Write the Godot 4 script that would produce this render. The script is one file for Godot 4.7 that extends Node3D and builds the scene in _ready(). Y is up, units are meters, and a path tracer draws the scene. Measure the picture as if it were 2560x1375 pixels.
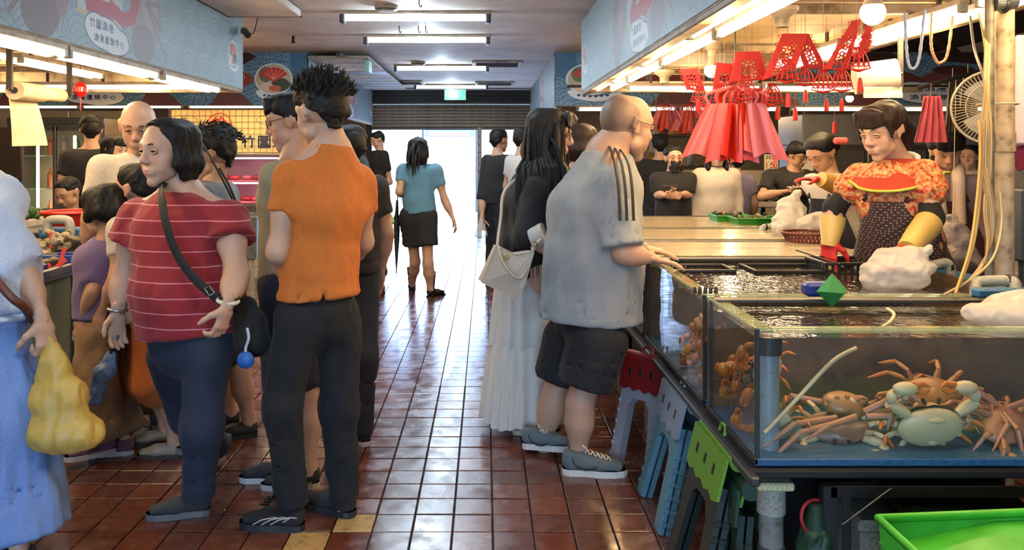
extends Node3D
# A fish market hall: a tiled aisle between two stalls, shoppers, tanks of crabs, and daylight through the shutter door.
func _ready() -> void:
	var cam := Camera3D.new()
	cam.name = "camera"
	cam.projection = Camera3D.PROJECTION_FRUSTUM
	cam.near = 0.05
	cam.far = 300.0
	cam.size = 0.05 * 1375.0 / F
	cam.frustum_offset = Vector2(1280.0 - PX, PY - 687.5) * 0.05 / F
	cam.position = Vector3(0, EYE, 0)
	add_child(cam)
	cam.current = true
	var env := Environment.new()
	var sky := Sky.new()
	var sm := ProceduralSkyMaterial.new()
	sm.sky_top_color = Color(0.5, 0.7, 1.0)
	sm.sky_horizon_color = Color(0.8, 0.9, 1.0)
	sm.ground_horizon_color = Color(0.85, 0.88, 0.9)
	sm.ground_bottom_color = Color(0.6, 0.6, 0.6)
	sm.sky_energy_multiplier = SKY
	sm.ground_energy_multiplier = SKY * 0.6
	sky.sky_material = sm
	env.background_mode = Environment.BG_SKY
	env.sky = sky
	env.tonemap_mode = Environment.TONE_MAPPER_LINEAR
	env.tonemap_exposure = EXPOSURE
	env.sdfgi_enabled = true
	env.ssao_enabled = true
	env.ssil_enabled = true
	var we := WorldEnvironment.new()
	we.name = "surroundings"
	we.environment = env
	add_child(we)
	var sun := DirectionalLight3D.new()
	sun.name = "sun"
	sun.light_energy = SUN
	sun.light_color = Color(1.0, 0.96, 0.9)
	sun.light_angular_distance = 0.6
	sun.shadow_enabled = true
	sun.rotation_degrees = Vector3(-62, 150, 0)
	add_child(sun)
	prepare()
	build_setting()
	build_lamps()
	build_canopies()
	build_everything()
const EXPOSURE := 0.93
const SKY := 4.0
const SUN := 5.0
const CEIL := 2.67
const WARM := Color(1.0, 0.83, 0.58)
const COOL := Color(0.82, 0.92, 1.0)
const L_X := -2.17     # face of the stall on the one side of the aisle
const R_X := 0.88
# helpers
const F := 2100.0          # focal length in pixels of the 2560 x 1375 frame
const PX := 1214.0         # where the aisle's lines meet
const PY := 385.0
const EYE := 1.45
var names_used := {}
var rng := RandomNumberGenerator.new()
var noise := FastNoiseLite.new()
func J(x: float, y: float, d: float) -> Vector3:
	return Vector3((x - PX) * d / F, EYE - (y - PY) * d / F, -d)
func G(x: float, y: float) -> Vector3:
	var d := F * EYE / (y - PY)
	return Vector3((x - PX) * d / F, 0.0, -d)
func numbered(called: String) -> String:
	if not names_used.has(called):
		names_used[called] = 0
		return called
	names_used[called] += 1
	return "%s_%03d" % [called, names_used[called]]
func thing(called: String, label: String, category: String, at := Vector3.ZERO, group := "", turn := 0.0) -> Node3D:
	var o := Node3D.new()
	o.name = numbered(called)
	add_child(o)
	o.position = at
	o.rotation.y = turn
	tag(o, label, category, group)
	return o
func tag(o: Node, label: String, category: String, group := "") -> void:
	o.set_meta("label", label)
	o.set_meta("category", category)
	if group != "":
		o.set_meta("group", group)
func part(called: String, mesh: Mesh, m: Material, parent: Node = null, at := Vector3.ZERO) -> MeshInstance3D:
	var o := MeshInstance3D.new()
	o.mesh = mesh
	if m:
		o.material_override = m
	o.position = at
	if parent == null or parent == self:
		o.name = numbered(called)
		add_child(o)
	else:
		o.name = called
		parent.add_child(o, true)
	return o
func single(called: String, mesh: Mesh, m: Material, label: String, category: String, at := Vector3.ZERO, group := "") -> MeshInstance3D:
	var o := part(called, mesh, m, null, at)
	tag(o, label, category, group)
	return o
func struct(called: String, mesh: Mesh, m: Material, label := "", at := Vector3.ZERO) -> MeshInstance3D:
	var o := part(called, mesh, m, null, at)
	o.set_meta("kind", "structure")
	if label != "":
		o.set_meta("label", label)
	return o
# materials
func mat(c: Color, rough := 0.7, metal := 0.0) -> StandardMaterial3D:
	var m := StandardMaterial3D.new()
	m.albedo_color = c
	m.roughness = rough
	m.metallic = metal
	m.cull_mode = BaseMaterial3D.CULL_DISABLED
	return m
func glow(c: Color, energy: float) -> StandardMaterial3D:
	var m := mat(c, 0.6)
	m.emission_enabled = true
	m.emission = c
	m.emission_energy_multiplier = energy
	return m
func pane(c: Color, alpha: float, rough := 0.03) -> StandardMaterial3D:
	var m := mat(Color(c.r, c.g, c.b, alpha), rough)
	m.transparency = BaseMaterial3D.TRANSPARENCY_ALPHA
	return m
func noise_tex(seed_: int, freq: float, ramp: Array, size := 256, octaves := 4, normal := false, strength := 4.0) -> NoiseTexture2D:
	var n := FastNoiseLite.new()
	n.seed = seed_
	n.frequency = freq
	n.fractal_octaves = octaves
	var t := NoiseTexture2D.new()
	t.width = size
	t.height = size
	t.seamless = true
	t.noise = n
	if normal:
		t.as_normal_map = true
		t.bump_strength = strength
	if ramp.size():
		var g := Gradient.new()
		g.offsets = PackedFloat32Array(ramp.map(func(r): return r[0]))
		g.colors = PackedColorArray(ramp.map(func(r): return r[1]))
		t.color_ramp = g
	return t
var cloth_tex: NoiseTexture2D
var cloth_bump: NoiseTexture2D
func cloth(c: Color, rough := 0.9, scale := 6.0) -> StandardMaterial3D:
	var m := mat(c, rough)
	m.albedo_texture = cloth_tex
	m.uv1_triplanar = true
	m.uv1_scale = Vector3(scale, scale, scale)
	m.heightmap_enabled = true
	m.heightmap_texture = cloth_bump
	m.heightmap_scale = 0.12
	m.rim_enabled = true
	m.rim = 0.25
	m.rim_tint = 0.6
	return m
func grain(c: Color, tex: Texture2D, scale: float, rough := 0.6, metal := 0.0, world := false) -> StandardMaterial3D:
	var m := mat(c, rough, metal)
	m.albedo_texture = tex
	m.uv1_triplanar = true
	m.uv1_world_triplanar = world
	m.uv1_scale = Vector3(scale, scale, scale)
	return m
# mesh builder
class MB:
	var v := PackedVector3Array()
	var n := PackedVector3Array()
	var t := PackedVector2Array()
	var ix := PackedInt32Array()
	var c := PackedColorArray()
	var col := Color.WHITE
	var colored := false
	func vert(p: Vector3, nn: Vector3, uv := Vector2.ZERO) -> int:
		v.append(p)
		n.append(nn)
		t.append(uv)
		if colored:
			c.append(col)
		return v.size() - 1
	func tri(a: Vector3, b: Vector3, d: Vector3) -> void:
		var nn := (d - a).cross(b - a)
		nn = nn.normalized() if nn.length_squared() > 1e-20 else Vector3.UP
		for p in [a, b, d]:
			ix.append(vert(p, nn))
	func quad(a: Vector3, b: Vector3, cc: Vector3, d: Vector3, ua := Vector2(0, 1), ub := Vector2(1, 1), uc := Vector2(1, 0), ud := Vector2(0, 0)) -> void:
		var nn := (b - a).cross(d - a)
		if nn.length_squared() < 1e-20:
			nn = (cc - b).cross(d - b)
		nn = nn.normalized() if nn.length_squared() > 1e-20 else Vector3.UP
		var i := vert(a, nn, ua)
		vert(b, nn, ub)
		vert(cc, nn, uc)
		vert(d, nn, ud)
		ix.append_array(PackedInt32Array([i, i + 2, i + 1, i, i + 3, i + 2]))
	func box(at: Vector3, size: Vector3, basis := Basis.IDENTITY, bev := 0.0) -> void:
		var h := size * 0.5
		if bev <= 0.0:
			for ax in 3:
				for s in [-1.0, 1.0]:
					var e := [Vector3.ZERO, Vector3.ZERO, Vector3.ZERO]
					e[0][ax] = h[ax] * s
					e[1][(ax + 1) % 3] = h[(ax + 1) % 3]
					e[2][(ax + 2) % 3] = h[(ax + 2) % 3] * s
					var o: Vector3 = e[0]
					quad(at + basis * (o - e[1] - e[2]), at + basis * (o + e[1] - e[2]), at + basis * (o + e[1] + e[2]), at + basis * (o - e[1] + e[2]))
			return
		bev = minf(bev, minf(h.x, minf(h.y, h.z)) * 0.99)
		var g := h - Vector3(bev, bev, bev)
		for ax in 3:
			var p := (ax + 1) % 3
			var q := (ax + 2) % 3
			for s in [-1.0, 1.0]:
				var o := Vector3.ZERO
				o[ax] = h[ax] * s
				var e1 := Vector3.ZERO
				e1[p] = g[p]
				var e2 := Vector3.ZERO
				e2[q] = g[q] * s
				quad(at + basis * (o - e1 - e2), at + basis * (o + e1 - e2), at + basis * (o + e1 + e2), at + basis * (o - e1 + e2))
			for s1 in [-1.0, 1.0]:
				for s2 in [-1.0, 1.0]:
					var a1 := Vector3.ZERO
					a1[p] = h[p] * s1
					a1[q] = g[q] * s2
					var a2 := Vector3.ZERO
					a2[p] = g[p] * s1
					a2[q] = h[q] * s2
					var e := Vector3.ZERO
					e[ax] = g[ax] * s1 * s2
					quad(at + basis * (a1 - e), at + basis * (a2 - e), at + basis * (a2 + e), at + basis * (a1 + e))
		for sx in [-1.0, 1.0]:
			for sy in [-1.0, 1.0]:
				for sz in [-1.0, 1.0]:
					var a := Vector3(h.x * sx, g.y * sy, g.z * sz)
					var b := Vector3(g.x * sx, h.y * sy, g.z * sz)
					var d := Vector3(g.x * sx, g.y * sy, h.z * sz)
					if sx * sy * sz > 0:
						tri(at + basis * a, at + basis * d, at + basis * b)
					else:
						tri(at + basis * a, at + basis * b, at + basis * d)
	func tube(pts: Array, r, sides := 8, caps := true, flat := 1.0, side := Vector3.ZERO) -> void:
		var m := pts.size()
		var prev := Vector3.ZERO
		var rings := []
		var total := 0.0
		for i in m:
			var d: Vector3 = (pts[mini(i + 1, m - 1)] - pts[maxi(i - 1, 0)])
			d = d.normalized() if d.length_squared() > 1e-14 else Vector3.UP
			var x: Vector3
			if side != Vector3.ZERO:
				x = side - d * side.dot(d)
			elif prev == Vector3.ZERO:
				x = Vector3.UP.cross(d) if absf(d.y) < 0.9 else Vector3.RIGHT.cross(d)
			else:
				x = prev - d * prev.dot(d)
			x = x.normalized() if x.length_squared() > 1e-12 else Vector3.RIGHT
			prev = x
			var y := d.cross(x)
			var rr: float = r[mini(i, r.size() - 1)] if r is Array or r is PackedFloat32Array else r
			if i > 0:
				total += pts[i].distance_to(pts[i - 1])
			var first := v.size()
			for k in sides + 1:
				var a := TAU * k / sides
				vert(pts[i] + x * (cos(a) * rr * flat) + y * (sin(a) * rr), (x * (cos(a) / flat) + y * sin(a)).normalized(), Vector2(float(k) / sides, total))
			rings.append(first)
		for i in m - 1:
			for k in sides:
				var a: int = rings[i] + k
				var b: int = rings[i + 1] + k
				ix.append_array(PackedInt32Array([a, b + 1, a + 1, a, b, b + 1]))
		if caps:
			for e in [0, m - 1]:
				var q: int = e
				var dd: Vector3 = (pts[0] - pts[1]) if q == 0 else (pts[m - 1] - pts[m - 2])
				dd = dd.normalized()
				var ci := vert(pts[q], dd)
				var f := v.size()
				for k in sides + 1:
					vert(v[rings[q] + k], dd)
				for k in sides:
					if q == 0:
						ix.append_array(PackedInt32Array([ci, f + k, f + k + 1]))
					else:
						ix.append_array(PackedInt32Array([ci, f + k + 1, f + k]))
	func lathe(prof: Array, tr := Transform3D(), seg := 20, sx := 1.0, sz := 1.0) -> void:
		var m := prof.size()
		for i in m - 1:
			var p: Vector2 = prof[i]
			var q: Vector2 = prof[i + 1]
			var e := q - p
			if e.length() < 1e-7:
				continue
			var nn := Vector2(e.y, -e.x).normalized()
			var f := v.size()
			for k in seg + 1:
				var a := TAU * k / seg
				var d := Vector3(cos(a) * sx, 0, sin(a) * sz)
				var nd := Vector3(cos(a) * nn.x / sx, nn.y, sin(a) * nn.x / sz).normalized()
				vert(tr * (d * p.x + Vector3(0, p.y, 0)), tr.basis * nd, Vector2(float(k) / seg, float(i) / m))
				vert(tr * (d * q.x + Vector3(0, q.y, 0)), tr.basis * nd, Vector2(float(k) / seg, float(i + 1) / m))
			for k in seg:
				var a := f + k * 2
				ix.append_array(PackedInt32Array([a, a + 2, a + 1, a + 1, a + 2, a + 3]))
	func ball(at: Vector3, r: Vector3, seg := 12, basis := Basis.IDENTITY, rows := 0) -> void:
		var rw := rows if rows > 0 else maxi(4, seg / 2)
		var f := v.size()
		for j in rw + 1:
			var th := PI * j / rw
			for k in seg + 1:
				var a := TAU * k / seg
				var d := Vector3(sin(th) * cos(a), cos(th), sin(th) * sin(a))
				vert(at + basis * (d * r), (basis * (d / r)).normalized(), Vector2(float(k) / seg, float(j) / rw))
		for j in rw:
			for k in seg:
				var a := f + j * (seg + 1) + k
				var b := a + seg + 1
				ix.append_array(PackedInt32Array([a, b, a + 1, a + 1, b, b + 1]))
	func grid(rows: Array, uvs := true) -> void:
		var m := rows.size()
		var w: int = rows[0].size()
		var f := v.size()
		for j in m:
			for i in w:
				var dx: Vector3 = rows[j][mini(i + 1, w - 1)] - rows[j][maxi(i - 1, 0)]
				var dy: Vector3 = rows[mini(j + 1, m - 1)][i] - rows[maxi(j - 1, 0)][i]
				var nn := dx.cross(dy)
				vert(rows[j][i], nn.normalized() if nn.length_squared() > 1e-20 else Vector3.UP, Vector2(float(i) / (w - 1), float(j) / (m - 1)) if uvs else Vector2.ZERO)
		for j in m - 1:
			for i in w - 1:
				var a := f + j * w + i
				var b := a + w
				ix.append_array(PackedInt32Array([a, b, a + 1, a + 1, b, b + 1]))
	func prism(poly: PackedVector2Array, z0: float, z1: float, tr := Transform3D()) -> void:
		var p := poly
		if not Geometry2D.is_polygon_clockwise(p):
			p = p.duplicate()
			p.reverse()
		var idx := Geometry2D.triangulate_polygon(p)
		var nf := tr.basis * Vector3(0, 0, 1)
		var f := v.size()
		for q in p:
			vert(tr * Vector3(q.x, q.y, z1), nf, q)
		var b := v.size()
		for q in p:
			vert(tr * Vector3(q.x, q.y, z0), -nf, q)
		for i in range(0, idx.size(), 3):
			var a2: Vector2 = p[idx[i]]
			var b2: Vector2 = p[idx[i + 1]]
			var c2: Vector2 = p[idx[i + 2]]
			var cw := (b2 - a2).cross(c2 - a2) < 0.0
			var o := [idx[i], idx[i + 1], idx[i + 2]] if cw else [idx[i], idx[i + 2], idx[i + 1]]
			ix.append_array(PackedInt32Array([f + o[0], f + o[1], f + o[2], b + o[0], b + o[2], b + o[1]]))
		for i in p.size():
			var u := p[i]
			var w := p[(i + 1) % p.size()]
			quad(tr * Vector3(w.x, w.y, z0), tr * Vector3(u.x, u.y, z0), tr * Vector3(u.x, u.y, z1), tr * Vector3(w.x, w.y, z1))
	func done() -> ArrayMesh:
		var a := []
		a.resize(Mesh.ARRAY_MAX)
		a[Mesh.ARRAY_VERTEX] = v
		a[Mesh.ARRAY_NORMAL] = n
		a[Mesh.ARRAY_TEX_UV] = t
		if colored:
			a[Mesh.ARRAY_COLOR] = c
		a[Mesh.ARRAY_INDEX] = ix
		var m := ArrayMesh.new()
		m.add_surface_from_arrays(Mesh.PRIMITIVE_TRIANGLES, a)
		return m
func m_box(size: Vector3, bev := 0.004, at := Vector3.ZERO, basis := Basis.IDENTITY) -> ArrayMesh:
	var b := MB.new()
	b.box(at, size, basis, bev)
	return b.done()
func m_tube(pts: Array, r, sides := 8) -> ArrayMesh:
	var b := MB.new()
	b.tube(pts, r, sides)
	return b.done()
func m_lathe(prof: Array, seg := 20, tr := Transform3D()) -> ArrayMesh:
	var b := MB.new()
	b.lathe(prof, tr, seg)
	return b.done()
func smooth_path(p: Array, per := 6) -> Array:
	var out := []
	for i in p.size() - 1:
		var a: Vector3 = p[maxi(i - 1, 0)]
		var d: Vector3 = p[mini(i + 2, p.size() - 1)]
		for k in per:
			out.append((p[i] as Vector3).cubic_interpolate(p[i + 1], a, d, float(k) / per))
	out.append(p[p.size() - 1])
	return out
# soft bodies: tapered ellipse bones joined by a smooth minimum
func bone(a: Vector3, b: Vector3, ra: Vector2, rb: Vector2, u := Vector3.RIGHT, flat := 0, weight := 1.0) -> Array:
	return [a, b, u, ra.x, ra.y, rb.x, rb.y, flat, weight]
func chain(list: Array, pts: Array, radii: Array, u := Vector3.RIGHT, flat := 0) -> void:
	for i in pts.size() - 1:
		var f := 0
		if i == 0 and flat & 1:
			f |= 1
		if i == pts.size() - 2 and flat & 2:
			f |= 2
		var ra = radii[i]
		var rb = radii[i + 1]
		list.append(bone(pts[i], pts[i + 1], ra if ra is Vector2 else Vector2(ra, ra), rb if rb is Vector2 else Vector2(rb, rb), u, f))
func blob(list: Array, at: Vector3, r: float, weight := 1.0) -> void:
	list.append(bone(at - Vector3(0, 0.001, 0), at + Vector3(0, 0.001, 0), Vector2(r, r), Vector2(r, r), Vector3.RIGHT, 0, weight))
var jobs := []
var job_out := []
func soft(list: Array, cell: float, k: float, org := Vector3.ZERO, opts := {}) -> ArrayMesh:
	var into: ArrayMesh = opts.get("into", null)
	if into == null:
		into = ArrayMesh.new()
	jobs.append([list, cell, k, org, opts, into])
	return into
func run_jobs() -> void:
	job_out.resize(jobs.size())
	var g := WorkerThreadPool.add_group_task(run_job, jobs.size(), -1, true)
	WorkerThreadPool.wait_for_group_task_completion(g)
	for i in jobs.size():
		var ar: Array = job_out[i]
		if ar.size():
			(jobs[i][5] as ArrayMesh).add_surface_from_arrays(Mesh.PRIMITIVE_TRIANGLES, ar)
	jobs.clear()
	job_out.clear()
func run_job(i: int) -> void:
	var q: Array = jobs[i]
	job_out[i] = soft_arrays(q[0], q[1], q[2], q[3], q[4])
func soft_arrays(list: Array, cell: float, k: float, org: Vector3, opts: Dictionary) -> Array:
	var margin := cell * 2.2
	var lo := Vector3(1e9, 1e9, 1e9)
	var hi := -lo
	for q in list:
		if q[8] < 0.0:
			continue
		var rm: float = maxf(maxf(q[3], q[4]), maxf(q[5], q[6])) + margin
		lo = lo.min((q[0] as Vector3).min(q[1]) - Vector3(rm, rm, rm))
		hi = hi.max((q[0] as Vector3).max(q[1]) + Vector3(rm, rm, rm))
	lo -= Vector3(cell, cell, cell) * 2.0
	var nx := int((hi.x - lo.x) / cell) + 4
	var ny := int((hi.y - lo.y) / cell) + 4
	var nz := int((hi.z - lo.z) / cell) + 4
	var sy := nx
	var sz := nx * ny
	var f := PackedFloat32Array()
	f.resize(nx * ny * nz)
	var touched := PackedInt32Array()
	var clips: Array = opts.get("clips", [])
	for q in list:
		var a: Vector3 = q[0]
		var b: Vector3 = q[1]
		var ab := b - a
		var ln := maxf(ab.length(), 1e-6)
		var ax := ab / ln
		var u: Vector3 = q[2]
		u = u - ax * u.dot(ax)
		if u.length_squared() < 1e-6:
			u = Vector3.UP.cross(ax) if absf(ax.y) < 0.9 else Vector3.RIGHT.cross(ax)
		u = u.normalized()
		var w := ax.cross(u)
		var r1: float = q[3]
		var r2: float = q[4]
		var d1: float = q[5] - r1
		var d2: float = q[6] - r2
		var flat: int = q[7]
		var wt: float = q[8]
		var rm := maxf(maxf(q[3], q[4]), maxf(q[5], q[6])) + margin
		var plo := ((a.min(b) - Vector3(rm, rm, rm) - lo) / cell).floor()
		var phi := ((a.max(b) + Vector3(rm, rm, rm) - lo) / cell).ceil()
		var i0 := maxi(1, int(plo.x))
		var i1 := mini(nx - 2, int(phi.x))
		var j0 := maxi(1, int(plo.y))
		var j1 := mini(ny - 2, int(phi.y))
		var k0 := maxi(1, int(plo.z))
		var k1 := mini(nz - 2, int(phi.z))
		var fa := flat & 1
		var fb := flat & 2
		for kk in range(k0, k1 + 1):
			for jj in range(j0, j1 + 1):
				var p := lo + Vector3(i0, jj, kk) * cell - a
				var at := jj * sy + kk * sz
				for ii in range(i0, i1 + 1):
					var y := p.dot(ax)
					var x := p.dot(u)
					var z := p.dot(w)
					p.x += cell
					var tt := clampf(y / ln, 0.0, 1.0)
					var ru := r1 + d1 * tt
					var rw := r2 + d2 * tt
					var m := minf(ru, rw)
					var e := y - tt * ln
					var d: float
					if (e < 0.0 and fa) or (e > 0.0 and fb):
						d = maxf((sqrt(x * x / (ru * ru) + z * z / (rw * rw)) - 1.0) * m, absf(e))
					else:
						d = (sqrt(x * x / (ru * ru) + z * z / (rw * rw) + e * e / (m * m)) - 1.0) * m
						if (fa and y < margin):
							d = maxf(d, -y)
						if (fb and y > ln - margin):
							d = maxf(d, y - ln)
					if d < margin:
						var id := at + ii
						if f[id] == 0.0:
							touched.append(id)
						f[id] += wt * exp(clampf(-d / k, -30.0, 30.0))
	if clips.size():
		for id in touched:
			var kz := id / sz
			var p := lo + Vector3((id % sz) % sy, (id % sz) / sy, kz) * cell
			for cp in clips:
				var d: float = (p - cp[0]).dot(cp[1])
				if d > -margin:
					f[id] = minf(f[id], exp(clampf(-d / k, -30.0, 30.0)))
	var offs := PackedInt32Array([0, 1, sy, sy + 1, sz, sz + 1, sz + sy, sz + sy + 1])
	var vid := {}
	var vs := PackedVector3Array()
	var ns := PackedVector3Array()
	var cells := PackedInt32Array()
	var val := PackedFloat32Array()
	val.resize(8)
	var far := margin
	for id in touched:
		var c0 := f[id] > 1.0
		var s1 := f[id + 1] > 1.0
		var s2 := f[id + sy] > 1.0
		var s3 := f[id + sy + 1] > 1.0
		var s4 := f[id + sz] > 1.0
		var s5 := f[id + sz + 1] > 1.0
		var s6 := f[id + sz + sy] > 1.0
		var s7 := f[id + sz + sy + 1] > 1.0
		if c0 == s1 and c0 == s2 and c0 == s3 and c0 == s4 and c0 == s5 and c0 == s6 and c0 == s7:
			continue
		for o in 8:
			var g := f[id + offs[o]]
			val[o] = -k * log(g) if g > 1e-9 else far
			val[o] = clampf(val[o], -far, far)
		var acc := Vector3.ZERO
		var cnt := 0
		for o in 8:
			for bit in [1, 2, 4]:
				if o & bit == 0:
					var va := val[o]
					var vb := val[o | bit]
					if (va < 0.0) != (vb < 0.0):
						var tt := va / (va - vb)
						var q := Vector3(o & 1, (o >> 1) & 1, (o >> 2) & 1)
						if bit == 1:
							q.x = tt
						elif bit == 2:
							q.y = tt
						else:
							q.z = tt
						acc += q
						cnt += 1
		if cnt == 0:
			continue
		acc /= cnt
		var kz := id / sz
		vid[id] = vs.size()
		cells.append(id)
		vs.append(lo + (Vector3((id % sz) % sy, (id % sz) / sy, kz) + acc) * cell - org)
		ns.append(Vector3(val[1] + val[3] + val[5] + val[7] - val[0] - val[2] - val[4] - val[6], val[2] + val[3] + val[6] + val[7] - val[0] - val[1] - val[4] - val[5], val[4] + val[5] + val[6] + val[7] - val[0] - val[1] - val[2] - val[3]).normalized())
	var ix := PackedInt32Array()
	for id in cells:
		var ins := f[id] > 1.0
		for ax in 3:
			var st: int = [1, sy, sz][ax]
			if (f[id + st] > 1.0) != ins:
				var o1: int = [sy, sz, 1][ax]
				var o2: int = [sz, 1, sy][ax]
				var a: int = vid.get(id, -1)
				var b: int = vid.get(id - o1, -1)
				var c: int = vid.get(id - o1 - o2, -1)
				var d: int = vid.get(id - o2, -1)
				if a < 0 or b < 0 or c < 0 or d < 0:
					continue
				if ins:
					ix.append_array(PackedInt32Array([a, b, c, a, c, d]))
				else:
					ix.append_array(PackedInt32Array([a, c, b, a, d, c]))
	var fold: float = opts.get("fold", 0.0)
	if fold > 0.0:
		var fs: Vector3 = opts.get("fold_scale", Vector3(1.5, 0.6, 1.5))
		for i in vs.size():
			var nv := noise.get_noise_3dv((vs[i] + org) * fs * 80.0)
			vs[i] += ns[i] * Vector3(1, 0.35, 1) * ((0.3 - absf(nv)) * 2.0 * fold if opts.get("crease", false) else nv * fold)
	var uv := PackedVector2Array()
	uv.resize(vs.size())
	for i in vs.size():
		uv[i] = Vector2(vs[i].x, vs[i].y)
	var fn := PackedVector3Array()
	fn.resize(vs.size())
	for i in range(0, ix.size(), 3):
		var a := ix[i]
		var b := ix[i + 1]
		var c := ix[i + 2]
		var nn := (vs[c] - vs[a]).cross(vs[b] - vs[a])
		fn[a] += nn
		fn[b] += nn
		fn[c] += nn
	for i in fn.size():
		fn[i] = fn[i].normalized() if fn[i].length_squared() > 1e-24 else ns[i]
	var ar := []
	ar.resize(Mesh.ARRAY_MAX)
	ar[Mesh.ARRAY_VERTEX] = vs
	ar[Mesh.ARRAY_NORMAL] = fn
	ar[Mesh.ARRAY_TEX_UV] = uv
	ar[Mesh.ARRAY_INDEX] = ix
	var paints: Array = opts.get("paints", [])
	if opts.has("color"):
		var cs := PackedColorArray()
		cs.resize(vs.size())
		cs.fill(opts.color)
		for pt in paints:
			var cen: Vector3 = pt[0] - org
			var rad: Vector3 = pt[1]
			var bs: Basis = pt[3].inverse() if pt.size() > 3 else Basis.IDENTITY
			for i in vs.size():
				var q: Vector3 = (bs * (vs[i] - cen)) / rad
				var l := q.length()
				if l < 1.0:
					cs[i] = cs[i].lerp(pt[2], clampf((1.0 - l) * 4.0, 0.0, 1.0))
		ar[Mesh.ARRAY_COLOR] = cs
	return ar if vs.size() and ix.size() else []
# print: painting banners and signs into images
const GLYPH := {
	"竹": [[2.5,0.5,0.8,3], [1.5,2.6,4.6,2.6], [2.8,2.6,2.8,9.5], [6.8,0.5,5.2,3], [6,2.6,9.5,2.6], [7.8,2.6,7.8,9.2,6.8,8.6]],
	"圍": [[1,0.8,9,0.8,9,9.4,1,9.4,1,0.8], [2.5,2.2,7.4,2.2], [5,1.4,5,3.4], [2.2,3.4,7.8,3.4], [3.2,4.4,6.8,4.4,6.8,5.8,3.2,5.8,3.2,4.4], [2.4,6.9,7.6,6.9], [5,5.8,5,9], [2.4,8.1,7.8,8.1]],
	"漁": [[0.6,1,1.8,2], [0.3,3.6,1.5,4.6], [0.4,9,1.9,6.2], [5,0.4,3.2,2.4], [4.6,1.2,7.6,1.2,6.6,2.4], [3.6,2.6,8.8,2.6,8.8,6.4,3.6,6.4,3.6,2.6], [6.2,2.6,6.2,6.4], [3.6,4.5,8.8,4.5], [3.2,7.6,2.8,9], [5,7.6,5.2,9], [6.8,7.6,7.1,9], [8.6,7.4,9.4,9]],
	"港": [[0.6,1,1.8,2], [0.3,3.6,1.5,4.6], [0.4,9,1.9,6.2], [3,2.2,9,2.2], [4.6,0.8,4.6,4], [7.2,0.8,7.2,4], [2.6,4,9.6,4], [4.6,4.2,2.8,6.4], [7.2,4.2,9.4,6.2], [4.4,5.4,7.4,5.4,7.4,7,4.4,7], [4.4,5.4,4.4,9.2,8.6,9.2,8.8,7.8]],
	"貨": [[3.2,0.4,1.2,2.6], [2.2,1.8,2.2,3.8], [7.8,0.6,5,2], [5,0.4,5,3.2,8.6,3.2,8.8,2.4], [2.6,4.2,7.6,4.2,7.6,8,2.6,8,2.6,4.2], [2.6,5.5,7.6,5.5], [2.6,6.7,7.6,6.7], [4,8.2,1.6,9.6], [6.2,8.2,8.6,9.6]],
	"直": [[1.4,1.6,8.6,1.6], [5,0.4,5,2.8], [2.8,2.8,7.4,2.8,7.4,8,2.8,8,2.8,2.8], [2.8,4.1,7.4,4.1], [2.8,5.4,7.4,5.4], [2.8,6.7,7.4,6.7], [1.2,3,1.2,9.2,9.2,9.2]],
	"銷": [[2.2,0.4,0.4,3], [2.2,0.4,4.2,2.6], [1.2,3.2,3.4,3.2], [0.6,5,4,5], [2.2,3.2,2.2,8.6], [0.4,8.8,4.2,8.2], [7,0.4,7,3.2], [5.2,1,5.8,2.4], [8.8,1,8.2,2.4], [5.2,9.4,5.2,3.4,8.8,3.4,8.8,9.4,8,9], [5.2,5.2,8.8,5.2], [5.2,7,8.8,7]],
	"中": [[1.6,2.6,8.4,2.6,8.4,6.4,1.6,6.4,1.6,2.6], [5,0.4,5,9.6]],
	"心": [[1.4,4.6,0.8,7.4], [3.2,3.4,3.4,8,4.4,9,7.6,9,7.8,7.2], [5,2.2,6,4.2], [8,3.6,9.2,6]],
	"徐": [[2.6,0.4,0.6,2.8], [2.8,2.8,0.6,5.6], [1.9,4.6,1.9,9.6], [6,0.4,3.2,4], [6,0.4,9.4,4], [4.6,3.6,7.8,3.6], [3.6,5.4,9,5.4], [6.2,3.6,6.2,9.4,5.4,8.8], [4.6,6.6,3.4,8.6], [7.8,6.6,9.2,8.4]],
	"塔": [[0.4,3.4,3.4,3.4], [1.9,1,1.9,7.6], [0.2,8,3.6,7.2], [3.8,2,9.6,2], [5.4,0.8,5.4,3], [8,0.8,8,3], [6.7,3,4,5.6], [6.7,3,9.6,5.4], [5.4,5.6,8.2,5.6], [5,7,8.6,7,8.6,9.4,5,9.4,5,7]],
	"鮮": [[2.6,0.4,1,2.6], [2.2,1.2,4,1.2,3.4,2.6], [1,2.6,4.4,2.6,4.4,6.4,1,6.4,1,2.6], [2.7,2.6,2.7,6.4], [1,4.5,4.4,4.5], [0.8,7.6,0.5,9], [2,7.6,2.2,9], [3.2,7.6,3.4,9], [4.4,7.4,4.9,9], [6.2,0.6,6.8,2.2], [8.8,0.6,8.2,2.2], [5.6,2.8,9.4,2.8], [5.8,5,9.2,5], [5.2,7,9.8,7], [7.5,2.8,7.5,9.6]],
	"2": [[2,2.6,3,1,5,0.5,7,1,8,2.8,7,4.8,2,9.3,8.4,9.3]],
	"5": [[8,0.8,3,0.8,2.4,4.4,5,3.8,7.4,4.6,8.2,6.6,7.2,8.8,4.8,9.6,1.9,8.6]],
}
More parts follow.
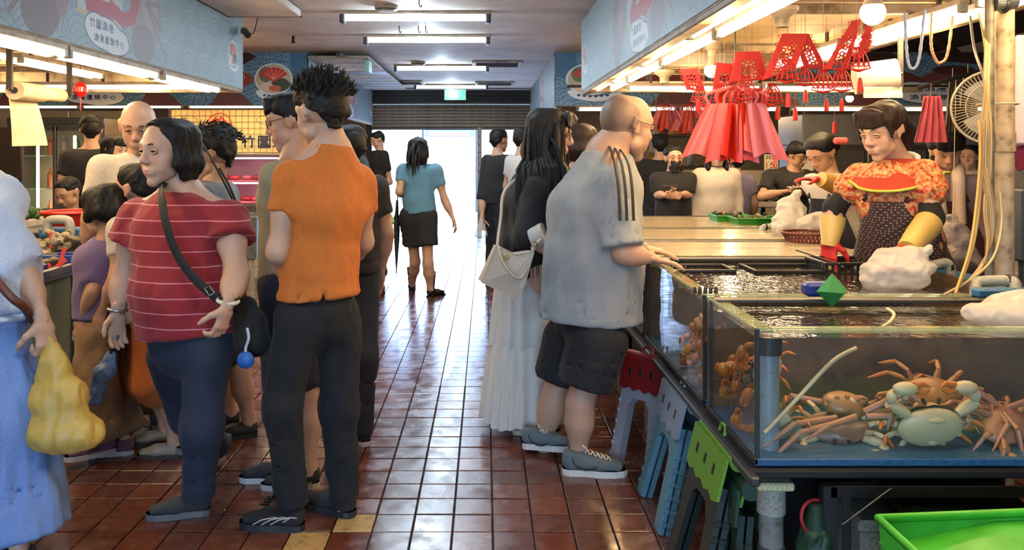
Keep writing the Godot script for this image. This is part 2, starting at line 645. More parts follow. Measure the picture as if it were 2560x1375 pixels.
class Paint:
	var im: Image
	var w: int
	var h: int
	func _init(ww: int, hh: int, c: Color) -> void:
		w = ww
		h = hh
		im = Image.create(ww, hh, false, Image.FORMAT_RGBA8)
		im.fill(c)
	func poly(p: PackedVector2Array, c: Color) -> void:
		var y0 := h
		var y1 := 0
		for q in p:
			y0 = mini(y0, int(floor(q.y)))
			y1 = maxi(y1, int(ceil(q.y)))
		y0 = maxi(y0, 0)
		y1 = mini(y1, h - 1)
		for y in range(y0, y1 + 1):
			var xs := []
			var yy := y + 0.5
			for i in p.size():
				var a := p[i]
				var b := p[(i + 1) % p.size()]
				if (a.y <= yy) != (b.y <= yy):
					xs.append(a.x + (yy - a.y) / (b.y - a.y) * (b.x - a.x))
			xs.sort()
			for i in range(0, xs.size() - 1, 2):
				var xa := maxi(0, int(round(xs[i])))
				var xb := mini(w, int(round(xs[i + 1])))
				if xb > xa:
					im.fill_rect(Rect2i(xa, y, xb - xa, 1), c)
	func line(p: Array, width: float, c: Color) -> void:
		for i in p.size() - 1:
			var a: Vector2 = p[i]
			var b: Vector2 = p[i + 1]
			if a.distance_to(b) < 0.01:
				continue
			var d := (b - a).normalized() * width * 0.5
			var s := Vector2(-d.y, d.x)
			poly(PackedVector2Array([a - d * 0.6 - s, b + d * 0.6 - s, b + d * 0.6 + s, a - d * 0.6 + s]), c)
	func ell(at: Vector2, rx: float, ry: float, c: Color, turn := 0.0) -> void:
		var p := PackedVector2Array()
		for k in 40:
			p.append(at + Vector2(cos(TAU * k / 40) * rx, sin(TAU * k / 40) * ry).rotated(turn))
		poly(p, c)
	func arc(at: Vector2, r: float, a0: float, a1: float, width: float, c: Color, ys := 1.0) -> void:
		var p := []
		var m := maxi(6, int(absf(a1 - a0) * r / 7.0))
		for k in m + 1:
			var a := lerpf(a0, a1, float(k) / m)
			p.append(at + Vector2(cos(a) * r, sin(a) * r * ys))
		line(p, width, c)
	func tex() -> ImageTexture:
		return ImageTexture.create_from_image(im)
func glyph(p: Paint, ch: String, at: Vector2, size: float, width: float, c: Color) -> void:
	for s in GLYPH[ch]:
		var l := []
		for i in range(0, s.size(), 2):
			l.append(at + Vector2(s[i], s[i + 1]) * size / 10.0)
		p.line(l, width, c)
func cloud_label(p: Paint, at: Vector2, s: float) -> void:
	var ink := Color(0.16, 0.24, 0.38)
	for e in [[0, 0, 120, 60], [70, 26, 110, 44], [-60, -14, 70, 50], [110, 6, 60, 34]]:
		p.ell(at + Vector2(e[0], e[1]) * s, (e[2] + 5) * s, (e[3] + 5) * s, ink)
	for e in [[0, 0, 120, 60], [70, 26, 110, 44], [-60, -14, 70, 50], [110, 6, 60, 34]]:
		p.ell(at + Vector2(e[0], e[1]) * s, e[2] * s, e[3] * s, Color(0.82, 0.86, 0.9))
	var k := 0
	for ch in ["竹", "圍", "漁", "港"]:
		glyph(p, ch, at + Vector2(-100 + k * 42, -44) * s, 36 * s, maxf(4.0 * s, 1.5), ink)
		k += 1
	k = 0
	for ch in ["漁", "貨", "直", "銷", "中", "心"]:
		glyph(p, ch, at + Vector2(-70 + k * 36, 8) * s, 31 * s, maxf(3.6 * s, 1.5), ink)
		k += 1
func medallion(p: Paint, at: Vector2, s: float) -> void:
	p.ell(at, 62 * s, 62 * s, Color(0.85, 0.88, 0.9))
	p.ell(at, 57 * s, 57 * s, Color(0.74, 0.7, 0.6))
	p.ell(at + Vector2(22, 22) * s, 30 * s, 26 * s, Color(0.25, 0.3, 0.26))
	p.ell(at + Vector2(-26, -18) * s, 22 * s, 30 * s, Color(0.4, 0.45, 0.35))
	for k in 7:
		var a := -PI * 0.5 + (k - 3) * 0.33
		p.line([at + Vector2(0, 4) * s, at + Vector2(cos(a) * 46, sin(a) * 46 + 4) * s], 13 * s, Color(0.78, 0.25, 0.22))
	for k in 6:
		var a := -PI * 0.5 + (k - 2.5) * 0.33
		p.line([at + Vector2(0, 2) * s, at + Vector2(cos(a) * 40, sin(a) * 40 + 4) * s], 2.5 * s, Color(0.9, 0.6, 0.5))
	p.ell(at + Vector2(-22, 30) * s, 22 * s, 16 * s, Color(0.86, 0.75, 0.68))
	p.ell(at + Vector2(4, 36) * s, 20 * s, 12 * s, Color(0.75, 0.4, 0.35))
	p.arc(at + Vector2(10, 44) * s, 58 * s, 0.1 * PI, 0.95 * PI, 20 * s, Color(0.85, 0.88, 0.92), 0.55)
	for k in 6:
		p.ell(at + Vector2(-30 + k * 14, 68 - absf(k - 2.5) * 2.0) * s, 4.5 * s, 4.5 * s, Color(0.2, 0.26, 0.4))
func waves(p: Paint, x0: float, x1: float, y0: float, y1: float, ink: Color, seed_: int, lw := 3.0, big := 1.0) -> void:
	var r := RandomNumberGenerator.new()
	r.seed = seed_
	var y := y0 - 20.0
	var odd := false
	while y < y1 + 60:
		var x := x0 - (40.0 if odd else 0.0)
		while x < x1 + 40:
			var rad := r.randf_range(34, 62) * big
			var c := Vector2(x + r.randf_range(-10, 10), y + 46 * big)
			if c.x > x0 - 30 and c.x < x1 + 30:
				var k := 0
				while rad > 5:
					p.arc(c, rad, -PI, 0, lw, ink, 1.15)
					rad -= 11.0 * big
					k += 1
			x += 74.0 * big
		y += 52.0 * big
		odd = not odd
func long_banner(wd: int, ht: int, ground: Color, ink: Color, seed_: int, mirror: bool) -> ImageTexture:
	var p := Paint.new(wd, ht, ground)
	waves(p, 0, wd, 0, ht, ink, seed_, 2.6, 1.3)
	var r := RandomNumberGenerator.new()
	r.seed = seed_ + 5
	var spots := [0.448, 1.03] if mirror else [-0.04, 0.542]
	for s in spots:
		var cx: float = wd * s
		for side in [-1.0, 1.0]:
			var bx: float = cx + side * 210
			var pink := Color(0.55, 0.47, 0.5) if side < 0 else Color(0.6, 0.54, 0.56)
			p.ell(Vector2(bx, ht * 0.52), 88, 100, pink)
			p.ell(Vector2(bx + 20, ht * 0.4), 46, 60, pink.lightened(0.15))
			p.ell(Vector2(bx - 16, ht * 0.82), 60, 50, pink.darkened(0.18))
			for k in 4:
				p.line([Vector2(bx, ht * 0.4), Vector2(bx + side * (60 + 16 * k), ht * (0.1 + 0.26 * k))], 12, pink.darkened(0.1))
		p.poly(PackedVector2Array([Vector2(cx - 98, 0), Vector2(cx + 98, 0), Vector2(cx + 84, ht * 0.8), Vector2(cx - 96, ht * 0.7)]), Color(0.72, 0.77, 0.79))
		p.line([Vector2(cx - 96, ht * 0.69), Vector2(cx + 60, ht * 0.78)], 9, Color(0.78, 0.72, 0.4))
		glyph(p, "2", Vector2(cx - 92, -ht * 0.06), ht * 0.72, 36, Color(0.7, 0.16, 0.24))
		glyph(p, "5", Vector2(cx + 4, -ht * 0.04), ht * 0.72, 36, Color(0.7, 0.16, 0.24))
		cloud_label(p, Vector2(cx + 10, ht * 0.83), 0.62)
	for e in [0.005, 0.995]:
		var cx: float = wd * e
		var x0 := 0 if e < 0.5 else int(wd * 0.955)
		p.im.fill_rect(Rect2i(x0, 0, int(wd * 0.045), ht), ground.lightened(0.02))
	medallion(p, Vector2(wd * (0.952 if not mirror else 0.04), ht * 0.55), ht / 256.0 * 0.72)
	return p.tex()
func end_banner(seed_: int, flip: bool) -> ImageTexture:
	var p := Paint.new(1536, 256, Color(0.27, 0.45, 0.57))
	waves(p, 0, 1536, 0, 256, Color(0.5, 0.63, 0.71), seed_, 3.0, 1.2)
	var mx := 1400.0 if not flip else 110.0
	for k in 12:
		p.arc(Vector2(mx - 40, 300), 60 + k * 22, -PI, 0, 4, Color(0.45, 0.6, 0.68))
	p.im.fill_rect(Rect2i(1470 if not flip else 0, 0, 66, 120), Color(0.24, 0.42, 0.54))
	for i in 4:
		var fx := (1210.0 - i * 290.0) if not flip else (360.0 + i * 290.0)
		var red: Color = [Color(0.55, 0.24, 0.2), Color(0.38, 0.2, 0.2), Color(0.5, 0.27, 0.24), Color(0.45, 0.25, 0.25)][i]
		p.ell(Vector2(fx, 130), 108, 46, red)
		p.poly(PackedVector2Array([Vector2(fx - 90, 130), Vector2(fx - 180, 76), Vector2(fx - 160, 130), Vector2(fx - 180, 190)]), red.darkened(0.2))
		p.ell(Vector2(fx - 6, 84), 66, 22, red.darkened(0.35))
		p.ell(Vector2(fx + 66, 118), 9, 9, Color(0.85, 0.7, 0.5))
		p.ell(Vector2(fx + 66, 118), 5, 5, Color(0.05, 0.04, 0.04))
		p.poly(PackedVector2Array([Vector2(fx - 70, 256), Vector2(fx - 20, 170), Vector2(fx + 60, 200), Vector2(fx + 110, 256)]), Color(0.4, 0.24, 0.24))
		p.poly(PackedVector2Array([Vector2(fx - 90, 0), Vector2(fx - 60, 40), Vector2(fx + 70, 56), Vector2(fx + 120, 20), Vector2(fx + 90, 0)]), Color(0.22, 0.14, 0.14))
	cloud_label(p, Vector2(640 if not flip else 1150, 196), 0.85)
	medallion(p, Vector2(mx, 128), 1.25)
	return p.tex()
# the hall
var M := {}
func prepare() -> void:
	rng.seed = 7
	noise.seed = 11
	noise.frequency = 0.1
	noise.fractal_octaves = 3
	cloth_tex = noise_tex(3, 0.06, [[0.0, Color(0.84, 0.84, 0.84)], [1.0, Color(1, 1, 1)]], 256, 5)
	cloth_bump = noise_tex(4, 0.25, [], 256, 3)
	var grime := noise_tex(21, 0.012, [[0.0, Color(0.5, 0.47, 0.42)], [0.35, Color(0.85, 0.83, 0.8)], [1.0, Color(1, 1, 1)]], 512, 6)
	var speck := noise_tex(22, 0.05, [[0.0, Color(0.62, 0.6, 0.58)], [0.45, Color(0.95, 0.95, 0.95)], [1.0, Color(1, 1, 1)]], 512, 6)
	M.grime = grime
	M.speck = speck
	var clay := noise_tex(31, 0.03, [[0.0, Color(0.66, 0.6, 0.57)], [0.25, Color(0.88, 0.86, 0.84)], [0.5, Color(0.97, 0.96, 0.95)], [1.0, Color(1.0, 1.0, 1.0)]], 512, 5)
	var wet := noise_tex(32, 0.011, [[0.0, Color(0.13, 0.13, 0.13)], [0.4, Color(0.2, 0.2, 0.2)], [0.7, Color(0.3, 0.3, 0.3)], [1.0, Color(0.44, 0.44, 0.44)]], 512, 6)
	var relief := noise_tex(33, 0.02, [], 512, 4)
	M.tiles = []
	for c in [Color(0.36, 0.205, 0.15), Color(0.39, 0.225, 0.16), Color(0.33, 0.185, 0.14), Color(0.37, 0.195, 0.135), Color(0.32, 0.195, 0.155)]:
		var m := grain(c, clay, 1.1, 1.0, 0.0, true)
		m.roughness_texture = wet
		m.metallic_specular = 0.62
		m.heightmap_enabled = true
		m.heightmap_texture = relief
		m.heightmap_scale = 0.012
		M.tiles.append(m)
	var cream := grain(Color(0.66, 0.55, 0.36), clay, 1.1, 1.0, 0.0, true)
	cream.roughness_texture = wet
	M.cream_tile = cream
	M.grout = mat(Color(0.1, 0.085, 0.075), 0.75)
	var faint := noise_tex(23, 0.01, [[0.0, Color(0.86, 0.84, 0.82)], [0.5, Color(0.96, 0.96, 0.96)], [1.0, Color(1, 1, 1)]], 512, 4)
	M.faint = faint
	M.ceiling = grain(Color(0.8, 0.77, 0.73), faint, 0.35, 0.7, 0.0, true)
	M.wall = grain(Color(0.62, 0.57, 0.5), faint, 0.5, 0.8, 0.0, true)
	M.dark = mat(Color(0.06, 0.06, 0.065), 0.6)
	M.dark_wood = grain(Color(0.16, 0.1, 0.07), grime, 0.7, 0.7)
	M.steel = grain(Color(0.5, 0.49, 0.47), speck, 2.0, 0.32, 0.85)
	M.steel_dull = grain(Color(0.3, 0.29, 0.28), speck, 3.0, 0.45, 0.6)
	M.shutter = grain(Color(0.58, 0.54, 0.49), grime, 2.0, 0.5, 0.3)
	M.white_paint = grain(Color(0.68, 0.64, 0.58), grime, 1.0, 0.6)
	M.pvc = grain(Color(0.55, 0.55, 0.5), speck, 3.0, 0.45)
	M.pvc_dark = grain(Color(0.22, 0.24, 0.26), speck, 3.0, 0.45)
	M.black = mat(Color(0.02, 0.02, 0.022), 0.6)
	M.soot = mat(Color(0.035, 0.033, 0.032), 0.7)
func build_setting() -> void:
	var b := MB.new()
	b.box(Vector3(0, -0.035, -5.5), Vector3(15.4, 0.05, 21.4), Basis.IDENTITY, 0.0)
	var bed := struct("floor", b.done(), M.grout, "dark grouted bed of the red-brown tiled market floor")
	var pitch := 0.1547
	var tm := m_box(Vector3(pitch - 0.0065, 0.014, pitch - 0.0065), 0.0022)
	var cands := []
	var rest := [MB.new(), MB.new(), MB.new()]
	for r in range(-28, 84):
		var d := 3.218 + (r + 0.5) * pitch
		for c in range(-46, 45):
			var x := 0.0274 + (c + 0.5) * pitch
			if absf(x) > 7.0 or d > 15.95:
				continue
			var px := PX + x * F / d
			var shown := d > 2.95 and px > -90 and px < 2650
			var hidden := x < -2.3 or x > 0.95
			if shown and not hidden and d < 5.62:
				cands.append([d, x, r, c])
			else:
				var e: MB = rest[(r * 7 + c * 5 + r * c) % 3]
				e.box(Vector3(x, -0.004, -d), Vector3(pitch - 0.0065, 0.014, pitch - 0.0065), Basis.IDENTITY, 0.0)
	cands.sort_custom(func(p, q): return p[0] < q[0])
	for i in cands.size():
		var q: Array = cands[i]
		if i < 300:
			var t := part("tile", tm, M.tiles[(q[2] * 3 + q[3] * 7 + q[2] * q[3]) % 5], bed, Vector3(q[1], -0.004 + rng.randf_range(-0.0012, 0.0012), -q[0]))
			t.rotation = Vector3(rng.randf_range(-0.004, 0.004), 0, rng.randf_range(-0.004, 0.004))
			var px: float = PX + q[1] * F / q[0]
			var py: float = PY + EYE * F / q[0]
			if Vector2(px - 870, py - 1312).length() < 26 or Vector2(px - 752, py - 1358).length() < 26:
				t.material_override = M.cream_tile
				t.set_meta("label", "cream coloured replacement tile")
		else:
			rest[i % 3].box(Vector3(q[1], -0.004, -q[0]), Vector3(pitch - 0.0065, 0.014, pitch - 0.0065), Basis.IDENTITY, 0.0)
	for k in 3:
		var t := part("tile_field", rest[k].done(), M.tiles[[0, 2, 3][k]], bed)
		t.set_meta("kind", "stuff")
	b = MB.new()
	b.box(Vector3(0, -0.06, -31), Vector3(60, 0.06, 29.6), Basis.IDENTITY, 0.0)
	b.box(Vector3(0, -0.06, 20.0), Vector3(60, 0.06, 29.6), Basis.IDENTITY, 0.0)
	struct("pavement", b.done(), grain(Color(0.72, 0.71, 0.68), M.grime, 0.4, 0.8, 0.0, true), "pale sunlit concrete ground outside the shutter door")
	b = MB.new()
	b.box(Vector3(-2.35, CEIL + 0.06, -5.5), Vector3(9.6, 0.12, 21.4), Basis.IDENTITY, 0.0)
	struct("ceiling", b.done(), M.ceiling, "off-white painted ceiling above the aisle")
	b = MB.new()
	b.box(Vector3(4.95, 3.16, -5.5), Vector3(5.1, 0.12, 21.4), Basis.IDENTITY, 0.0)
	b.box(Vector3(2.42, 2.9, -5.5), Vector3(0.06, 0.5, 21.4), Basis.IDENTITY, 0.0)
	struct("roof", b.done(), mat(Color(0.085, 0.072, 0.07), 0.8), "dark roof above the vendors' side passage")
	for k in 2:
		b = MB.new()
		var z := -4.6 - k * 2.6
		b.tube([Vector3(2.6, 2.95, z + 0.9), Vector3(4.2, 2.35, z - 0.3)], 0.05, 4)
		struct("beam", b.done(), M.dark_wood, "slanting brown timber beam under the dark roof")
	var walls := [["wall_left", Vector3(-7.1, 1.6, -5.5), Vector3(0.2, 3.3, 21.4)], ["wall_right", Vector3(7.4, 1.6, -5.5), Vector3(0.2, 3.3, 21.4)]]
	for w in walls:
		struct(w[0], m_box(w[2], 0.0, w[1]), M.wall, "plain cream wall along the " + ("fridge" if w[0] == "wall_left" else "vendors'") + " side of the hall")
	b = MB.new()
	b.box(Vector3(-4.62, 1.6, -16.1), Vector3(4.9, 3.3, 0.2), Basis.IDENTITY, 0.0)
	b.box(Vector3(4.2, 1.6, -16.1), Vector3(6.6, 3.3, 0.2), Basis.IDENTITY, 0.0)
	b.box(Vector3(-0.65, 2.95, -16.1), Vector3(3.2, 0.62, 0.2), Basis.IDENTITY, 0.0)
	struct("wall_back", b.done(), M.wall, "end wall of the hall round the shutter door")
	b = MB.new()
	b.box(Vector3(-4.9, 1.6, 5.1), Vector3(4.4, 3.3, 0.2), Basis.IDENTITY, 0.0)
	b.box(Vector3(4.4, 1.6, 5.1), Vector3(6.2, 3.3, 0.2), Basis.IDENTITY, 0.0)
	b.box(Vector3(-0.7, 2.75, 5.1), Vector3(4.2, 0.9, 0.2), Basis.IDENTITY, 0.0)
	struct("wall_front", b.done(), M.wall, "entrance wall with a wide opening to the street")
	var z := -15.92
	var door := Node3D.new()
	door.name = "door_1"
	add_child(door)
	door.set_meta("kind", "structure")
	door.set_meta("label", "half raised grey roller shutter at the end of the aisle")
	var slat := MB.new()
	var prof := PackedVector2Array([Vector2(-0.006, 0.0), Vector2(0.012, 0.006), Vector2(0.02, 0.03), Vector2(0.012, 0.056), Vector2(-0.006, 0.062)])
	slat.prism(prof, -1.56, 1.56, Transform3D(Basis(Vector3(0, 0, 1), Vector3(0, 1, 0), Vector3(-1, 0, 0)), Vector3.ZERO))
	var sl := slat.done()
	for k in 7:
		part("slat", sl, M.shutter, door, Vector3(-0.63, 1.955 + k * 0.062, z))
	part("bottom_rail", m_box(Vector3(3.12, 0.05, 0.05), 0.006), M.steel_dull, door, Vector3(-0.63, 1.93, z))
	part("hood_panel", m_box(Vector3(3.3, 0.13, 0.2), 0.006), M.soot, door, Vector3(-0.6, 2.48, z + 0.12))
	part("hood_panel", m_box(Vector3(3.3, 0.11, 0.16), 0.006), M.dark, door, Vector3(-0.6, 2.6, z + 0.06))
	part("lintel_strip", m_box(Vector3(3.3, 0.025, 0.22), 0.004), M.steel_dull, door, Vector3(-0.6, 2.4, z + 0.13))
	for x in [-2.2, 0.95]:
		part("guide_rail", m_box(Vector3(0.1, 2.4, 0.1), 0.006), M.dark, door, Vector3(x, 1.2, z))
	part("centre_post", m_box(Vector3(0.085, 1.96, 0.09), 0.006), M.shutter, door, Vector3(-0.115, 0.98, z - 0.02))
	var so := thing("outdoor_sign", "pale red and blue sign board hanging outside beyond the shutter", "sign", J(1124, 331, 21.0))
	part("board", m_box(Vector3(1.25, 0.24, 0.06), 0.01), mat(Color(0.45, 0.5, 0.62), 0.6), so)
	part("red_field", m_box(Vector3(1.0, 0.12, 0.02), 0.004), mat(Color(0.8, 0.4, 0.42), 0.6), so, Vector3(0, -0.04, 0.035))
	for sx in [-0.55, 0.55]:
		part("hanger", m_tube([Vector3(sx, 0.12, 0), Vector3(sx, 0.5, 0)], 0.012, 6), M.steel_dull, so)
	part("hanger_beam", m_box(Vector3(1.4, 0.06, 0.06), 0.005), M.steel_dull, so, Vector3(0, 0.53, 0))
	for sx in [-0.67, 0.67]:
		part("post", m_tube([Vector3(sx, 0.53, 0), Vector3(sx, -so.position.y, 0)], 0.025, 8), M.steel_dull, so)
# lamps
func lamp_fixture(at: Vector3, length: float, along: Vector3, tubes: int, c: Color, energy: float, label: String, group: String, wide := 0.05, glow_e := 15.0) -> void:
	var o := thing("fluorescent_lamp", label, "lamp", at, group)
	var side := along.cross(Vector3.UP).normalized()
	var bs := Basis(along, Vector3.UP, -side)
	part("batten", m_box(Vector3(length, 0.028, wide), 0.004, Vector3(0, 0.034, 0), bs), M.white_paint, o)
	for s in [-0.32, 0.32]:
		part("bracket", m_box(Vector3(0.02, maxf(0.02, 2.212 - at.y - 0.045), 0.02), 0.002, Vector3(0, 0.045 + maxf(0.02, 2.212 - at.y - 0.045) * 0.5, 0) + along * s * length, bs), M.steel_dull, o)
	var gm := glow(c.lerp(Color.WHITE, 0.55), glow_e)
	for k in tubes:
		var off := side * ((k - (tubes - 1) * 0.5) * 0.075)
		part("tube", m_tube([off - along * (length * 0.5 - 0.03), off + along * (length * 0.5 - 0.03)], 0.0165, 10), gm, o)
		for s in [-1.0, 1.0]:
			part("holder", m_box(Vector3(0.026, 0.05, 0.04), 0.004, off + along * s * (length * 0.5 - 0.018) + Vector3(0, 0.008, 0), bs), M.pvc, o)
	area(at + Vector3(0, -0.024, 0), Vector2(length - 0.08, 0.03 + 0.07 * (tubes - 1)), along, c, energy)
func area(at: Vector3, size: Vector2, along: Vector3, c: Color, energy: float) -> void:
	var l := AreaLight3D.new()
	l.name = "lamp_light"
	l.area_size = size
	l.light_color = c
	l.light_energy = energy * 0.7
	l.area_normalize_energy = true
	l.area_range = 30.0
	l.area_attenuation = 2.0
	l.shadow_enabled = true
	l.basis = Basis(along, along.cross(Vector3.DOWN).normalized() * -1.0, Vector3.UP).orthonormalized()
	l.position = at
	add_child(l, true)
	var g := OmniLight3D.new()
	g.name = "lamp_glow"
	g.light_color = c
	g.light_energy = energy * 0.32
	g.light_size = 0.04
	g.omni_range = 30.0
	g.omni_attenuation = 2.0
	g.shadow_enabled = true
	g.position = at - Vector3(0, 0.045, 0)
	add_child(g, true)
const E_TUBE := 0.8
func build_lamps() -> void:
	var zz := Vector3(0, 0, -1)
	var xx := Vector3(1, 0, 0)
	var k := 0
	for d in [1.6, 4.5, 7.2, 8.6, 11.45, 14.65]:
		var o := thing("ceiling_lamp", "white acrylic ceiling lamp across the aisle, number %s on the way to the shutter" % ["one", "two", "three", "four", "five", "six"][k], "lamp", Vector3(-0.6, 2.6, -d), "ceiling lamps along the aisle")
		part("housing", m_box(Vector3(1.3, 0.03, 0.13), 0.006), M.white_paint, o, Vector3(0, 0.055, 0))
		var b := MB.new()
		var pr := PackedVector2Array()
		for a in 9:
			pr.append(Vector2(cos(PI + PI * a / 8) * 0.055, sin(PI + PI * a / 8) * 0.05 + 0.04))
		b.prism(pr, -0.6, 0.6, Transform3D(Basis(Vector3(0, 0, 1), Vector3(0, 1, 0), Vector3(-1, 0, 0)), Vector3.ZERO))
		part("diffuser", b.done(), glow(Color(0.93, 0.97, 1.0), 9.0), o)
		for s in [-1.0, 1.0]:
			part("end_cap", m_box(Vector3(0.045, 0.085, 0.12), 0.01), M.steel_dull, o, Vector3(0.622 * s, 0.01, 0))
		area(Vector3(-0.6, 2.58, -d), Vector2(1.16, 0.1), xx, COOL, 2.4)
		k += 1
	for s in [[2.5], [3.75], [4.97], [6.25]]:
		lamp_fixture(Vector3(-2.215, 1.965, -s[0]), 1.2, zz, 2, WARM, E_TUBE * 1.6, "double fluorescent tube along the edge of the seafood stall's blue canopy", "tubes along the seafood stall's edge", 0.11)
	for s in [[-3.12, 3.6], [-3.12, 6.15], [-3.12, 4.85]]:
		lamp_fixture(Vector3(s[0], 2.07, -s[1]), 1.2, zz, 2, WARM, E_TUBE * 1.6, "double fluorescent tube inside the seafood stall's canopy", "tubes inside the seafood stall", 0.12)
	for x in [-2.95, -4.2]:
		lamp_fixture(Vector3(x, 2.03, -7.32), 1.2, xx, 1, WARM, E_TUBE * 1.6, "fluorescent tube across the far end of the seafood stall", "tubes across the seafood stall's end")
	for x in [-2.98, -4.25, -5.5]:
		lamp_fixture(Vector3(x, 2.02, -10.12), 1.22, xx, 1, WARM, E_TUBE * 2.0, "fluorescent tube under the dark blue fish banner", "tubes under the fish banner")
	lamp_fixture(Vector3(-2.05, 1.98, -11.6), 1.2, zz, 2, WARM, E_TUBE, "double tube along the edge of the meat stall's canopy beyond the cross aisle", "tubes of the meat stall")
	for d in [2.15, 3.42, 4.67, 5.92, 7.0]:
		for x in [0.99, 1.12]:
			lamp_fixture(Vector3(x, 2.02, -d), 1.2 if d < 6.5 else 0.9, zz, 1, WARM, E_TUBE, "slim fluorescent tube under the edge of the crab stall's blue canopy", "tubes along the crab stall's edge")
	for d in [3.05, 4.35, 5.65]:
		for x in [2.14, 2.28]:
			lamp_fixture(Vector3(x, 2.1, -d), 1.2, zz, 1, WARM, E_TUBE, "slim fluorescent tube over the vendors' side of the crab stall", "tubes over the crab stall's vendors")
	for x in [1.85, 3.1]:
		for d in [7.45, 7.6]:
			lamp_fixture(Vector3(x, 2.03 + (d - 7.45) * 0.2, -d), 1.2, xx, 1, WARM, E_TUBE, "fluorescent tube across the far end of the crab stall", "tubes across the crab stall's end")
	for x in [1.7, 2.95, 4.3, 5.55]:
		lamp_fixture(Vector3(x, 1.99, -10.15), 1.2, xx, 2, WARM, E_TUBE * 2.0, "double fluorescent tube under the far banner behind the crab stall", "tubes under the far banner", 0.12)
# canopies with printed banners
func banner_face(name_: String, x: float, d0: float, d1: float, y0: float, y1: float, tex: Texture2D, toward: float, parent: Node3D) -> void:
	var b := MB.new()
	var a := Vector3(x, y0, -d0)
	var c := Vector3(x, y0, -d1)
	var up := Vector3(0, y1 - y0, 0)
	if toward > 0:
		b.quad(a, c, c + up, a + up)
	else:
		b.quad(c, a, a + up, c + up)
	var m := mat(Color(0.76, 0.75, 0.73), 0.5)
	m.albedo_texture = tex
	part(name_, b.done(), m, parent, Vector3(toward * 0.002, 0, 0) - parent.position)
func build_canopies() -> void:
	var frame := grain(Color(0.62, 0.56, 0.46), M.grime, 1.0, 0.6)
	var ply := []
	for c in [Color(0.7, 0.6, 0.42), Color(0.66, 0.56, 0.4), Color(0.73, 0.63, 0.46)]:
		ply.append(grain(c, M.faint, 0.8, 0.65))
	var tl := long_banner(2048, 256, Color(0.55, 0.66, 0.71), Color(0.4, 0.5, 0.57), 5, false)
	var tr := long_banner(2048, 256, Color(0.55, 0.66, 0.71), Color(0.42, 0.52, 0.59), 9, true)
	var o := thing("stall_canopy", "pale blue wave-print canopy above the seafood stall with the striped-shirt shopper", "canopy", Vector3(L_X, 2.02, -4.6))
	var wid := 3.2
	part("fascia", m_box(Vector3(0.03, 0.65, 6.0), 0.003), frame, o, Vector3(-0.017, 0.325, 0.1))
	banner_face("printed_banner", L_X + 0.0, 1.5, 7.5, 2.03, 2.66, tl, 1.0, o)
	part("end_fascia", m_box(Vector3(wid, 0.64, 0.03), 0.003), frame, o, Vector3(-wid * 0.5, 0.325, -2.9))
	part("bottom_rail", m_box(Vector3(0.07, 0.05, 6.0), 0.006), frame, o, Vector3(-0.04, 0.0, 0.1))
	part("bottom_rail", m_box(Vector3(wid, 0.05, 0.07), 0.006), frame, o, Vector3(-wid * 0.5, 0.0, -2.86))
	for k in 8:
		part("ceiling_plank", m_box(Vector3(wid - 0.06, 0.018, 0.735), 0.004), ply[k % 3], o, Vector3(-wid * 0.5, 0.2, 2.7 - k * 0.745))
	for k in 4:
		part("lamp_rail", m_box(Vector3(wid - 0.1, 0.05, 0.04), 0.004), frame, o, Vector3(-wid * 0.5, 0.155, 1.9 - k * 1.5))
	o = thing("stall_canopy", "pale blue wave-print canopy above the crab stall", "canopy", Vector3(R_X, 2.02, -4.6))
	wid = 1.5
	part("fascia", m_box(Vector3(0.03, 0.65, 6.3), 0.003), frame, o, Vector3(0.017, 0.325, 0.05))
	banner_face("printed_banner", R_X, 1.45, 7.7, 2.03, 2.66, tr, -1.0, o)
	part("bottom_rail", m_box(Vector3(0.07, 0.05, 6.3), 0.006), frame, o, Vector3(0.04, 0.0, 0.05))
	part("bottom_rail", m_box(Vector3(wid + 1.6, 0.05, 0.07), 0.006), frame, o, Vector3((wid + 1.6) * 0.5, 0.02, -3.08))
	for k in 9:
		part("ceiling_plank", m_box(Vector3(wid - 0.06, 0.018, 0.69), 0.004), ply[(k + 1) % 3], o, Vector3(wid * 0.5, 0.2, 2.8 - k * 0.7))
	part("side_rail", m_box(Vector3(0.06, 0.16, 6.3), 0.006), frame, o, Vector3(wid - 0.02, 0.15, 0.05))
	for k in 4:
		part("lamp_rail", m_box(Vector3(wid - 0.1, 0.05, 0.04), 0.004), frame, o, Vector3(wid * 0.5, 0.155, 2.0 - k * 1.6))
	var te := end_banner(3, false)
	var tf := end_banner(4, true)
	o = thing("end_banner", "deep blue fish banner on the end of the meat stall beyond the cross aisle", "banner", Vector3(-4.4, 2.02, -10.03))
	part("panel", m_box(Vector3(4.5, 0.64, 0.03), 0.003), frame, o, Vector3(-0.02, 0.325, -0.02))
	var b := MB.new()
	b.quad(Vector3(-6.65, 2.03, -10.028), Vector3(-2.13, 2.03, -10.028), Vector3(-2.13, 2.66, -10.028), Vector3(-6.65, 2.66, -10.028))
	var m := mat(Color.WHITE, 0.5)
	m.albedo_texture = te
	part("printed_banner", b.done(), m, o, -o.position)
	o = thing("end_banner", "deep blue wave banner on the end of the far stall behind the crab stall", "banner", Vector3(3.8, 2.02, -10.03))
	part("panel", m_box(Vector3(6.0, 0.65, 0.03), 0.003), frame, o, Vector3(0.02, 0.325, -0.02))
	b = MB.new()
	b.quad(Vector3(0.83, 2.03, -10.028), Vector3(6.8, 2.03, -10.028), Vector3(6.8, 2.66, -10.028), Vector3(0.83, 2.66, -10.028))
	m = mat(Color.WHITE, 0.5)
	m.albedo_texture = tf
	part("printed_banner", b.done(), m, o, -o.position)
	var tg := long_banner(2048, 256, Color(0.5, 0.58, 0.62), Color(0.38, 0.46, 0.53), 15, false)
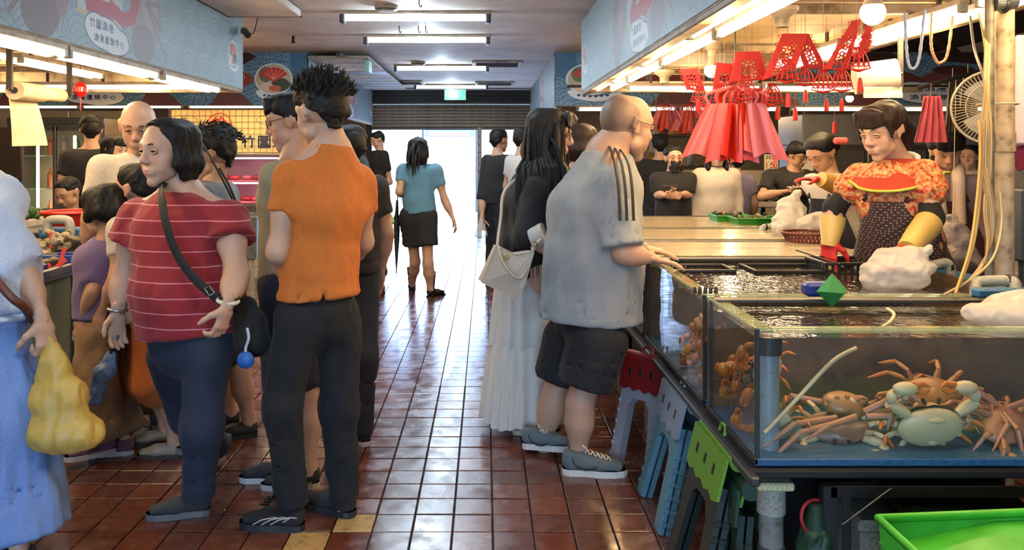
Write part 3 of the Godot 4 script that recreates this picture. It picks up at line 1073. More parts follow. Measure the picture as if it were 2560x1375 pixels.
	o = thing("stall_canopy", "pale canopy side of the meat stall running on to the shutter", "canopy", Vector3(-2.12, 2.02, -12.95))
	part("fascia", m_box(Vector3(0.03, 0.65, 5.7), 0.003), frame, o, Vector3(-0.017, 0.325, 0))
	banner_face("printed_banner", -2.12, 10.05, 15.75, 2.03, 2.66, tg, 1.0, o)
	part("bottom_rail", m_box(Vector3(0.07, 0.05, 5.7), 0.006), frame, o, Vector3(-0.04, 0.0, 0))
	o = thing("stall_canopy", "pale canopy side of the far stall behind the crab stall", "canopy", Vector3(0.84, 2.02, -12.95))
	part("fascia", m_box(Vector3(0.03, 0.65, 5.7), 0.003), frame, o, Vector3(0.017, 0.325, 0))
	banner_face("printed_banner", 0.84, 10.05, 15.75, 2.03, 2.66, tg, -1.0, o)
	part("bottom_rail", m_box(Vector3(0.07, 0.05, 5.7), 0.006), frame, o, Vector3(0.04, 0.0, 0))
# people
const SKIN := Color(0.36, 0.205, 0.13)      # linear base colours
const SKIN_PALE := Color(0.4, 0.24, 0.16)
const SKIN_TAN := Color(0.31, 0.17, 0.1)
var skin_mat: StandardMaterial3D
func lin(c: Color) -> Color:
	return c.srgb_to_linear()
func add_surface(into: ArrayMesh, b: MB) -> void:
	if b.v.is_empty():
		return
	var a := []
	a.resize(Mesh.ARRAY_MAX)
	a[Mesh.ARRAY_VERTEX] = b.v
	a[Mesh.ARRAY_NORMAL] = b.n
	a[Mesh.ARRAY_TEX_UV] = b.t
	a[Mesh.ARRAY_COLOR] = b.c
	a[Mesh.ARRAY_INDEX] = b.ix
	into.add_surface_from_arrays(Mesh.PRIMITIVE_TRIANGLES, a)
func hand_bones(wrist: Vector3, d: Vector3, n: Vector3, thumb: Vector3, curl: float, s := 1.0, spread := 0.05) -> Array:
	var l := []
	d = d.normalized()
	n = (n - d * n.dot(d)).normalized()
	var t := (thumb - d * thumb.dot(d) - n * thumb.dot(n)).normalized()
	l.append(bone(wrist - d * 0.03 * s, wrist + d * 0.03 * s, Vector2(0.026, 0.02) * s, Vector2(0.036, 0.017) * s, t))
	l.append(bone(wrist + d * 0.03 * s, wrist + d * 0.082 * s, Vector2(0.037, 0.016) * s, Vector2(0.038, 0.0125) * s, t))
	var lens := [0.072, 0.08, 0.074, 0.058]
	for i in 4:
		var off := (1.5 - i) * 0.0195 * s
		var p := wrist + d * (0.088 - absf(i - 1.2) * 0.003) * s + t * off
		var a := -curl * 0.35
		var dd := (d + t * (1.5 - i) * spread).normalized()
		var r := (0.0088 if i < 3 else 0.0076) * s
		for k in 3:
			a += curl * [0.75, 0.95, 0.6][k]
			var e: Vector3 = dd * cos(a) + n * sin(a)
			var q: Vector3 = p + e * lens[i] * s * [0.46, 0.31, 0.23][k]
			l.append(bone(p, q, Vector2(r, r), Vector2(r * 0.92, r * 0.92)))
			p = q
			r *= 0.93
	var p := wrist + d * 0.02 * s + t * 0.026 * s
	var e := (d * 0.62 + t * 0.75 + n * minf(0.5, 0.25 + 0.2 * curl)).normalized()
	for k in 3:
		var q: Vector3 = p + e * [0.042, 0.03, 0.025][k] * s
		var r: float = [0.0135, 0.0105, 0.0095][k] * s
		l.append(bone(p, q, Vector2(r, r), Vector2(r * 0.85, r * 0.85)))
		p = q
		e = (e + d * 0.35 + n * 0.3 * curl - t * 0.2).normalized()
	return l
func head_basis(f: Vector3, roll := 0.0) -> Basis:
	f = f.normalized()
	var r := f.cross(Vector3.UP).normalized()
	var u := r.cross(f).normalized()
	u = u.rotated(f, roll)
	r = r.rotated(f, roll)
	return Basis(r, u, f)
func head_bones(c: Vector3, b: Basis, s: float, fat: float) -> Array:
	var l := []
	var P := func(x: float, y: float, z: float) -> Vector3: return c + b * (Vector3(x, y, z) * s)
	var X := b.x
	l.append(bone(P.call(0, 0.035, 0.018), P.call(0, 0.03, -0.03), Vector2(0.072, 0.082) * s, Vector2(0.076, 0.085) * s, X))
	l.append(bone(P.call(0, 0.02, 0.036), P.call(0, -0.055, 0.042), Vector2(0.061 * fat, 0.05) * s, Vector2(0.047 * fat, 0.04) * s, X))
	l.append(bone(P.call(-0.03 * fat, -0.06, 0.018), P.call(0, -0.098, 0.064), Vector2(0.03, 0.028) * s, Vector2(0.017, 0.017) * s, X))
	l.append(bone(P.call(0.03 * fat, -0.06, 0.018), P.call(0, -0.098, 0.064), Vector2(0.03, 0.028) * s, Vector2(0.017, 0.017) * s, X))
	for q in [-1.0, 1.0]:
		l.append(bone(P.call(0.036 * q * fat, -0.022, 0.05), P.call(0.033 * q * fat, -0.045, 0.052), Vector2(0.026, 0.026) * s, Vector2(0.024, 0.024) * s, X))
		l.append(bone(P.call(0.012 * q, 0.031, 0.088), P.call(0.046 * q, 0.036, 0.07), Vector2(0.009, 0.009) * s, Vector2(0.009, 0.009) * s, X))
		l.append(bone(P.call(0.0095 * q, -0.0275, 0.094), P.call(0.0095 * q, -0.027, 0.09), Vector2(0.0085, 0.0075) * s, Vector2(0.0085, 0.0075) * s, X))
		l.append(bone(P.call(0.076 * q, 0.02, -0.012), P.call(0.074 * q, -0.022, -0.002), Vector2(0.0075, 0.017) * s, Vector2(0.0075, 0.011) * s, (b.x * q + b.z * -0.35)))
		l.append(bone(P.call(0.083 * q, 0.027, -0.02), P.call(0.083 * q, -0.005, -0.024), Vector2(0.006, 0.006) * s, Vector2(0.006, 0.006) * s, X))
	l.append(bone(P.call(0, 0.02, 0.088), P.call(0, -0.02, 0.104), Vector2(0.0085, 0.009) * s, Vector2(0.0125, 0.0115) * s, X))
	l.append(bone(P.call(-0.016, -0.055, 0.079), P.call(0.016, -0.055, 0.079), Vector2(0.009, 0.012) * s, Vector2(0.009, 0.012) * s, b.y))
	l.append(bone(P.call(-0.012, -0.07, 0.078), P.call(0.012, -0.07, 0.078), Vector2(0.009, 0.011) * s, Vector2(0.009, 0.011) * s, b.y))
	for q in [-1.0, 1.0]:
		blob(l, P.call(0.031 * q, 0.012, 0.099), 0.0165 * s, -1.0)
	return l
func face_lines(into: ArrayMesh, c: Vector3, b: Basis, s: float, org: Vector3, skin: Color, brow := Color(0.03, 0.02, 0.015), smile := 0.0, shut := 0.0, lip := Color(0.4, 0.16, 0.13)) -> void:
	var m := MB.new()
	m.colored = true
	var P := func(x: float, y: float, z: float) -> Vector3: return c + b * (Vector3(x, y, z) * s) - org
	for q in [-1.0, 1.0]:
		var e: Vector3 = P.call(0.031 * q, 0.01, 0.0735)
		m.col = Color(0.6, 0.56, 0.52)
		m.ball(e, Vector3(0.0135, 0.0115, 0.0115) * s, 10, b)
		m.col = Color(0.012, 0.008, 0.006)
		m.ball(e + b * (Vector3(0.0, -0.001, 0.0085) * s), Vector3(0.0058, 0.0058, 0.0042) * s, 8, b)
		m.col = skin * 0.92
		var up := []
		var low := []
		for k in 7:
			var t := -1.0 + k / 3.0
			var z := 0.0735 + 0.0118 * sqrt(maxf(0.0, 1.0 - 0.6 * t * t))
			up.append(P.call(0.031 * q + t * 0.0148, 0.0105 + (0.0068 - shut * 0.009) * (1.0 - t * t), z))
			low.append(P.call(0.031 * q + t * 0.0145, 0.0085 - 0.0058 * (1.0 - t * t), z - 0.0005))
		m.tube(up, [0.003 * s, 0.0045 * s, 0.005 * s, 0.005 * s, 0.005 * s, 0.0045 * s, 0.003 * s], 6)
		m.tube(low, 0.0038 * s, 6)
		m.col = Color(0.015, 0.01, 0.008)
		var lash := []
		for p in up:
			lash.append(p + b * (Vector3(0, -0.004, 0.0026) * s))
		m.tube(lash, 0.0014 * s, 4)
		m.col = brow
		m.tube([P.call(0.011 * q, 0.0315, 0.0945), P.call(0.028 * q, 0.037, 0.0905), P.call(0.047 * q, 0.033, 0.077)], [0.0028 * s, 0.0034 * s, 0.0012 * s], 6)
	m.col = lip
	var sm := smile
	m.tube([P.call(-0.024, -0.0605 + sm, 0.077), P.call(-0.012, -0.057, 0.0885), P.call(0, -0.0585, 0.0905), P.call(0.012, -0.057, 0.0885), P.call(0.024, -0.0605 + sm, 0.077)], [0.001 * s, 0.0042 * s, 0.0038 * s, 0.0042 * s, 0.001 * s], 6)
	m.tube([P.call(-0.021, -0.0625 + sm, 0.0775), P.call(-0.01, -0.0675, 0.0872), P.call(0.01, -0.0675, 0.0872), P.call(0.021, -0.0625 + sm, 0.0775)], [0.001 * s, 0.005 * s, 0.005 * s, 0.001 * s], 6)
	m.col = lip * 0.25
	m.tube([P.call(-0.023, -0.0615 + sm, 0.0785), P.call(0, -0.0625, 0.0918), P.call(0.023, -0.0615 + sm, 0.0785)], 0.0011 * s, 4)
	add_surface(into, m)
func hair_locks(c: Vector3, b: Basis, s: float, org: Vector3, o: Dictionary) -> ArrayMesh:
	var m := MB.new()
	var r := RandomNumberGenerator.new()
	r.seed = o.get("seed", 1)
	var n: int = o.get("n", 120)
	var cc := Vector3(0, 0.03, -0.012)
	var rad := Vector3(0.081, 0.098, 0.1) * float(o.get("fill", 1.0))
	var inv := b.inverse()
	var made := 0
	var tries := 0
	var min_y: float = o.get("line", -0.25)
	while made < n and tries < n * 12:
		tries += 1
		var dir := Vector3(r.randfn(), r.randfn(), r.randfn()).normalized()
		if dir.y < min_y + dir.z * float(o.get("tilt", 0.95)):
			continue
		if dir.z > 0.55 and dir.y < float(o.get("brow", 0.62)):
			continue
		made += 1
		var p := cc + dir * rad
		var comb: Vector3 = o.get("comb", Vector3(0, 0.2, -0.4))
		var nor := (dir / rad).normalized()
		var tan_ := (comb - nor * comb.dot(nor))
		if o.has("part"):
			var pt: float = o.part
			tan_ = Vector3(signf(dir.x - pt), -0.25, -0.1 + (0.55 if dir.z > 0.45 and o.get("bangs", false) else 0.0))
			tan_ -= nor * tan_.dot(nor)
		var d := (tan_.normalized() + nor * float(o.get("lift", 0.3)) + Vector3(r.randf_range(-1, 1), r.randf_range(-1, 1), r.randf_range(-1, 1)) * float(o.get("mess", 0.15))).normalized()
		var ln: float = float(o.get("length", 0.08)) * r.randf_range(0.75, 1.15)
		if o.get("bangs", false) and dir.z > 0.5:
			ln = minf(ln, float(o.get("bang_length", 0.1)))
			if not o.has("part"):
				d = (Vector3(dir.x * 0.6, -0.2, 1.0) * 1.0 + nor * 0.3).normalized()
		var segs: int = o.get("segs", 6)
		var pts := []
		var rr := []
		var w: float = float(o.get("width", 0.011)) * r.randf_range(0.7, 1.2) * s
		var st := ln / segs
		for k in segs + 1:
			pts.append(c + b * (p * s) - org)
			var t := float(k) / segs
			rr.append(w * (0.55 + 0.45 * sin(PI * minf(t * 1.6, 1.0))) * (1.0 - pow(t, 3.0) * 0.85))
			d = (d + inv * Vector3.DOWN * float(o.get("fall", 0.2)) * (1.0 + t)).normalized()
			p += d * st
			var q := (p - cc) / rad
			var want := 1.0 + float(o.get("thick", 0.07)) * (0.5 + r.randf() * 0.5) * minf(1.0, k * 0.6)
			if q.length() < want:
				q = q.normalized() * want
				p = cc + q * rad
			if o.has("torso"):
				var wp := c + b * (p * s)
				var ta: Vector3 = o.torso[0]
				var tb: Vector3 = o.torso[1]
				var tr: Vector2 = o.torso[2]
				var f: Vector3 = o.torso[3]
				if wp.y < ta.y + 0.02:
					var ax := ta.lerp(tb, clampf((ta.y - wp.y) / (ta.y - tb.y), 0, 1))
					var side := f.cross(Vector3.UP)
					var q2 := Vector2((wp - ax).dot(side) / tr.x, (wp - ax).dot(f) / tr.y)
					if q2.length() < 1.0:
						q2 = q2.normalized()
						wp = Vector3(ax.x, wp.y, ax.z) + side * q2.x * tr.x + f * q2.y * tr.y
						p = inv * ((wp - c) / s)
		m.tube(pts, rr, 5, false, 0.45, b * nor)
	return m.done()
func hair_cap(c: Vector3, b: Basis, s: float, org: Vector3, grow: float, front: Vector2, nape: Vector2, cell := 0.008) -> ArrayMesh:
	var l := []
	l.append(bone(c + b * (Vector3(0, 0.035, 0.018) * s), c + b * (Vector3(0, 0.03, -0.03) * s), Vector2(0.072 + grow, 0.082 + grow) * s, Vector2(0.076 + grow, 0.085 + grow) * s, b.x))
	var dirv := Vector3(0, nape.x - front.x, nape.y - front.y)
	var nrm := Vector3(0, dirv.z, -dirv.y).normalized()
	if nrm.y > 0.0:
		nrm = -nrm
	return soft(l, cell, 0.006, org, {"clips": [[c + b * (Vector3(0, front.x, front.y) * s), b * nrm]], "fold": 0.003, "fold_scale": Vector3(5, 5, 5)})
func glasses(parent: Node3D, c: Vector3, b: Basis, s: float, org: Vector3, m: Material, round_ := false) -> void:
	var k := MB.new()
	var P := func(x: float, y: float, z: float) -> Vector3: return c + b * (Vector3(x, y, z) * s) - org
	for q in [-1.0, 1.0]:
		var pts := []
		for i in 17:
			var a := TAU * i / 16
			var ex := cos(a)
			var ey := sin(a)
			if not round_:
				ex = signf(ex) * pow(absf(ex), 0.6)
				ey = signf(ey) * pow(absf(ey), 0.6)
			pts.append(P.call(0.034 * q + ex * 0.025, 0.007 + ey * 0.019, 0.1 - absf(ex * q + 1.0) * 0.004))
		k.tube(pts, 0.0014 * s, 5, false)
		k.tube([P.call(0.059 * q, 0.012, 0.092), P.call(0.079 * q, 0.014, 0.06), P.call(0.084 * q, 0.018, -0.005), P.call(0.08 * q, -0.005, -0.03)], 0.0014 * s, 5)
	k.tube([P.call(-0.01, 0.01, 0.1), P.call(0, 0.013, 0.104), P.call(0.01, 0.01, 0.1)], 0.0013 * s, 5)
	part("glasses", k.done(), m, parent)
func face_mask(parent: Node3D, c: Vector3, b: Basis, s: float, org: Vector3, m: Material) -> void:
	var rows := []
	for j in 9:
		var t := j / 8.0
		var row := []
		for i in 15:
			var a := lerpf(-1.25, 1.25, i / 14.0)
			var y := lerpf(-0.014, -0.104, t)
			var bulge := 0.1 + 0.012 * sin(PI * t) * cos(a) + (0.004 if j % 2 == 0 else 0.0)
			row.append(c + b * (Vector3(sin(a) * 0.07 * (1.0 - 0.25 * t), y, cos(a) * (bulge + 0.006) - 0.0 - 0.012 * t) * s) - org)
		rows.append(row)
	var k := MB.new()
	k.grid(rows)
	for q in [-1.0, 1.0]:
		k.tube([c + b * (Vector3(0.066 * q, -0.03, 0.035) * s) - org, c + b * (Vector3(0.083 * q, 0.015, -0.018) * s) - org, c + b * (Vector3(0.062 * q, -0.07, 0.03) * s) - org], 0.0016 * s, 4)
	part("face_mask", k.done(), m, parent)
func shoe(parent: Node3D, org: Vector3, heel: Vector3, d: Vector3, len_: float, upper: Material, sole: Material, pitch := 0.0, kind := "sneaker", called := "shoe", cell := 0.009) -> Node3D:
	d = d.normalized()
	var side := d.cross(Vector3.UP).normalized()
	var fd := d.rotated(side, -pitch)
	var up := side.cross(fd).normalized()
	var k := len_ / 0.28
	var P := func(z: float, y: float, x := 0.0) -> Vector3: return heel + (fd * z + up * y + side * x) * k
	var l := []
	var sh := 0.03
	if kind == "boot":
		sh = 0.02
	l.append(bone(P.call(0.045, 0.055), P.call(0.15, 0.05), Vector2(0.037, 0.042) * k, Vector2(0.042, 0.033) * k, side))
	l.append(bone(P.call(0.15, 0.05), P.call(0.235, 0.04), Vector2(0.043, 0.031) * k, Vector2(0.035, 0.022) * k, side))
	if kind == "boot":
		l.append(bone(P.call(0.055, 0.06), P.call(0.05, 0.3), Vector2(0.04, 0.042) * k, Vector2(0.062, 0.062) * k, side, 2))
	else:
		l.append(bone(P.call(0.05, 0.06), P.call(0.052, 0.092), Vector2(0.036, 0.046) * k, Vector2(0.037, 0.047) * k, side, 2))
	var o := part(called, soft(l, cell, 0.008, org), upper, parent)
	var foot := PackedVector2Array()
	for q in [[0.0, 0.0], [0.008, 0.026], [0.03, 0.037], [0.1, 0.036], [0.17, 0.047], [0.225, 0.044], [0.26, 0.028], [0.275, 0.004], [0.262, -0.022], [0.23, -0.038], [0.17, -0.041], [0.1, -0.034], [0.03, -0.036], [0.008, -0.026]]:
		foot.append(Vector2(q[0] * k, q[1] * k))
	var b := MB.new()
	b.prism(foot, 0.0, sh * k, Transform3D(Basis(fd, side, up), heel - org))
	part("sole", b.done(), sole, o)
	return o
func human(o: Dictionary) -> Dictionary:
	var base: Vector3 = o.base
	base.y = o.get("floor", 0.0)
	var h: float = o.get("h", 1.65)
	var k := h / 1.75
	var f: Vector3 = (o.f as Vector3).normalized()
	var r := f.cross(Vector3.UP).normalized()
	var g: float = o.get("g", 1.0)
	var lean: Vector3 = o.get("lean", Vector3.ZERO)
	var j := {
		"hip": base + Vector3(0, 0.95 * k, 0), "waist": base + Vector3(0, 1.09 * k, 0) + lean * 0.25, "chest": base + Vector3(0, 1.30 * k, 0) + lean * 0.65 + f * 0.01,
		"neck": base + Vector3(0, 1.455 * k, 0) + lean - f * 0.01, "head": base + Vector3(0, 1.625 * k, 0) + lean * 1.25 + f * 0.02,
	}
	for s in [["L", -1.0], ["R", 1.0]]:
		var q: float = s[1]
		j["sh" + s[0]] = base + Vector3(0, 1.405 * k, 0) + lean * 0.95 + r * (0.178 * k * q * (0.6 + 0.4 * g))
		j["el" + s[0]] = base + Vector3(0, 1.13 * k, 0) + lean * 0.8 + r * (0.235 * k * q * (0.5 + 0.5 * g)) - f * 0.02
		j["wr" + s[0]] = base + Vector3(0, 0.90 * k, 0) + lean * 0.8 + r * (0.25 * k * q * (0.5 + 0.5 * g)) + f * 0.06
		j["hp" + s[0]] = base + Vector3(0, 0.90 * k, 0) + r * (0.09 * k * q * g)
		j["kn" + s[0]] = base + Vector3(0, 0.5 * k, 0) + r * (0.095 * k * q * g) + f * 0.015
		j["an" + s[0]] = base + Vector3(0, 0.085 * k, 0) + r * (0.1 * k * q) - f * 0.03
	var over: Dictionary = o.get("j", {})
	for key in over:
		j[key] = over[key]
	var cell: float = o.get("cell", 0.018)
	if o.has("shoes"):
		for s in ["L", "R"]:
			if o.shoes.has("heel" + s):
				var an: Vector3 = o.shoes["heel" + s] + (o.shoes.get("d" + s, f) as Vector3).normalized() * float(o.shoes.get("len", 0.27 * k)) * 0.185
				j["an" + s] = Vector3(an.x, maxf(j["an" + s].y, 0.075), an.z)
	var node := thing("person", o.label, "person", base, o.get("group", ""))
	var skin: Color = o.get("skin", SKIN)
	var body := ArrayMesh.new()
	var ag: float = o.get("arm_g", 0.5 + 0.5 * g)
	var ag0 := ag
	var l := []
	var cw: float = o.get("chest_w", 0.155 * k * g)
	var cd: float = o.get("chest_d", 0.105 * k * g)
	var ww: float = o.get("waist_w", 0.14 * k * g)
	var wd: float = o.get("waist_d", 0.1 * k * g)
	var hw: float = o.get("hip_w", 0.165 * k * g)
	var hd: float = o.get("hip_d", 0.115 * k * g)
	var hs: float = o.get("head_s", (0.7 + 0.36 * k))
	var hf: Vector3 = o.get("face", f)
	var hb := head_basis(hf, o.get("roll", 0.0))
	var inset := 0.82
	chain(l, [j.chest, j.waist, j.hip], [Vector2(cw, cd) * inset, Vector2(ww, wd) * inset, Vector2(hw, hd) * inset], r)
	chain(l, [j.neck - Vector3(0, 0.05 * k, 0), j.chest], [Vector2(cw * 0.55, cd * 0.55), Vector2(cw, cd) * inset], r)
	var nr: float = o.get("neck_r", 0.054 * (0.4 + 0.6 * k) * (0.6 + 0.4 * g))
	chain(l, [j.neck, j.head + hb * (Vector3(0, -0.03, -0.02) * hs)], [nr * 1.12, nr])
	for s in ["L", "R"]:
		chain(l, [j.neck.lerp(j["sh" + s], 0.2), j["sh" + s]], [0.045 * k * ag, 0.05 * k * ag])
		if o.has("shirt") and o.shirt.get("sleeve", 0.6) > 1.0:
			ag = ag0 * 0.8
		chain(l, [j["sh" + s], j["sh" + s].lerp(j["el" + s], 0.45), j["el" + s], j["el" + s].lerp(j["wr" + s], 0.35), j["wr" + s]], [0.048 * k * ag, 0.046 * k * ag, 0.038 * k * ag, 0.038 * k * ag, 0.025 * k * (0.5 + 0.5 * ag)])
		var lg: float = o.get("leg_g", 0.5 + 0.5 * g)
		if o.has("lower") and o.lower.get("len", 2.0) > 1.0:
			lg *= 0.62
		chain(l, [j["hp" + s], j["kn" + s], j["kn" + s].lerp(j["an" + s], 0.35), j["an" + s], j["an" + s] - Vector3(0, 0.05 * k, 0)], [0.083 * k * lg, 0.054 * k * lg, 0.056 * k * lg, 0.034 * k * (0.4 + 0.6 * lg), 0.035 * k])
	soft(l, cell, o.get("smooth", 0.014), base, {"color": skin, "into": body})
	if o.get("head", true):
		var paints: Array = o.get("paints", [])
		var pp := []
		for p in paints:
			pp.append([j.head + hb * (p[0] * hs), p[1] * hs, p[2], hb])
		pp.append([j.head + hb * (Vector3(0, -0.02, 0.09) * hs), Vector3(0.07, 0.04, 0.03) * hs, skin.lerp(Color(0.6, 0.22, 0.16), 0.12), hb])
		soft(head_bones(j.head, hb, hs, o.get("fat", 1.0)), o.get("head_cell", cell * 0.4), 0.006, base, {"color": skin, "into": body, "paints": pp})
		if o.get("features", true):
			face_lines(body, j.head, hb, hs, base, skin, o.get("brow", Color(0.03, 0.02, 0.015)), o.get("smile", 0.0), o.get("shut", 0.0), o.get("lip", Color(0.36, 0.14, 0.11)))
	for s in [["L", -1.0], ["R", 1.0]]:
		var hd_: Dictionary = o.get("hand" + s[0], {})
		if hd_.get("none", false):
			continue
		var d: Vector3 = hd_.get("d", (j["wr" + s[0]] - j["el" + s[0]]).normalized() + Vector3(0, -0.3, 0))
		var nn: Vector3 = hd_.get("n", -r * float(s[1]))
		var th: Vector3 = hd_.get("t", f)
		var hl := hand_bones(j["wr" + s[0]], d, nn, th, hd_.get("curl", 0.55), k * float(o.get("hand_s", 1.0)) * (0.3 + 0.7 / maxf(k, 0.6)))
		soft(hl, o.get("hand_cell", cell * 0.4), 0.0035, base, {"color": hd_.get("color", skin), "into": body})
	if skin_mat == null:
		skin_mat = mat(Color.WHITE, 0.5)
		skin_mat.vertex_color_use_as_albedo = true
		skin_mat.metallic_specular = 0.4
	part("body", body, skin_mat, node)
	ag = ag0
	if o.has("shirt"):
		var sh: Dictionary = o.shirt
		var loose: float = sh.get("loose", 0.018)
		var hem: Vector3 = sh.get("hem", j.hip + Vector3(0, sh.get("hem_dy", 0.0), 0))
		l = []
		var top: Vector3 = j.neck + Vector3(0, float(sh.get("neck_dy", -0.03)) * k, 0)
		var shm: Vector3 = (j.shL + j.shR) * 0.5
		var sw: float = j.shL.distance_to(j.shR) * 0.5
		chain(l, [top, shm - Vector3(0, 0.02, 0), j.chest, j.waist, hem],
			[sh.get("neck_r", Vector2(nr * 1.35 + 0.01, nr * 1.3 + 0.008)), Vector2(sw * 0.9, cd * 0.82 + loose), Vector2(cw + loose, cd + loose), Vector2(ww + loose * sh.get("flare", 1.2), wd + loose * sh.get("flare", 1.2)), sh.get("hem_r", Vector2(hw + loose + 0.006, hd + loose + 0.006))], sh.get("u", r), 3)
		var sl: float = sh.get("sleeve", 0.6)
		for s in ["L", "R"]:
			l.append(bone(top.lerp(j["sh" + s], sh.get("trap", 0.18)) - Vector3(0, 0.026 * k, 0), j["sh" + s] - Vector3(0, 0.008, 0), Vector2(0.042, 0.052) * k, Vector2(0.05, 0.05) * k * ag + Vector2(loose, loose) * 0.4, Vector3.UP))
			var a: Vector3 = j["sh" + s]
			var e: Vector3 = j["el" + s]
			var w: Vector3 = j["wr" + s]
			var sr: float = sh.get("sleeve_r", 0.066) * k * ag
			if sl <= 1.0:
				l.append(bone(a, a.lerp(e, sl), Vector2(0.058 * k * ag + loose * 0.5, 0.06 * k * ag + loose * 0.5), Vector2(sr, sr), r, 2))
			else:
				chain(l, [a, e, e.lerp(w, sl - 1.0)], [0.058 * k * ag + loose * 0.4, sr * 0.85, sr * 0.72], r, 2)
		var cp := []
		if sh.has("vneck"):
			cp = []
		part(sh.get("name", "shirt"), soft(l, sh.get("cell", cell), sh.get("smooth", 0.016), base, {"fold": sh.get("fold", 0.007), "fold_scale": sh.get("fold_scale", Vector3(1.3, 0.55, 1.3)), "clips": sh.get("clips", [])}), sh.m, node)
	if o.has("lower"):
		var lo: Dictionary = o.lower
		var loose: float = lo.get("loose", 0.012)
		l = []
		var topp: Vector3 = j.hip + Vector3(0, float(lo.get("top_dy", 0.09)) * k, 0)
		chain(l, [topp, j.hip, j.hip - Vector3(0, 0.05 * k, 0)], [Vector2(ww * 0.94, wd * 0.94), Vector2(hw - 0.012, hd - 0.012), Vector2(hw * 0.86, hd * 0.88)], r)
		var lr: Vector3 = lo.get("r", Vector3(0.092, 0.07, 0.055))
		for s in ["L", "R"]:
			var a: Vector3 = j["hp" + s]
			var e: Vector3 = j["kn" + s]
			var w: Vector3 = j["an" + s]
			var ln: float = lo.get("len", 2.0)
			if ln <= 1.0:
				chain(l, [a, a.lerp(e, ln)], [lr.x * k + loose, lr.y * k + loose], r, 2)
			else:
				chain(l, [a, e, e.lerp(w, ln - 1.0)], [lr.x * k + loose, lr.y * k + loose, lr.z * k + loose], r, 2)
		part(lo.get("name", "trousers"), soft(l, lo.get("cell", cell), 0.016, base, {"fold": lo.get("fold", 0.006), "fold_scale": lo.get("fold_scale", Vector3(1.2, 0.7, 1.2))}), lo.m, node)
	if o.has("shoes"):
		var sd: Dictionary = o.shoes
		for s in ["L", "R"]:
			if sd.get("only", s) != s:
				continue
			var dd: Vector3 = sd.get("d" + s, f)
			var heel: Vector3 = sd.get("heel" + s, Vector3(j["an" + s].x, base.y, j["an" + s].z) - dd.normalized() * 0.055)
			shoe(node, base, heel, dd, sd.get("len", 0.27 * k), sd.m, sd.get("sole", sd.m), sd.get("pitch" + s, 0.0), sd.get("kind", "sneaker"), sd.get("name", "shoe"), sd.get("cell", cell * 0.6))
	if o.has("hair"):
		var hr: Dictionary = o.hair
		if hr.get("cap", true):
			var fr: Vector2 = hr.get("front", Vector2(0.088, 0.07))
			var np: Vector2 = hr.get("nape", Vector2(-0.05, -0.085))
			var hn := part("hair", hair_cap(j.head, hb, hs, base, hr.get("grow", 0.008), fr, np, maxf(0.007, cell * 0.5)), hr.m, node)
			if hr.has("vol"):
				var vl := []
				for q in hr.vol:
					vl.append(bone(j.head + hb * (q[0] * hs), j.head + hb * (q[1] * hs), q[2] * hs, q[3] * hs, hb.x, q[4] if q.size() > 4 else 0))
				part("hair_mass", soft(vl, hr.get("cell", maxf(0.007, cell * 0.5)), hr.get("smooth", 0.008), base, {"fold": hr.get("fold", 0.005), "fold_scale": hr.get("fold_scale", Vector3(6, 1.2, 6)), "clips": hr.get("clips", [])}), hr.m, hn)
			if hr.get("locks", not hr.has("vol")):
				part("locks", hair_locks(j.head, hb, hs, base, hr), hr.m, hn)
		else:
			part("hair", hair_locks(j.head, hb, hs, base, hr), hr.m, node)
	if o.has("glasses"):
		glasses(node, j.head, hb, hs, base, o.glasses)
	if o.has("mask"):
		face_mask(node, j.head, hb, hs, base, o.mask)
	return {"node": node, "j": j, "hb": hb, "hs": hs, "base": base, "r": r, "f": f, "k": k}
func bob_hair(y: float, thick := 0.02, front := -0.01) -> Array:
	var v := []
	for q in [-1.0, 1.0]:
		v.append([Vector3(q * 0.064, 0.08, front), Vector3(q * 0.084, y * 0.4, front), Vector2(thick, 0.05), Vector2(thick, 0.048)])
		v.append([Vector3(q * 0.084, y * 0.4, front), Vector3(q * 0.078, y, front - 0.012), Vector2(thick, 0.048), Vector2(thick * 0.6, 0.034)])
	v.append([Vector3(0, 0.05, -0.06), Vector3(0, y * 0.4, -0.075), Vector2(0.09, 0.052), Vector2(0.09, 0.05)])
	v.append([Vector3(0, y * 0.4, -0.075), Vector3(0, y, -0.065), Vector2(0.09, 0.05), Vector2(0.074, 0.032)])
	v.append([Vector3(0, 0.07, 0.005), Vector3(0, 0.06, -0.05), Vector2(0.086, 0.062), Vector2(0.09, 0.068)])
	return v
func short_hair(top := 0.03, side := 0.0) -> Array:
	var v := [[Vector3(0, 0.082, 0.035), Vector3(0, 0.085, -0.05), Vector2(0.066, 0.03 + top), Vector2(0.07, 0.03 + top)]]
	v.append([Vector3(0, 0.06, -0.05), Vector3(0, 0.0, -0.075), Vector2(0.079 + side, 0.042), Vector2(0.066 + side, 0.024)])
	v.append([Vector3(0, 0.0, -0.075), Vector3(0, -0.055, -0.07), Vector2(0.056, 0.02), Vector2(0.034, 0.012)])
	for q in [-1.0, 1.0]:
		v.append([Vector3(q * 0.062, 0.075, 0.02), Vector3(q * 0.07, 0.03, -0.03), Vector2(0.02 + side, 0.045), Vector2(0.014 + side, 0.04)])
	return v
func fringe(y := 0.035) -> Array:
	return [[Vector3(-0.04, 0.1, 0.075), Vector3(-0.045, y, 0.082), Vector2(0.03, 0.014), Vector2(0.024, 0.007), 2], [Vector3(0.04, 0.1, 0.075), Vector3(0.045, y, 0.082), Vector2(0.03, 0.014), Vector2(0.024, 0.007), 2], [Vector3(0, 0.11, 0.08), Vector3(0, y, 0.096), Vector2(0.03, 0.012), Vector2(0.024, 0.006), 2]]
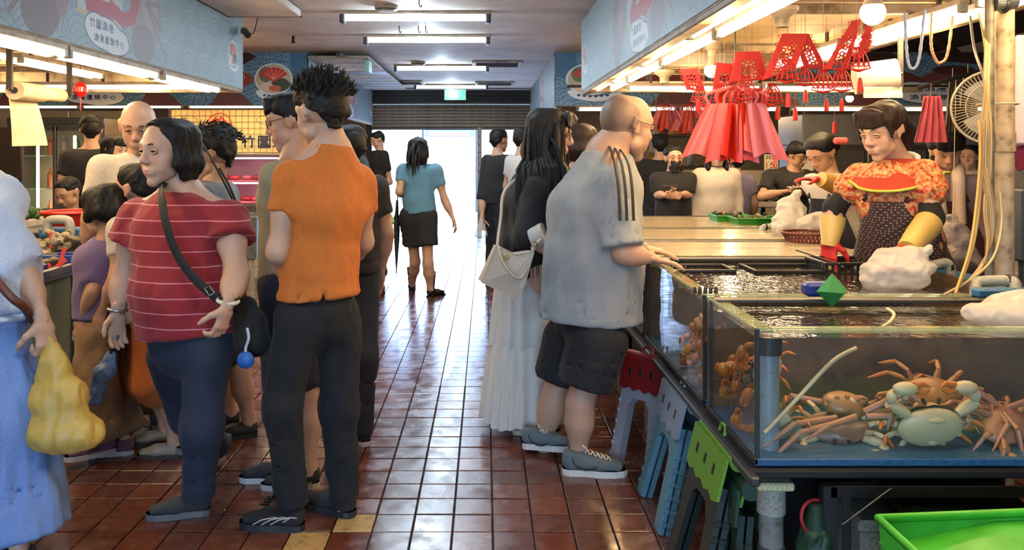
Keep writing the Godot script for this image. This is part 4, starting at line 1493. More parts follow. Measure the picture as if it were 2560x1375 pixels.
# shoppers in the aisle
var hair_black: StandardMaterial3D
var hair_brown: StandardMaterial3D
func hair_mat(c: Color) -> StandardMaterial3D:
	var m := mat(c, 0.62)
	m.metallic_specular = 0.35
	return m
func build_near_people() -> void:
	hair_black = hair_mat(Color(0.055, 0.05, 0.052))
	hair_brown = hair_mat(Color(0.13, 0.085, 0.065))
	orange_man()
	striped_woman()
	grey_man()
	skirt_woman()
	vendor()
func orange_man() -> void:
	var orange := cloth(Color(0.74, 0.40, 0.11), 0.85)
	var black := cloth(Color(0.028, 0.03, 0.04), 0.88)
	var f := Vector3(-0.55, 0, -0.83)
	var p := human({
		"label": "young man with spiky black hair in an orange t-shirt and black sweatpants", "base": G(770, 1315), "h": 1.76, "f": f, "face": Vector3(-0.72, -0.18, -0.66), "cell": 0.013, "head_cell": 0.006, "hand_cell": 0.007, "features": false,
		"skin": SKIN_PALE, "hand_s": 0.9,
		"j": {"head": J(803, 287, 3.28), "neck": J(830, 358, 3.29), "shL": J(727, 446, 3.2), "shR": J(897, 456, 3.38), "chest": J(812, 520, 3.28), "waist": J(796, 655, 3.28), "hip": J(797, 775, 3.28),
			"elL": J(694, 630, 3.17), "wrL": J(740, 722, 3.42), "elR": J(908, 605, 3.46), "wrR": J(850, 668, 3.6),
			"hpL": J(742, 815, 3.23), "hpR": J(848, 815, 3.34), "knL": J(706, 1020, 3.2), "anL": J(716, 1268, 3.21), "knR": J(848, 1020, 3.34), "anR": J(842, 1252, 3.36)},
		"chest_w": 0.15, "chest_d": 0.11, "waist_w": 0.13, "waist_d": 0.1, "hip_w": 0.15, "hip_d": 0.115, "arm_g": 1.0,
		"shirt": {"m": orange, "loose": 0.014, "sleeve": 0.47, "sleeve_r": 0.068, "hem": J(799, 742, 3.28), "hem_r": Vector2(0.167, 0.135), "fold": 0.012, "neck_dy": -0.005, "name": "t_shirt"},
		"lower": {"m": black, "r": Vector3(0.08, 0.058, 0.05), "loose": 0.012, "fold": 0.012, "name": "sweatpants", "len": 2.0, "top_dy": 0.06},
		"shoes": {"m": cloth(Color(0.075, 0.075, 0.08), 0.75, 12), "sole": mat(Color(0.1, 0.105, 0.115), 0.6), "heelL": G(762, 1327), "dL": G(600, 1318) - G(762, 1327), "heelR": G(886, 1296), "dR": G(762, 1262) - G(886, 1296), "len": 0.27, "cell": 0.007},
		"hair": {"m": hair_black, "vol": short_hair(0.044, 0.0), "locks": true, "fold": 0.012, "fold_scale": Vector3(4, 4, 4), "n": 420, "length": 0.034, "fill": 1.3, "lift": 0.9, "fall": -0.02, "mess": 0.75, "comb": Vector3(0.3, 0.5, -0.2), "line": 0.32, "tilt": 0.3, "width": 0.0055, "segs": 4, "grow": 0.01, "thick": 0.1, "seed": 5, "brow": 0.45, "front": Vector2(0.09, 0.07), "nape": Vector2(-0.03, -0.09)}, "head_s": 1.1,
	})
	var line := mat(Color(0.6, 0.6, 0.6), 0.6)
	var b := MB.new()
	for k in 3:
		var x := 632 + k * 22
		b.tube([J(x, 1312, 3.13), J(x + 22, 1300, 3.13), J(x + 52, 1294, 3.135), J(x + 66, 1296, 3.14)], 0.0022, 5)
	b.tube([J(708, 1306, 3.14), J(726, 1294, 3.145)], 0.003, 5)
	part("shoe_stripes", b.done(), line, p.node, -p.base)
	b = MB.new()
	for k in 4:
		b.tube([J(650 + k * 9, 1262 - k * 6, 3.15), J(672 + k * 7, 1262 - k * 8, 3.2)], 0.004, 5)
	b.tube(smooth_path([J(660, 1258, 3.16), J(668, 1243, 3.16), J(684, 1246, 3.18)]), 0.0035, 5)
	part("shoelaces", b.done(), M.black, p.node, -p.base)
func stripe_tex() -> ImageTexture:
	var p := Paint.new(16, 512, Color(0.5, 0.075, 0.1))
	p.im.fill_rect(Rect2i(0, 0, 16, 44), Color(0.72, 0.42, 0.44))
	return p.tex()
func striped_woman() -> void:
	var red := mat(Color.WHITE, 0.85)
	red.albedo_texture = stripe_tex()
	red.uv1_scale = Vector3(1, -17.0, 1)
	red.uv1_offset = Vector3(0, 0.3, 0)
	red.rim_enabled = true
	red.rim = 0.2
	var jeans := cloth(Color(0.10, 0.135, 0.20), 0.85)
	var f := Vector3(-0.3, 0, 0.95)
	var p := human({
		"label": "woman in a red white-striped t-shirt and dark jeans striding along the aisle", "base": G(470, 1290), "h": 1.6, "f": f, "face": Vector3(-0.5, -0.03, 0.86), "cell": 0.014, "head_cell": 0.005, "hand_cell": 0.005, "fat": 1.1,
		"skin": SKIN_PALE, "smile": 0.004, "hand_s": 0.95,
		"j": {"head": J(418, 384, 3.36), "neck": J(456, 478, 3.4), "shR": J(348, 540, 3.46), "shL": J(570, 545, 3.32), "chest": J(460, 605, 3.4), "waist": J(468, 720, 3.39), "hip": J(482, 845, 3.38),
			"elR": J(308, 700, 3.46), "wrR": J(294, 782, 3.36), "elL": J(592, 688, 3.2), "wrL": J(568, 765, 3.06),
			"hpR": J(425, 890, 3.48), "hpL": J(520, 895, 3.3), "knR": J(468, 1040, 3.66), "anR": J(522, 1132, 3.84), "knL": J(503, 1070, 3.26), "anL": J(492, 1268, 3.33)},
		"chest_w": 0.19, "chest_d": 0.15, "waist_w": 0.2, "waist_d": 0.165, "hip_w": 0.19, "hip_d": 0.14, "arm_g": 1.2, "neck_r": 0.062, "leg_g": 1.15,
		"handR": {"d": Vector3(0.02, -1, 0.1), "n": Vector3(0.7, 0, 0.6), "t": Vector3(-0.3, 0, 0.9), "curl": 0.55},
		"handL": {"d": Vector3(-0.25, -0.95, 0.1), "n": Vector3(-0.8, -0.2, -0.3), "t": Vector3(-0.5, 0, 0.9), "curl": 0.95},
		"shirt": {"m": red, "loose": 0.02, "sleeve": 0.42, "sleeve_r": 0.092, "hem": J(478, 835, 3.38), "hem_r": Vector2(0.212, 0.18), "fold": 0.012, "trap": 0.6, "neck_dy": -0.085, "neck_r": Vector2(0.125, 0.105), "name": "striped_t_shirt"},
		"lower": {"m": jeans, "r": Vector3(0.088, 0.068, 0.058), "loose": 0.012, "fold": 0.008, "name": "jeans", "len": 1.98, "top_dy": 0.06},
		"shoes": {"m": cloth(Color(0.16, 0.16, 0.16), 0.8, 12), "sole": mat(Color(0.3, 0.3, 0.29), 0.6), "heelL": G(528, 1284), "dL": G(405, 1296) - G(528, 1284), "heelR": G(572, 1160) + Vector3(0, 0.05, 0), "dR": G(440, 1195) - G(572, 1165), "pitchR": -0.2, "len": 0.255, "cell": 0.007},
		"hair": {"m": hair_black, "vol": bob_hair(-0.088, 0.02, -0.012), "front": Vector2(0.1, 0.052), "nape": Vector2(-0.03, -0.085), "grow": 0.014}, "head_s": 1.1,
	})
	var node: Node3D = p.node
	var steel := mat(Color(0.6, 0.6, 0.58), 0.3, 0.8)
	part("bracelet", torus(J(294, 774, 3.37), Vector3(-0.1, -1, 0.05), 0.036, 0.006), steel, node, -p.base)
	part("bracelet", torus(J(570, 752, 3.08), Vector3(-0.15, -1, -0.1), 0.036, 0.008), mat(Color(0.75, 0.72, 0.66), 0.5), node, -p.base)
	part("bracelet", torus(J(573, 742, 3.09), Vector3(-0.15, -1, -0.1), 0.036, 0.004), M.black, node, -p.base)
func torus(at: Vector3, ax: Vector3, r: float, rr: float, seg := 20) -> ArrayMesh:
	ax = ax.normalized()
	var x := ax.cross(Vector3(0.3, 0.1, 0.9)).normalized()
	var y := ax.cross(x)
	var pts := []
	for k in seg + 1:
		pts.append(at + x * cos(TAU * k / seg) * r + y * sin(TAU * k / seg) * r)
	var b := MB.new()
	b.tube(pts, rr, 6, false)
	return b.done()
func grey_man() -> void:
	var grey := cloth(Color(0.55, 0.56, 0.56), 0.95, 9)
	var black := cloth(Color(0.045, 0.05, 0.065), 0.85)
	var f := Vector3(0.92, 0, -0.39)
	var stub := Color(0.09, 0.065, 0.05)
	var p := human({
		"label": "big bald man in a grey t-shirt with black shoulder stripes and black shorts", "base": G(1450, 1160), "h": 1.72, "f": f, "face": Vector3(0.9, -0.16, -0.4), "cell": 0.014, "head_cell": 0.005, "hand_cell": 0.005, "fat": 1.16, "head_s": 1.28,
		"skin": SKIN, "hand_s": 1.0,
		"j": {"head": J(1566, 318, 3.95), "neck": J(1516, 376, 3.96), "shR": J(1532, 462, 3.77), "shL": J(1490, 452, 4.15), "chest": J(1486, 530, 3.95), "waist": J(1484, 650, 3.95), "hip": J(1474, 775, 3.95),
			"elR": J(1558, 632, 3.7), "wrR": J(1625, 645, 3.72), "elL": J(1545, 605, 4.25), "wrL": J(1612, 622, 4.1),
			"hpR": J(1492, 855, 3.82), "hpL": J(1428, 850, 4.06), "knR": J(1450, 1010, 3.82), "anR": J(1446, 1138, 3.85), "knL": J(1388, 990, 4.08), "anL": J(1360, 1096, 4.1)},
		"chest_w": 0.215, "chest_d": 0.19, "waist_w": 0.225, "waist_d": 0.205, "hip_w": 0.178, "hip_d": 0.165, "arm_g": 1.25, "neck_r": 0.078, "leg_g": 1.12,
		"handR": {"d": Vector3(0.96, -0.22, -0.05), "n": Vector3(0, -1, 0), "t": Vector3(0.2, 0, -1), "curl": 0.25},
		"handL": {"d": Vector3(0.9, -0.15, 0.3), "n": Vector3(0, -1, 0), "t": Vector3(0.2, 0, 1), "curl": 0.25},
		"paints": [[Vector3(0, 0.04, -0.075), Vector3(0.11, 0.085, 0.07), SKIN.lerp(stub, 0.8)], [Vector3(0.07, 0.035, -0.045), Vector3(0.04, 0.065, 0.06), SKIN.lerp(stub, 0.75)], [Vector3(0, 0.1, 0.0), Vector3(0.075, 0.03, 0.07), SKIN.lerp(stub, 0.25)]],
		"shirt": {"m": grey, "loose": 0.016, "sleeve": 0.92, "sleeve_r": 0.08, "hem": J(1476, 796, 3.95), "hem_r": Vector2(0.25, 0.24), "fold": 0.012, "neck_dy": -0.01, "name": "t_shirt"},
		"lower": {"m": black, "r": Vector3(0.125, 0.118, 0.06), "loose": 0.014, "fold": 0.008, "name": "shorts", "len": 0.7, "top_dy": 0.03},
		"glasses": mat(Color(0.03, 0.03, 0.03), 0.4),
	})
	var node: Node3D = p.node
	var base: Vector3 = p.base
	for k in 3:
		var b := MB.new()
		var x := k * 17.0
		b.tube(smooth_path([J(1524 + x * 0.8, 366 + k * 4, 3.86), J(1537 + x, 410, 3.675), J(1546 + x, 470, 3.63), J(1550 + x, 552, 3.622)]), 0.0075, 6, true, 0.3, Vector3(0.2, 0.1, 1))
		part("sleeve_stripe", b.done(), M.black, node, -base)
	var up := cloth(Color(0.33, 0.37, 0.38), 0.8, 14)
	var sole := mat(Color(0.68, 0.66, 0.62), 0.6)
	var sock := cloth(Color(0.24, 0.27, 0.3), 0.9, 14)
	for s in [["R", G(1404, 1184), G(1575, 1190), 0.0, 0.3], ["L", G(1306, 1128) + Vector3(0, 0.02, 0), G(1418, 1142), -0.06, 0.27]]:
		var heel: Vector3 = s[1]
		var d: Vector3 = (s[2] - s[1])
		d.y = 0
		d = d.normalized()
		var sh := shoe(node, base, heel, d, s[4], up, sole, s[3], "sneaker", "trainer", 0.007)
		var side := d.cross(Vector3.UP).normalized()
		var kk: float = s[4] / 0.28
		var P := func(z: float, y: float, x: float) -> Vector3: return heel + (d * z + Vector3(0, y, 0) + side * x) * kk - base
		var b := MB.new()
		b.tube(smooth_path([P.call(0.045, 0.078, 0.041), P.call(0.06, 0.052, 0.045), P.call(0.1, 0.036, 0.05), P.call(0.14, 0.046, 0.05), P.call(0.155, 0.07, 0.041)]), 0.0035, 5, true, 0.4, side)
		part("curved_mark", b.done(), mat(Color(0.04, 0.05, 0.08), 0.6), sh)
		b = MB.new()
		for q in 5:
			var z := 0.1 + q * 0.022
			b.tube([P.call(z, 0.1 - q * 0.0062, 0.026), P.call(z + 0.008, 0.106 - q * 0.0075, 0.0), P.call(z + 0.016, 0.092 - q * 0.0062, -0.026)], 0.003, 5)
			b.tube([P.call(z + 0.016, 0.096 - q * 0.0062, 0.026), P.call(z + 0.008, 0.106 - q * 0.0075, 0.0), P.call(z, 0.1 - q * 0.0062, -0.026)], 0.003, 5)
		b.tube(smooth_path([P.call(0.1, 0.104, 0.0), P.call(0.085, 0.13, 0.014), P.call(0.105, 0.12, 0.03)]), 0.0026, 5)
		part("laces", b.done(), mat(Color(0.78, 0.76, 0.7), 0.8), sh)
		var an: Vector3 = p.j["an" + s[0]]
		part("sock", m_tube([an + Vector3(0, 0.05, 0) - base, an - Vector3(0, 0.0, 0) - base, heel + d * 0.06 + Vector3(0, 0.06, 0) - base], [0.049, 0.046, 0.045], 12), sock, node)
func skirt_woman() -> void:
	var black := cloth(Color(0.04, 0.045, 0.06), 0.85)
	var f := Vector3(0.96, 0, -0.28)
	var p := human({
		"label": "woman with very long black hair in a dark top and long white skirt", "base": G(1322, 1075), "h": 1.67, "f": f, "face": Vector3(0.95, -0.1, 0.1), "cell": 0.016, "head_cell": 0.006, "hand_cell": 0.007,
		"skin": SKIN, "hand_s": 0.9,
		"j": {"head": J(1374, 340, 4.42), "neck": J(1345, 415, 4.42), "shR": J(1342, 462, 4.27), "shL": J(1342, 456, 4.58), "chest": J(1325, 515, 4.42), "waist": J(1318, 600, 4.42), "hip": J(1315, 690, 4.42),
			"elR": J(1318, 590, 4.22), "wrR": J(1378, 640, 4.2), "elL": J(1318, 585, 4.66), "wrL": J(1380, 640, 4.6)},
		"chest_w": 0.15, "chest_d": 0.115, "waist_w": 0.14, "waist_d": 0.11, "hip_w": 0.16, "hip_d": 0.13,
		"handR": {"d": Vector3(0.8, -0.5, -0.2), "curl": 0.8},
		"shirt": {"m": black, "loose": 0.03, "sleeve": 1.05, "sleeve_r": 0.075, "hem": J(1316, 690, 4.42), "hem_r": Vector2(0.16, 0.145), "fold": 0.012, "neck_dy": -0.02, "name": "black_top"},
		"shoes": {"m": cloth(Color(0.66, 0.62, 0.55), 0.8), "sole": mat(Color(0.6, 0.56, 0.5), 0.6), "heelR": G(1280, 1084), "dR": Vector3(1, 0, 0.1), "heelL": G(1268, 1065), "dL": Vector3(1, 0, -0.1), "len": 0.26, "cell": 0.01},
		"glasses": mat(Color(0.03, 0.025, 0.02), 0.4),
		"head_s": 1.12, "hair": {"m": hair_black, "vol": bob_hair(-0.2, 0.02, -0.02) + fringe(0.05), "locks": true, "n": 220, "length": 0.62, "lift": 0.15, "fall": 0.6, "part": 0.0, "line": -0.2, "tilt": 0.9, "width": 0.016, "thick": 0.1, "segs": 14, "mess": 0.05, "seed": 8, "brow": 0.7, "front": Vector2(0.095, 0.06), "nape": Vector2(-0.06, -0.08), "grow": 0.01, "bangs": true, "bang_length": 0.11,
			"torso": [J(1345, 425, 4.42), J(1318, 600, 4.42), Vector2(0.2, 0.16), f]},
	})
	var node: Node3D = p.node
	var base: Vector3 = p.base
	part("cuff", m_tube([J(1330, 594, 4.2), J(1362, 584, 4.18)], [0.062, 0.058], 14), cloth(Color(0.72, 0.7, 0.66)), node, -base)
	var skirt := cloth(Color(0.74, 0.72, 0.68), 0.95, 8)
	skirt.backlight_enabled = true
	skirt.backlight = Color(0.3, 0.3, 0.3)
	var tiers := [[0.82, 0.46, 0.155, 0.19, 13.0, 0.010], [0.47, 0.07, 0.19, 0.235, 21.0, 0.014]]
	var sk: Node3D = null
	for t in tiers:
		var rows := []
		for j in 15:
			var q := j / 14.0
			var row := []
			for i in 121:
				var a := TAU * i / 120.0
				var rad: float = lerpf(t[2], t[3], pow(q, 0.7)) + t[5] * (0.25 + 0.75 * q) * sin(a * t[4] + sin(a * 3.0) * 2.0 + q * 0.6)
				var y: float = lerpf(t[0], t[1], q) + (0.012 * sin(a * 5.0) if q > 0.99 and t[1] < 0.2 else 0.0)
				row.append(Vector3(J(1312 - q * 4, 800, 4.42).x - base.x + cos(a) * rad * 0.96, y, -4.42 - base.z + sin(a) * rad))
			rows.append(row)
		var b := MB.new()
		b.grid(rows)
		var o := part("skirt" if sk == null else "skirt_tier", b.done(), skirt, node if sk == null else sk)
		if sk == null:
			sk = o
	var white := grain(Color(0.66, 0.63, 0.57), M.speck, 6.0, 0.5)
	var bag := thing("shoulder_bag", "off-white leather bucket bag hanging at the long-haired woman's hip", "bag", J(1272, 665, 4.1))
	var o2: Vector3 = -bag.position
	var bl := [J(1238, 612, 4.13), J(1200, 702, 4.15), J(1278, 740, 4.09), J(1300, 725, 4.07), J(1328, 628, 4.05), J(1282, 634, 4.1)]
	var pr := []
	for q in 2:
		var off := Vector3(0.1, 0, 0.5).normalized() * (0.05 if q == 0 else -0.05)
		var row := []
		for v in bl:
			row.append(v + off * (0.6 if v.y > 1.0 else 1.0))
		pr.append(row)
	var b2 := MB.new()
	var cen0 := Vector3.ZERO
	var cen1 := Vector3.ZERO
	for i in 6:
		cen0 += pr[0][i] / 6.0
		cen1 += pr[1][i] / 6.0
	cen0 += Vector3(0.02, 0, 0.03)
	for i in 6:
		var n2 := (i + 1) % 6
		b2.tri(cen0, pr[0][n2], pr[0][i])
		b2.tri(cen1, pr[1][i], pr[1][n2])
		b2.quad(pr[0][i], pr[0][n2], pr[1][n2], pr[1][i])
	part("pouch", b2.done(), white, bag, o2)
	part("piping", m_tube([pr[0][0], pr[0][1], pr[0][2], pr[0][3], pr[0][4], pr[0][5], pr[0][0]], 0.004, 6), white, bag, o2)
	var gold := mat(Color(0.6, 0.48, 0.25), 0.3, 0.9)
	part("clasp", torus(J(1266, 643, 4.04), Vector3(0.1, 0.1, 1), 0.011, 0.004), gold, bag, o2)
	part("strap", m_tube(smooth_path([J(1243, 618, 4.1), J(1246, 590, 4.14), J(1252, 545, 4.2), J(1260, 480, 4.25), J(1300, 440, 4.33)]), 0.008, 6), white, bag, o2)
	part("handle", m_tube(smooth_path([J(1246, 615, 4.05), J(1256, 655, 4.0), J(1285, 690, 3.99), J(1308, 690, 4.0), J(1330, 640, 4.02)]), 0.0075, 6), white, bag, o2)
	part("strap", m_tube(smooth_path([J(1330, 630, 4.03), J(1338, 612, 4.05), J(1350, 600, 4.1)]), 0.009, 6), white, bag, o2)
	part("buckle", torus(J(1338, 612, 4.04), Vector3(0.6, 0.2, 1), 0.012, 0.003), gold, bag, o2)
# the vendor leaning over her tanks
func dot_tex() -> ImageTexture:
	var p := Paint.new(64, 64, Color(0.15, 0.085, 0.085))
	for e in [[16, 16], [48, 48]]:
		p.ell(Vector2(e[0], e[1]), 8, 8, Color(0.62, 0.5, 0.46))
	return p.tex()
func vendor() -> void:
	var black := cloth(Color(0.03, 0.03, 0.036), 0.85)
	var f := Vector3(-0.72, 0, 0.69)
	var floral := mat(Color.WHITE, 0.8)
	floral.albedo_texture = noise_tex(51, 0.03, [[0.0, Color(0.1, 0.07, 0.05)], [0.3, Color(0.55, 0.1, 0.04)], [0.42, Color(0.78, 0.3, 0.06)], [0.55, Color(0.8, 0.5, 0.3)], [0.68, Color(0.72, 0.66, 0.5)], [0.8, Color(0.45, 0.5, 0.1)], [1.0, Color(0.75, 0.2, 0.05)]], 256, 3)
	floral.uv1_triplanar = true
	floral.uv1_scale = Vector3(5, 5, 5)
	var glove := Color(0.4, 0.016, 0.012)
	var p := human({
		"label": "vendor in orange puffed sleeves, dotted apron and red gloves leaning over the tanks", "base": Vector3(2.22, 0, -4.1), "h": 1.66, "f": f, "face": Vector3(-0.84, -0.3, 0.46), "cell": 0.014, "head_cell": 0.005, "hand_cell": 0.006, "head_s": 1.08, "skin": SKIN_PALE, "shut": 0.35,
		"j": {"head": J(2206, 330, 3.92), "neck": J(2248, 412, 4.0), "shR": J(2152, 448, 4.1), "shL": J(2312, 442, 3.86), "chest": J(2240, 500, 3.98), "waist": J(2258, 600, 4.04), "hip": J(2280, 700, 4.1),
			"elR": J(2085, 520, 4.12), "wrR": J(2076, 598, 4.1), "elL": J(2330, 548, 3.78), "wrL": J(2268, 625, 3.62)},
		"chest_w": 0.15, "chest_d": 0.115, "waist_w": 0.145, "waist_d": 0.11, "hip_w": 0.17, "hip_d": 0.13, "arm_g": 1.05,
		"handR": {"d": Vector3(-0.15, -1, 0.1), "n": Vector3(0.6, 0, -0.6), "t": Vector3(0.3, 0, 0.9), "curl": 0.5, "color": glove},
		"handL": {"d": Vector3(-0.7, -0.6, 0.2), "n": Vector3(-0.3, -0.8, -0.3), "t": Vector3(-0.5, 0, -0.8), "curl": 0.6, "color": glove}, "hand_s": 1.12,
		"shirt": {"m": floral, "loose": 0.02, "sleeve": 0.3, "sleeve_r": 0.07, "fold": 0.01, "neck_dy": -0.03, "name": "floral_top"},
		"lower": {"m": black, "name": "trousers"}, "shoes": {"m": mat(Color(0.05, 0.05, 0.05), 0.4), "kind": "boot", "name": "rubber_boot"},
		"hair": {"m": hair_brown, "vol": short_hair(0.016, 0.006) + fringe(0.045) + [[Vector3(0, 0.05, -0.07), Vector3(0, -0.03, -0.13), Vector2(0.07, 0.06), Vector2(0.05, 0.045)], [Vector3(0, -0.03, -0.13), Vector3(0, -0.1, -0.14), Vector2(0.05, 0.045), Vector2(0.03, 0.03)], [Vector3(-0.07, 0.06, 0.03), Vector3(-0.078, -0.02, 0.05), Vector2(0.012, 0.02), Vector2(0.004, 0.008)], [Vector3(0.07, 0.06, 0.03), Vector3(0.078, -0.02, 0.05), Vector2(0.012, 0.02), Vector2(0.004, 0.008)]], "cell": 0.008},
	})
	var n: Node3D = p.node
	var base: Vector3 = p.base
	var r: Vector3 = p.r
	var j: Dictionary = p.j
	for s in ["L", "R"]:
		var sl := []
		chain(sl, [j["sh" + s], j["el" + s], j["el" + s].lerp(j["wr" + s], 0.75)], [0.05, 0.047, 0.04])
		part("black_sleeve", soft(sl, 0.014, 0.012, base, {"fold": 0.008}), black, n)
	for s in ["L", "R"]:
		var a: Vector3 = j["sh" + s]
		var e: Vector3 = j["el" + s]
		part("puffed_sleeve", soft([bone(a + Vector3(0, 0.01, 0), a.lerp(e, 0.3), Vector2(0.072, 0.074), Vector2(0.088, 0.085))], 0.012, 0.012, base, {"fold": 0.014, "fold_scale": Vector3(3, 2, 3)}), floral, n)
	var orange := cloth(Color(0.62, 0.17, 0.03), 0.8)
	var lime := mat(Color(0.6, 0.62, 0.2), 0.7)
	var rows := []
	var edge := []
	for i in 33:
		var a := TAU * i / 32.0
		var row := []
		for q in 4:
			var t := q / 3.0
			var scal := 1.0 + 0.07 * absf(sin(a * 4.0)) * t
			var d: Vector3 = r * cos(a) * lerpf(0.08, 0.2, t) * scal + p.f * sin(a) * lerpf(0.08, 0.205, t) * scal
			row.append(j.neck + Vector3(0, lerpf(0.035, -0.03, t) - 0.085 * maxf(0.0, sin(a)) * t, 0) + d + p.f * 0.015 - Vector3(0, 0.005, 0) - base)
		rows.append(row)
		edge.append(row[3])
	var b := MB.new()
	b.grid(rows)
	part("collar", b.done(), orange, n)
	part("collar_edge", m_tube(edge, 0.007, 6), lime, n)
	part("neck_towel", torus(j.neck + Vector3(0, 0.025, 0) - base, Vector3(-0.25, 1, 0.3), 0.08, 0.014, 26), cloth(Color(0.72, 0.7, 0.68)), n)
	var dots := mat(Color.WHITE, 0.75)
	dots.albedo_texture = dot_tex()
	dots.uv1_triplanar = true
	dots.uv1_scale = Vector3(40, 40, 40)
	apron(p, dots, 0.5)
	part("apron_wrap", soft([bone(j.chest - Vector3(0, 0.07, 0), j.waist, Vector2(0.168, 0.134), Vector2(0.172, 0.137), r, 1), bone(j.waist, j.hip, Vector2(0.172, 0.137), Vector2(0.205, 0.165), r), bone(j.hip, j.hip - Vector3(0, 0.32, 0), Vector2(0.205, 0.165), Vector2(0.21, 0.17), r, 2)], 0.015, 0.014, base, {"fold": 0.01}), dots, n)
	var yellow := grain(Color(0.76, 0.64, 0.34), M.speck, 10.0, 0.5)
	part("glove_cuff", m_tube([j.elR.lerp(j.wrR, 0.28) - base, j.elR.lerp(j.wrR, 0.6) - base, j.wrR - base, j.wrR + Vector3(-0.004, -0.03, 0) - base], [0.062, 0.058, 0.044, 0.04], 18), yellow, n)
	part("glove_cuff", m_tube([j.elL.lerp(j.wrL, 0.15) - base, j.elL.lerp(j.wrL, 0.6) - base, j.wrL - base], [0.062, 0.055, 0.045], 18), yellow, n)
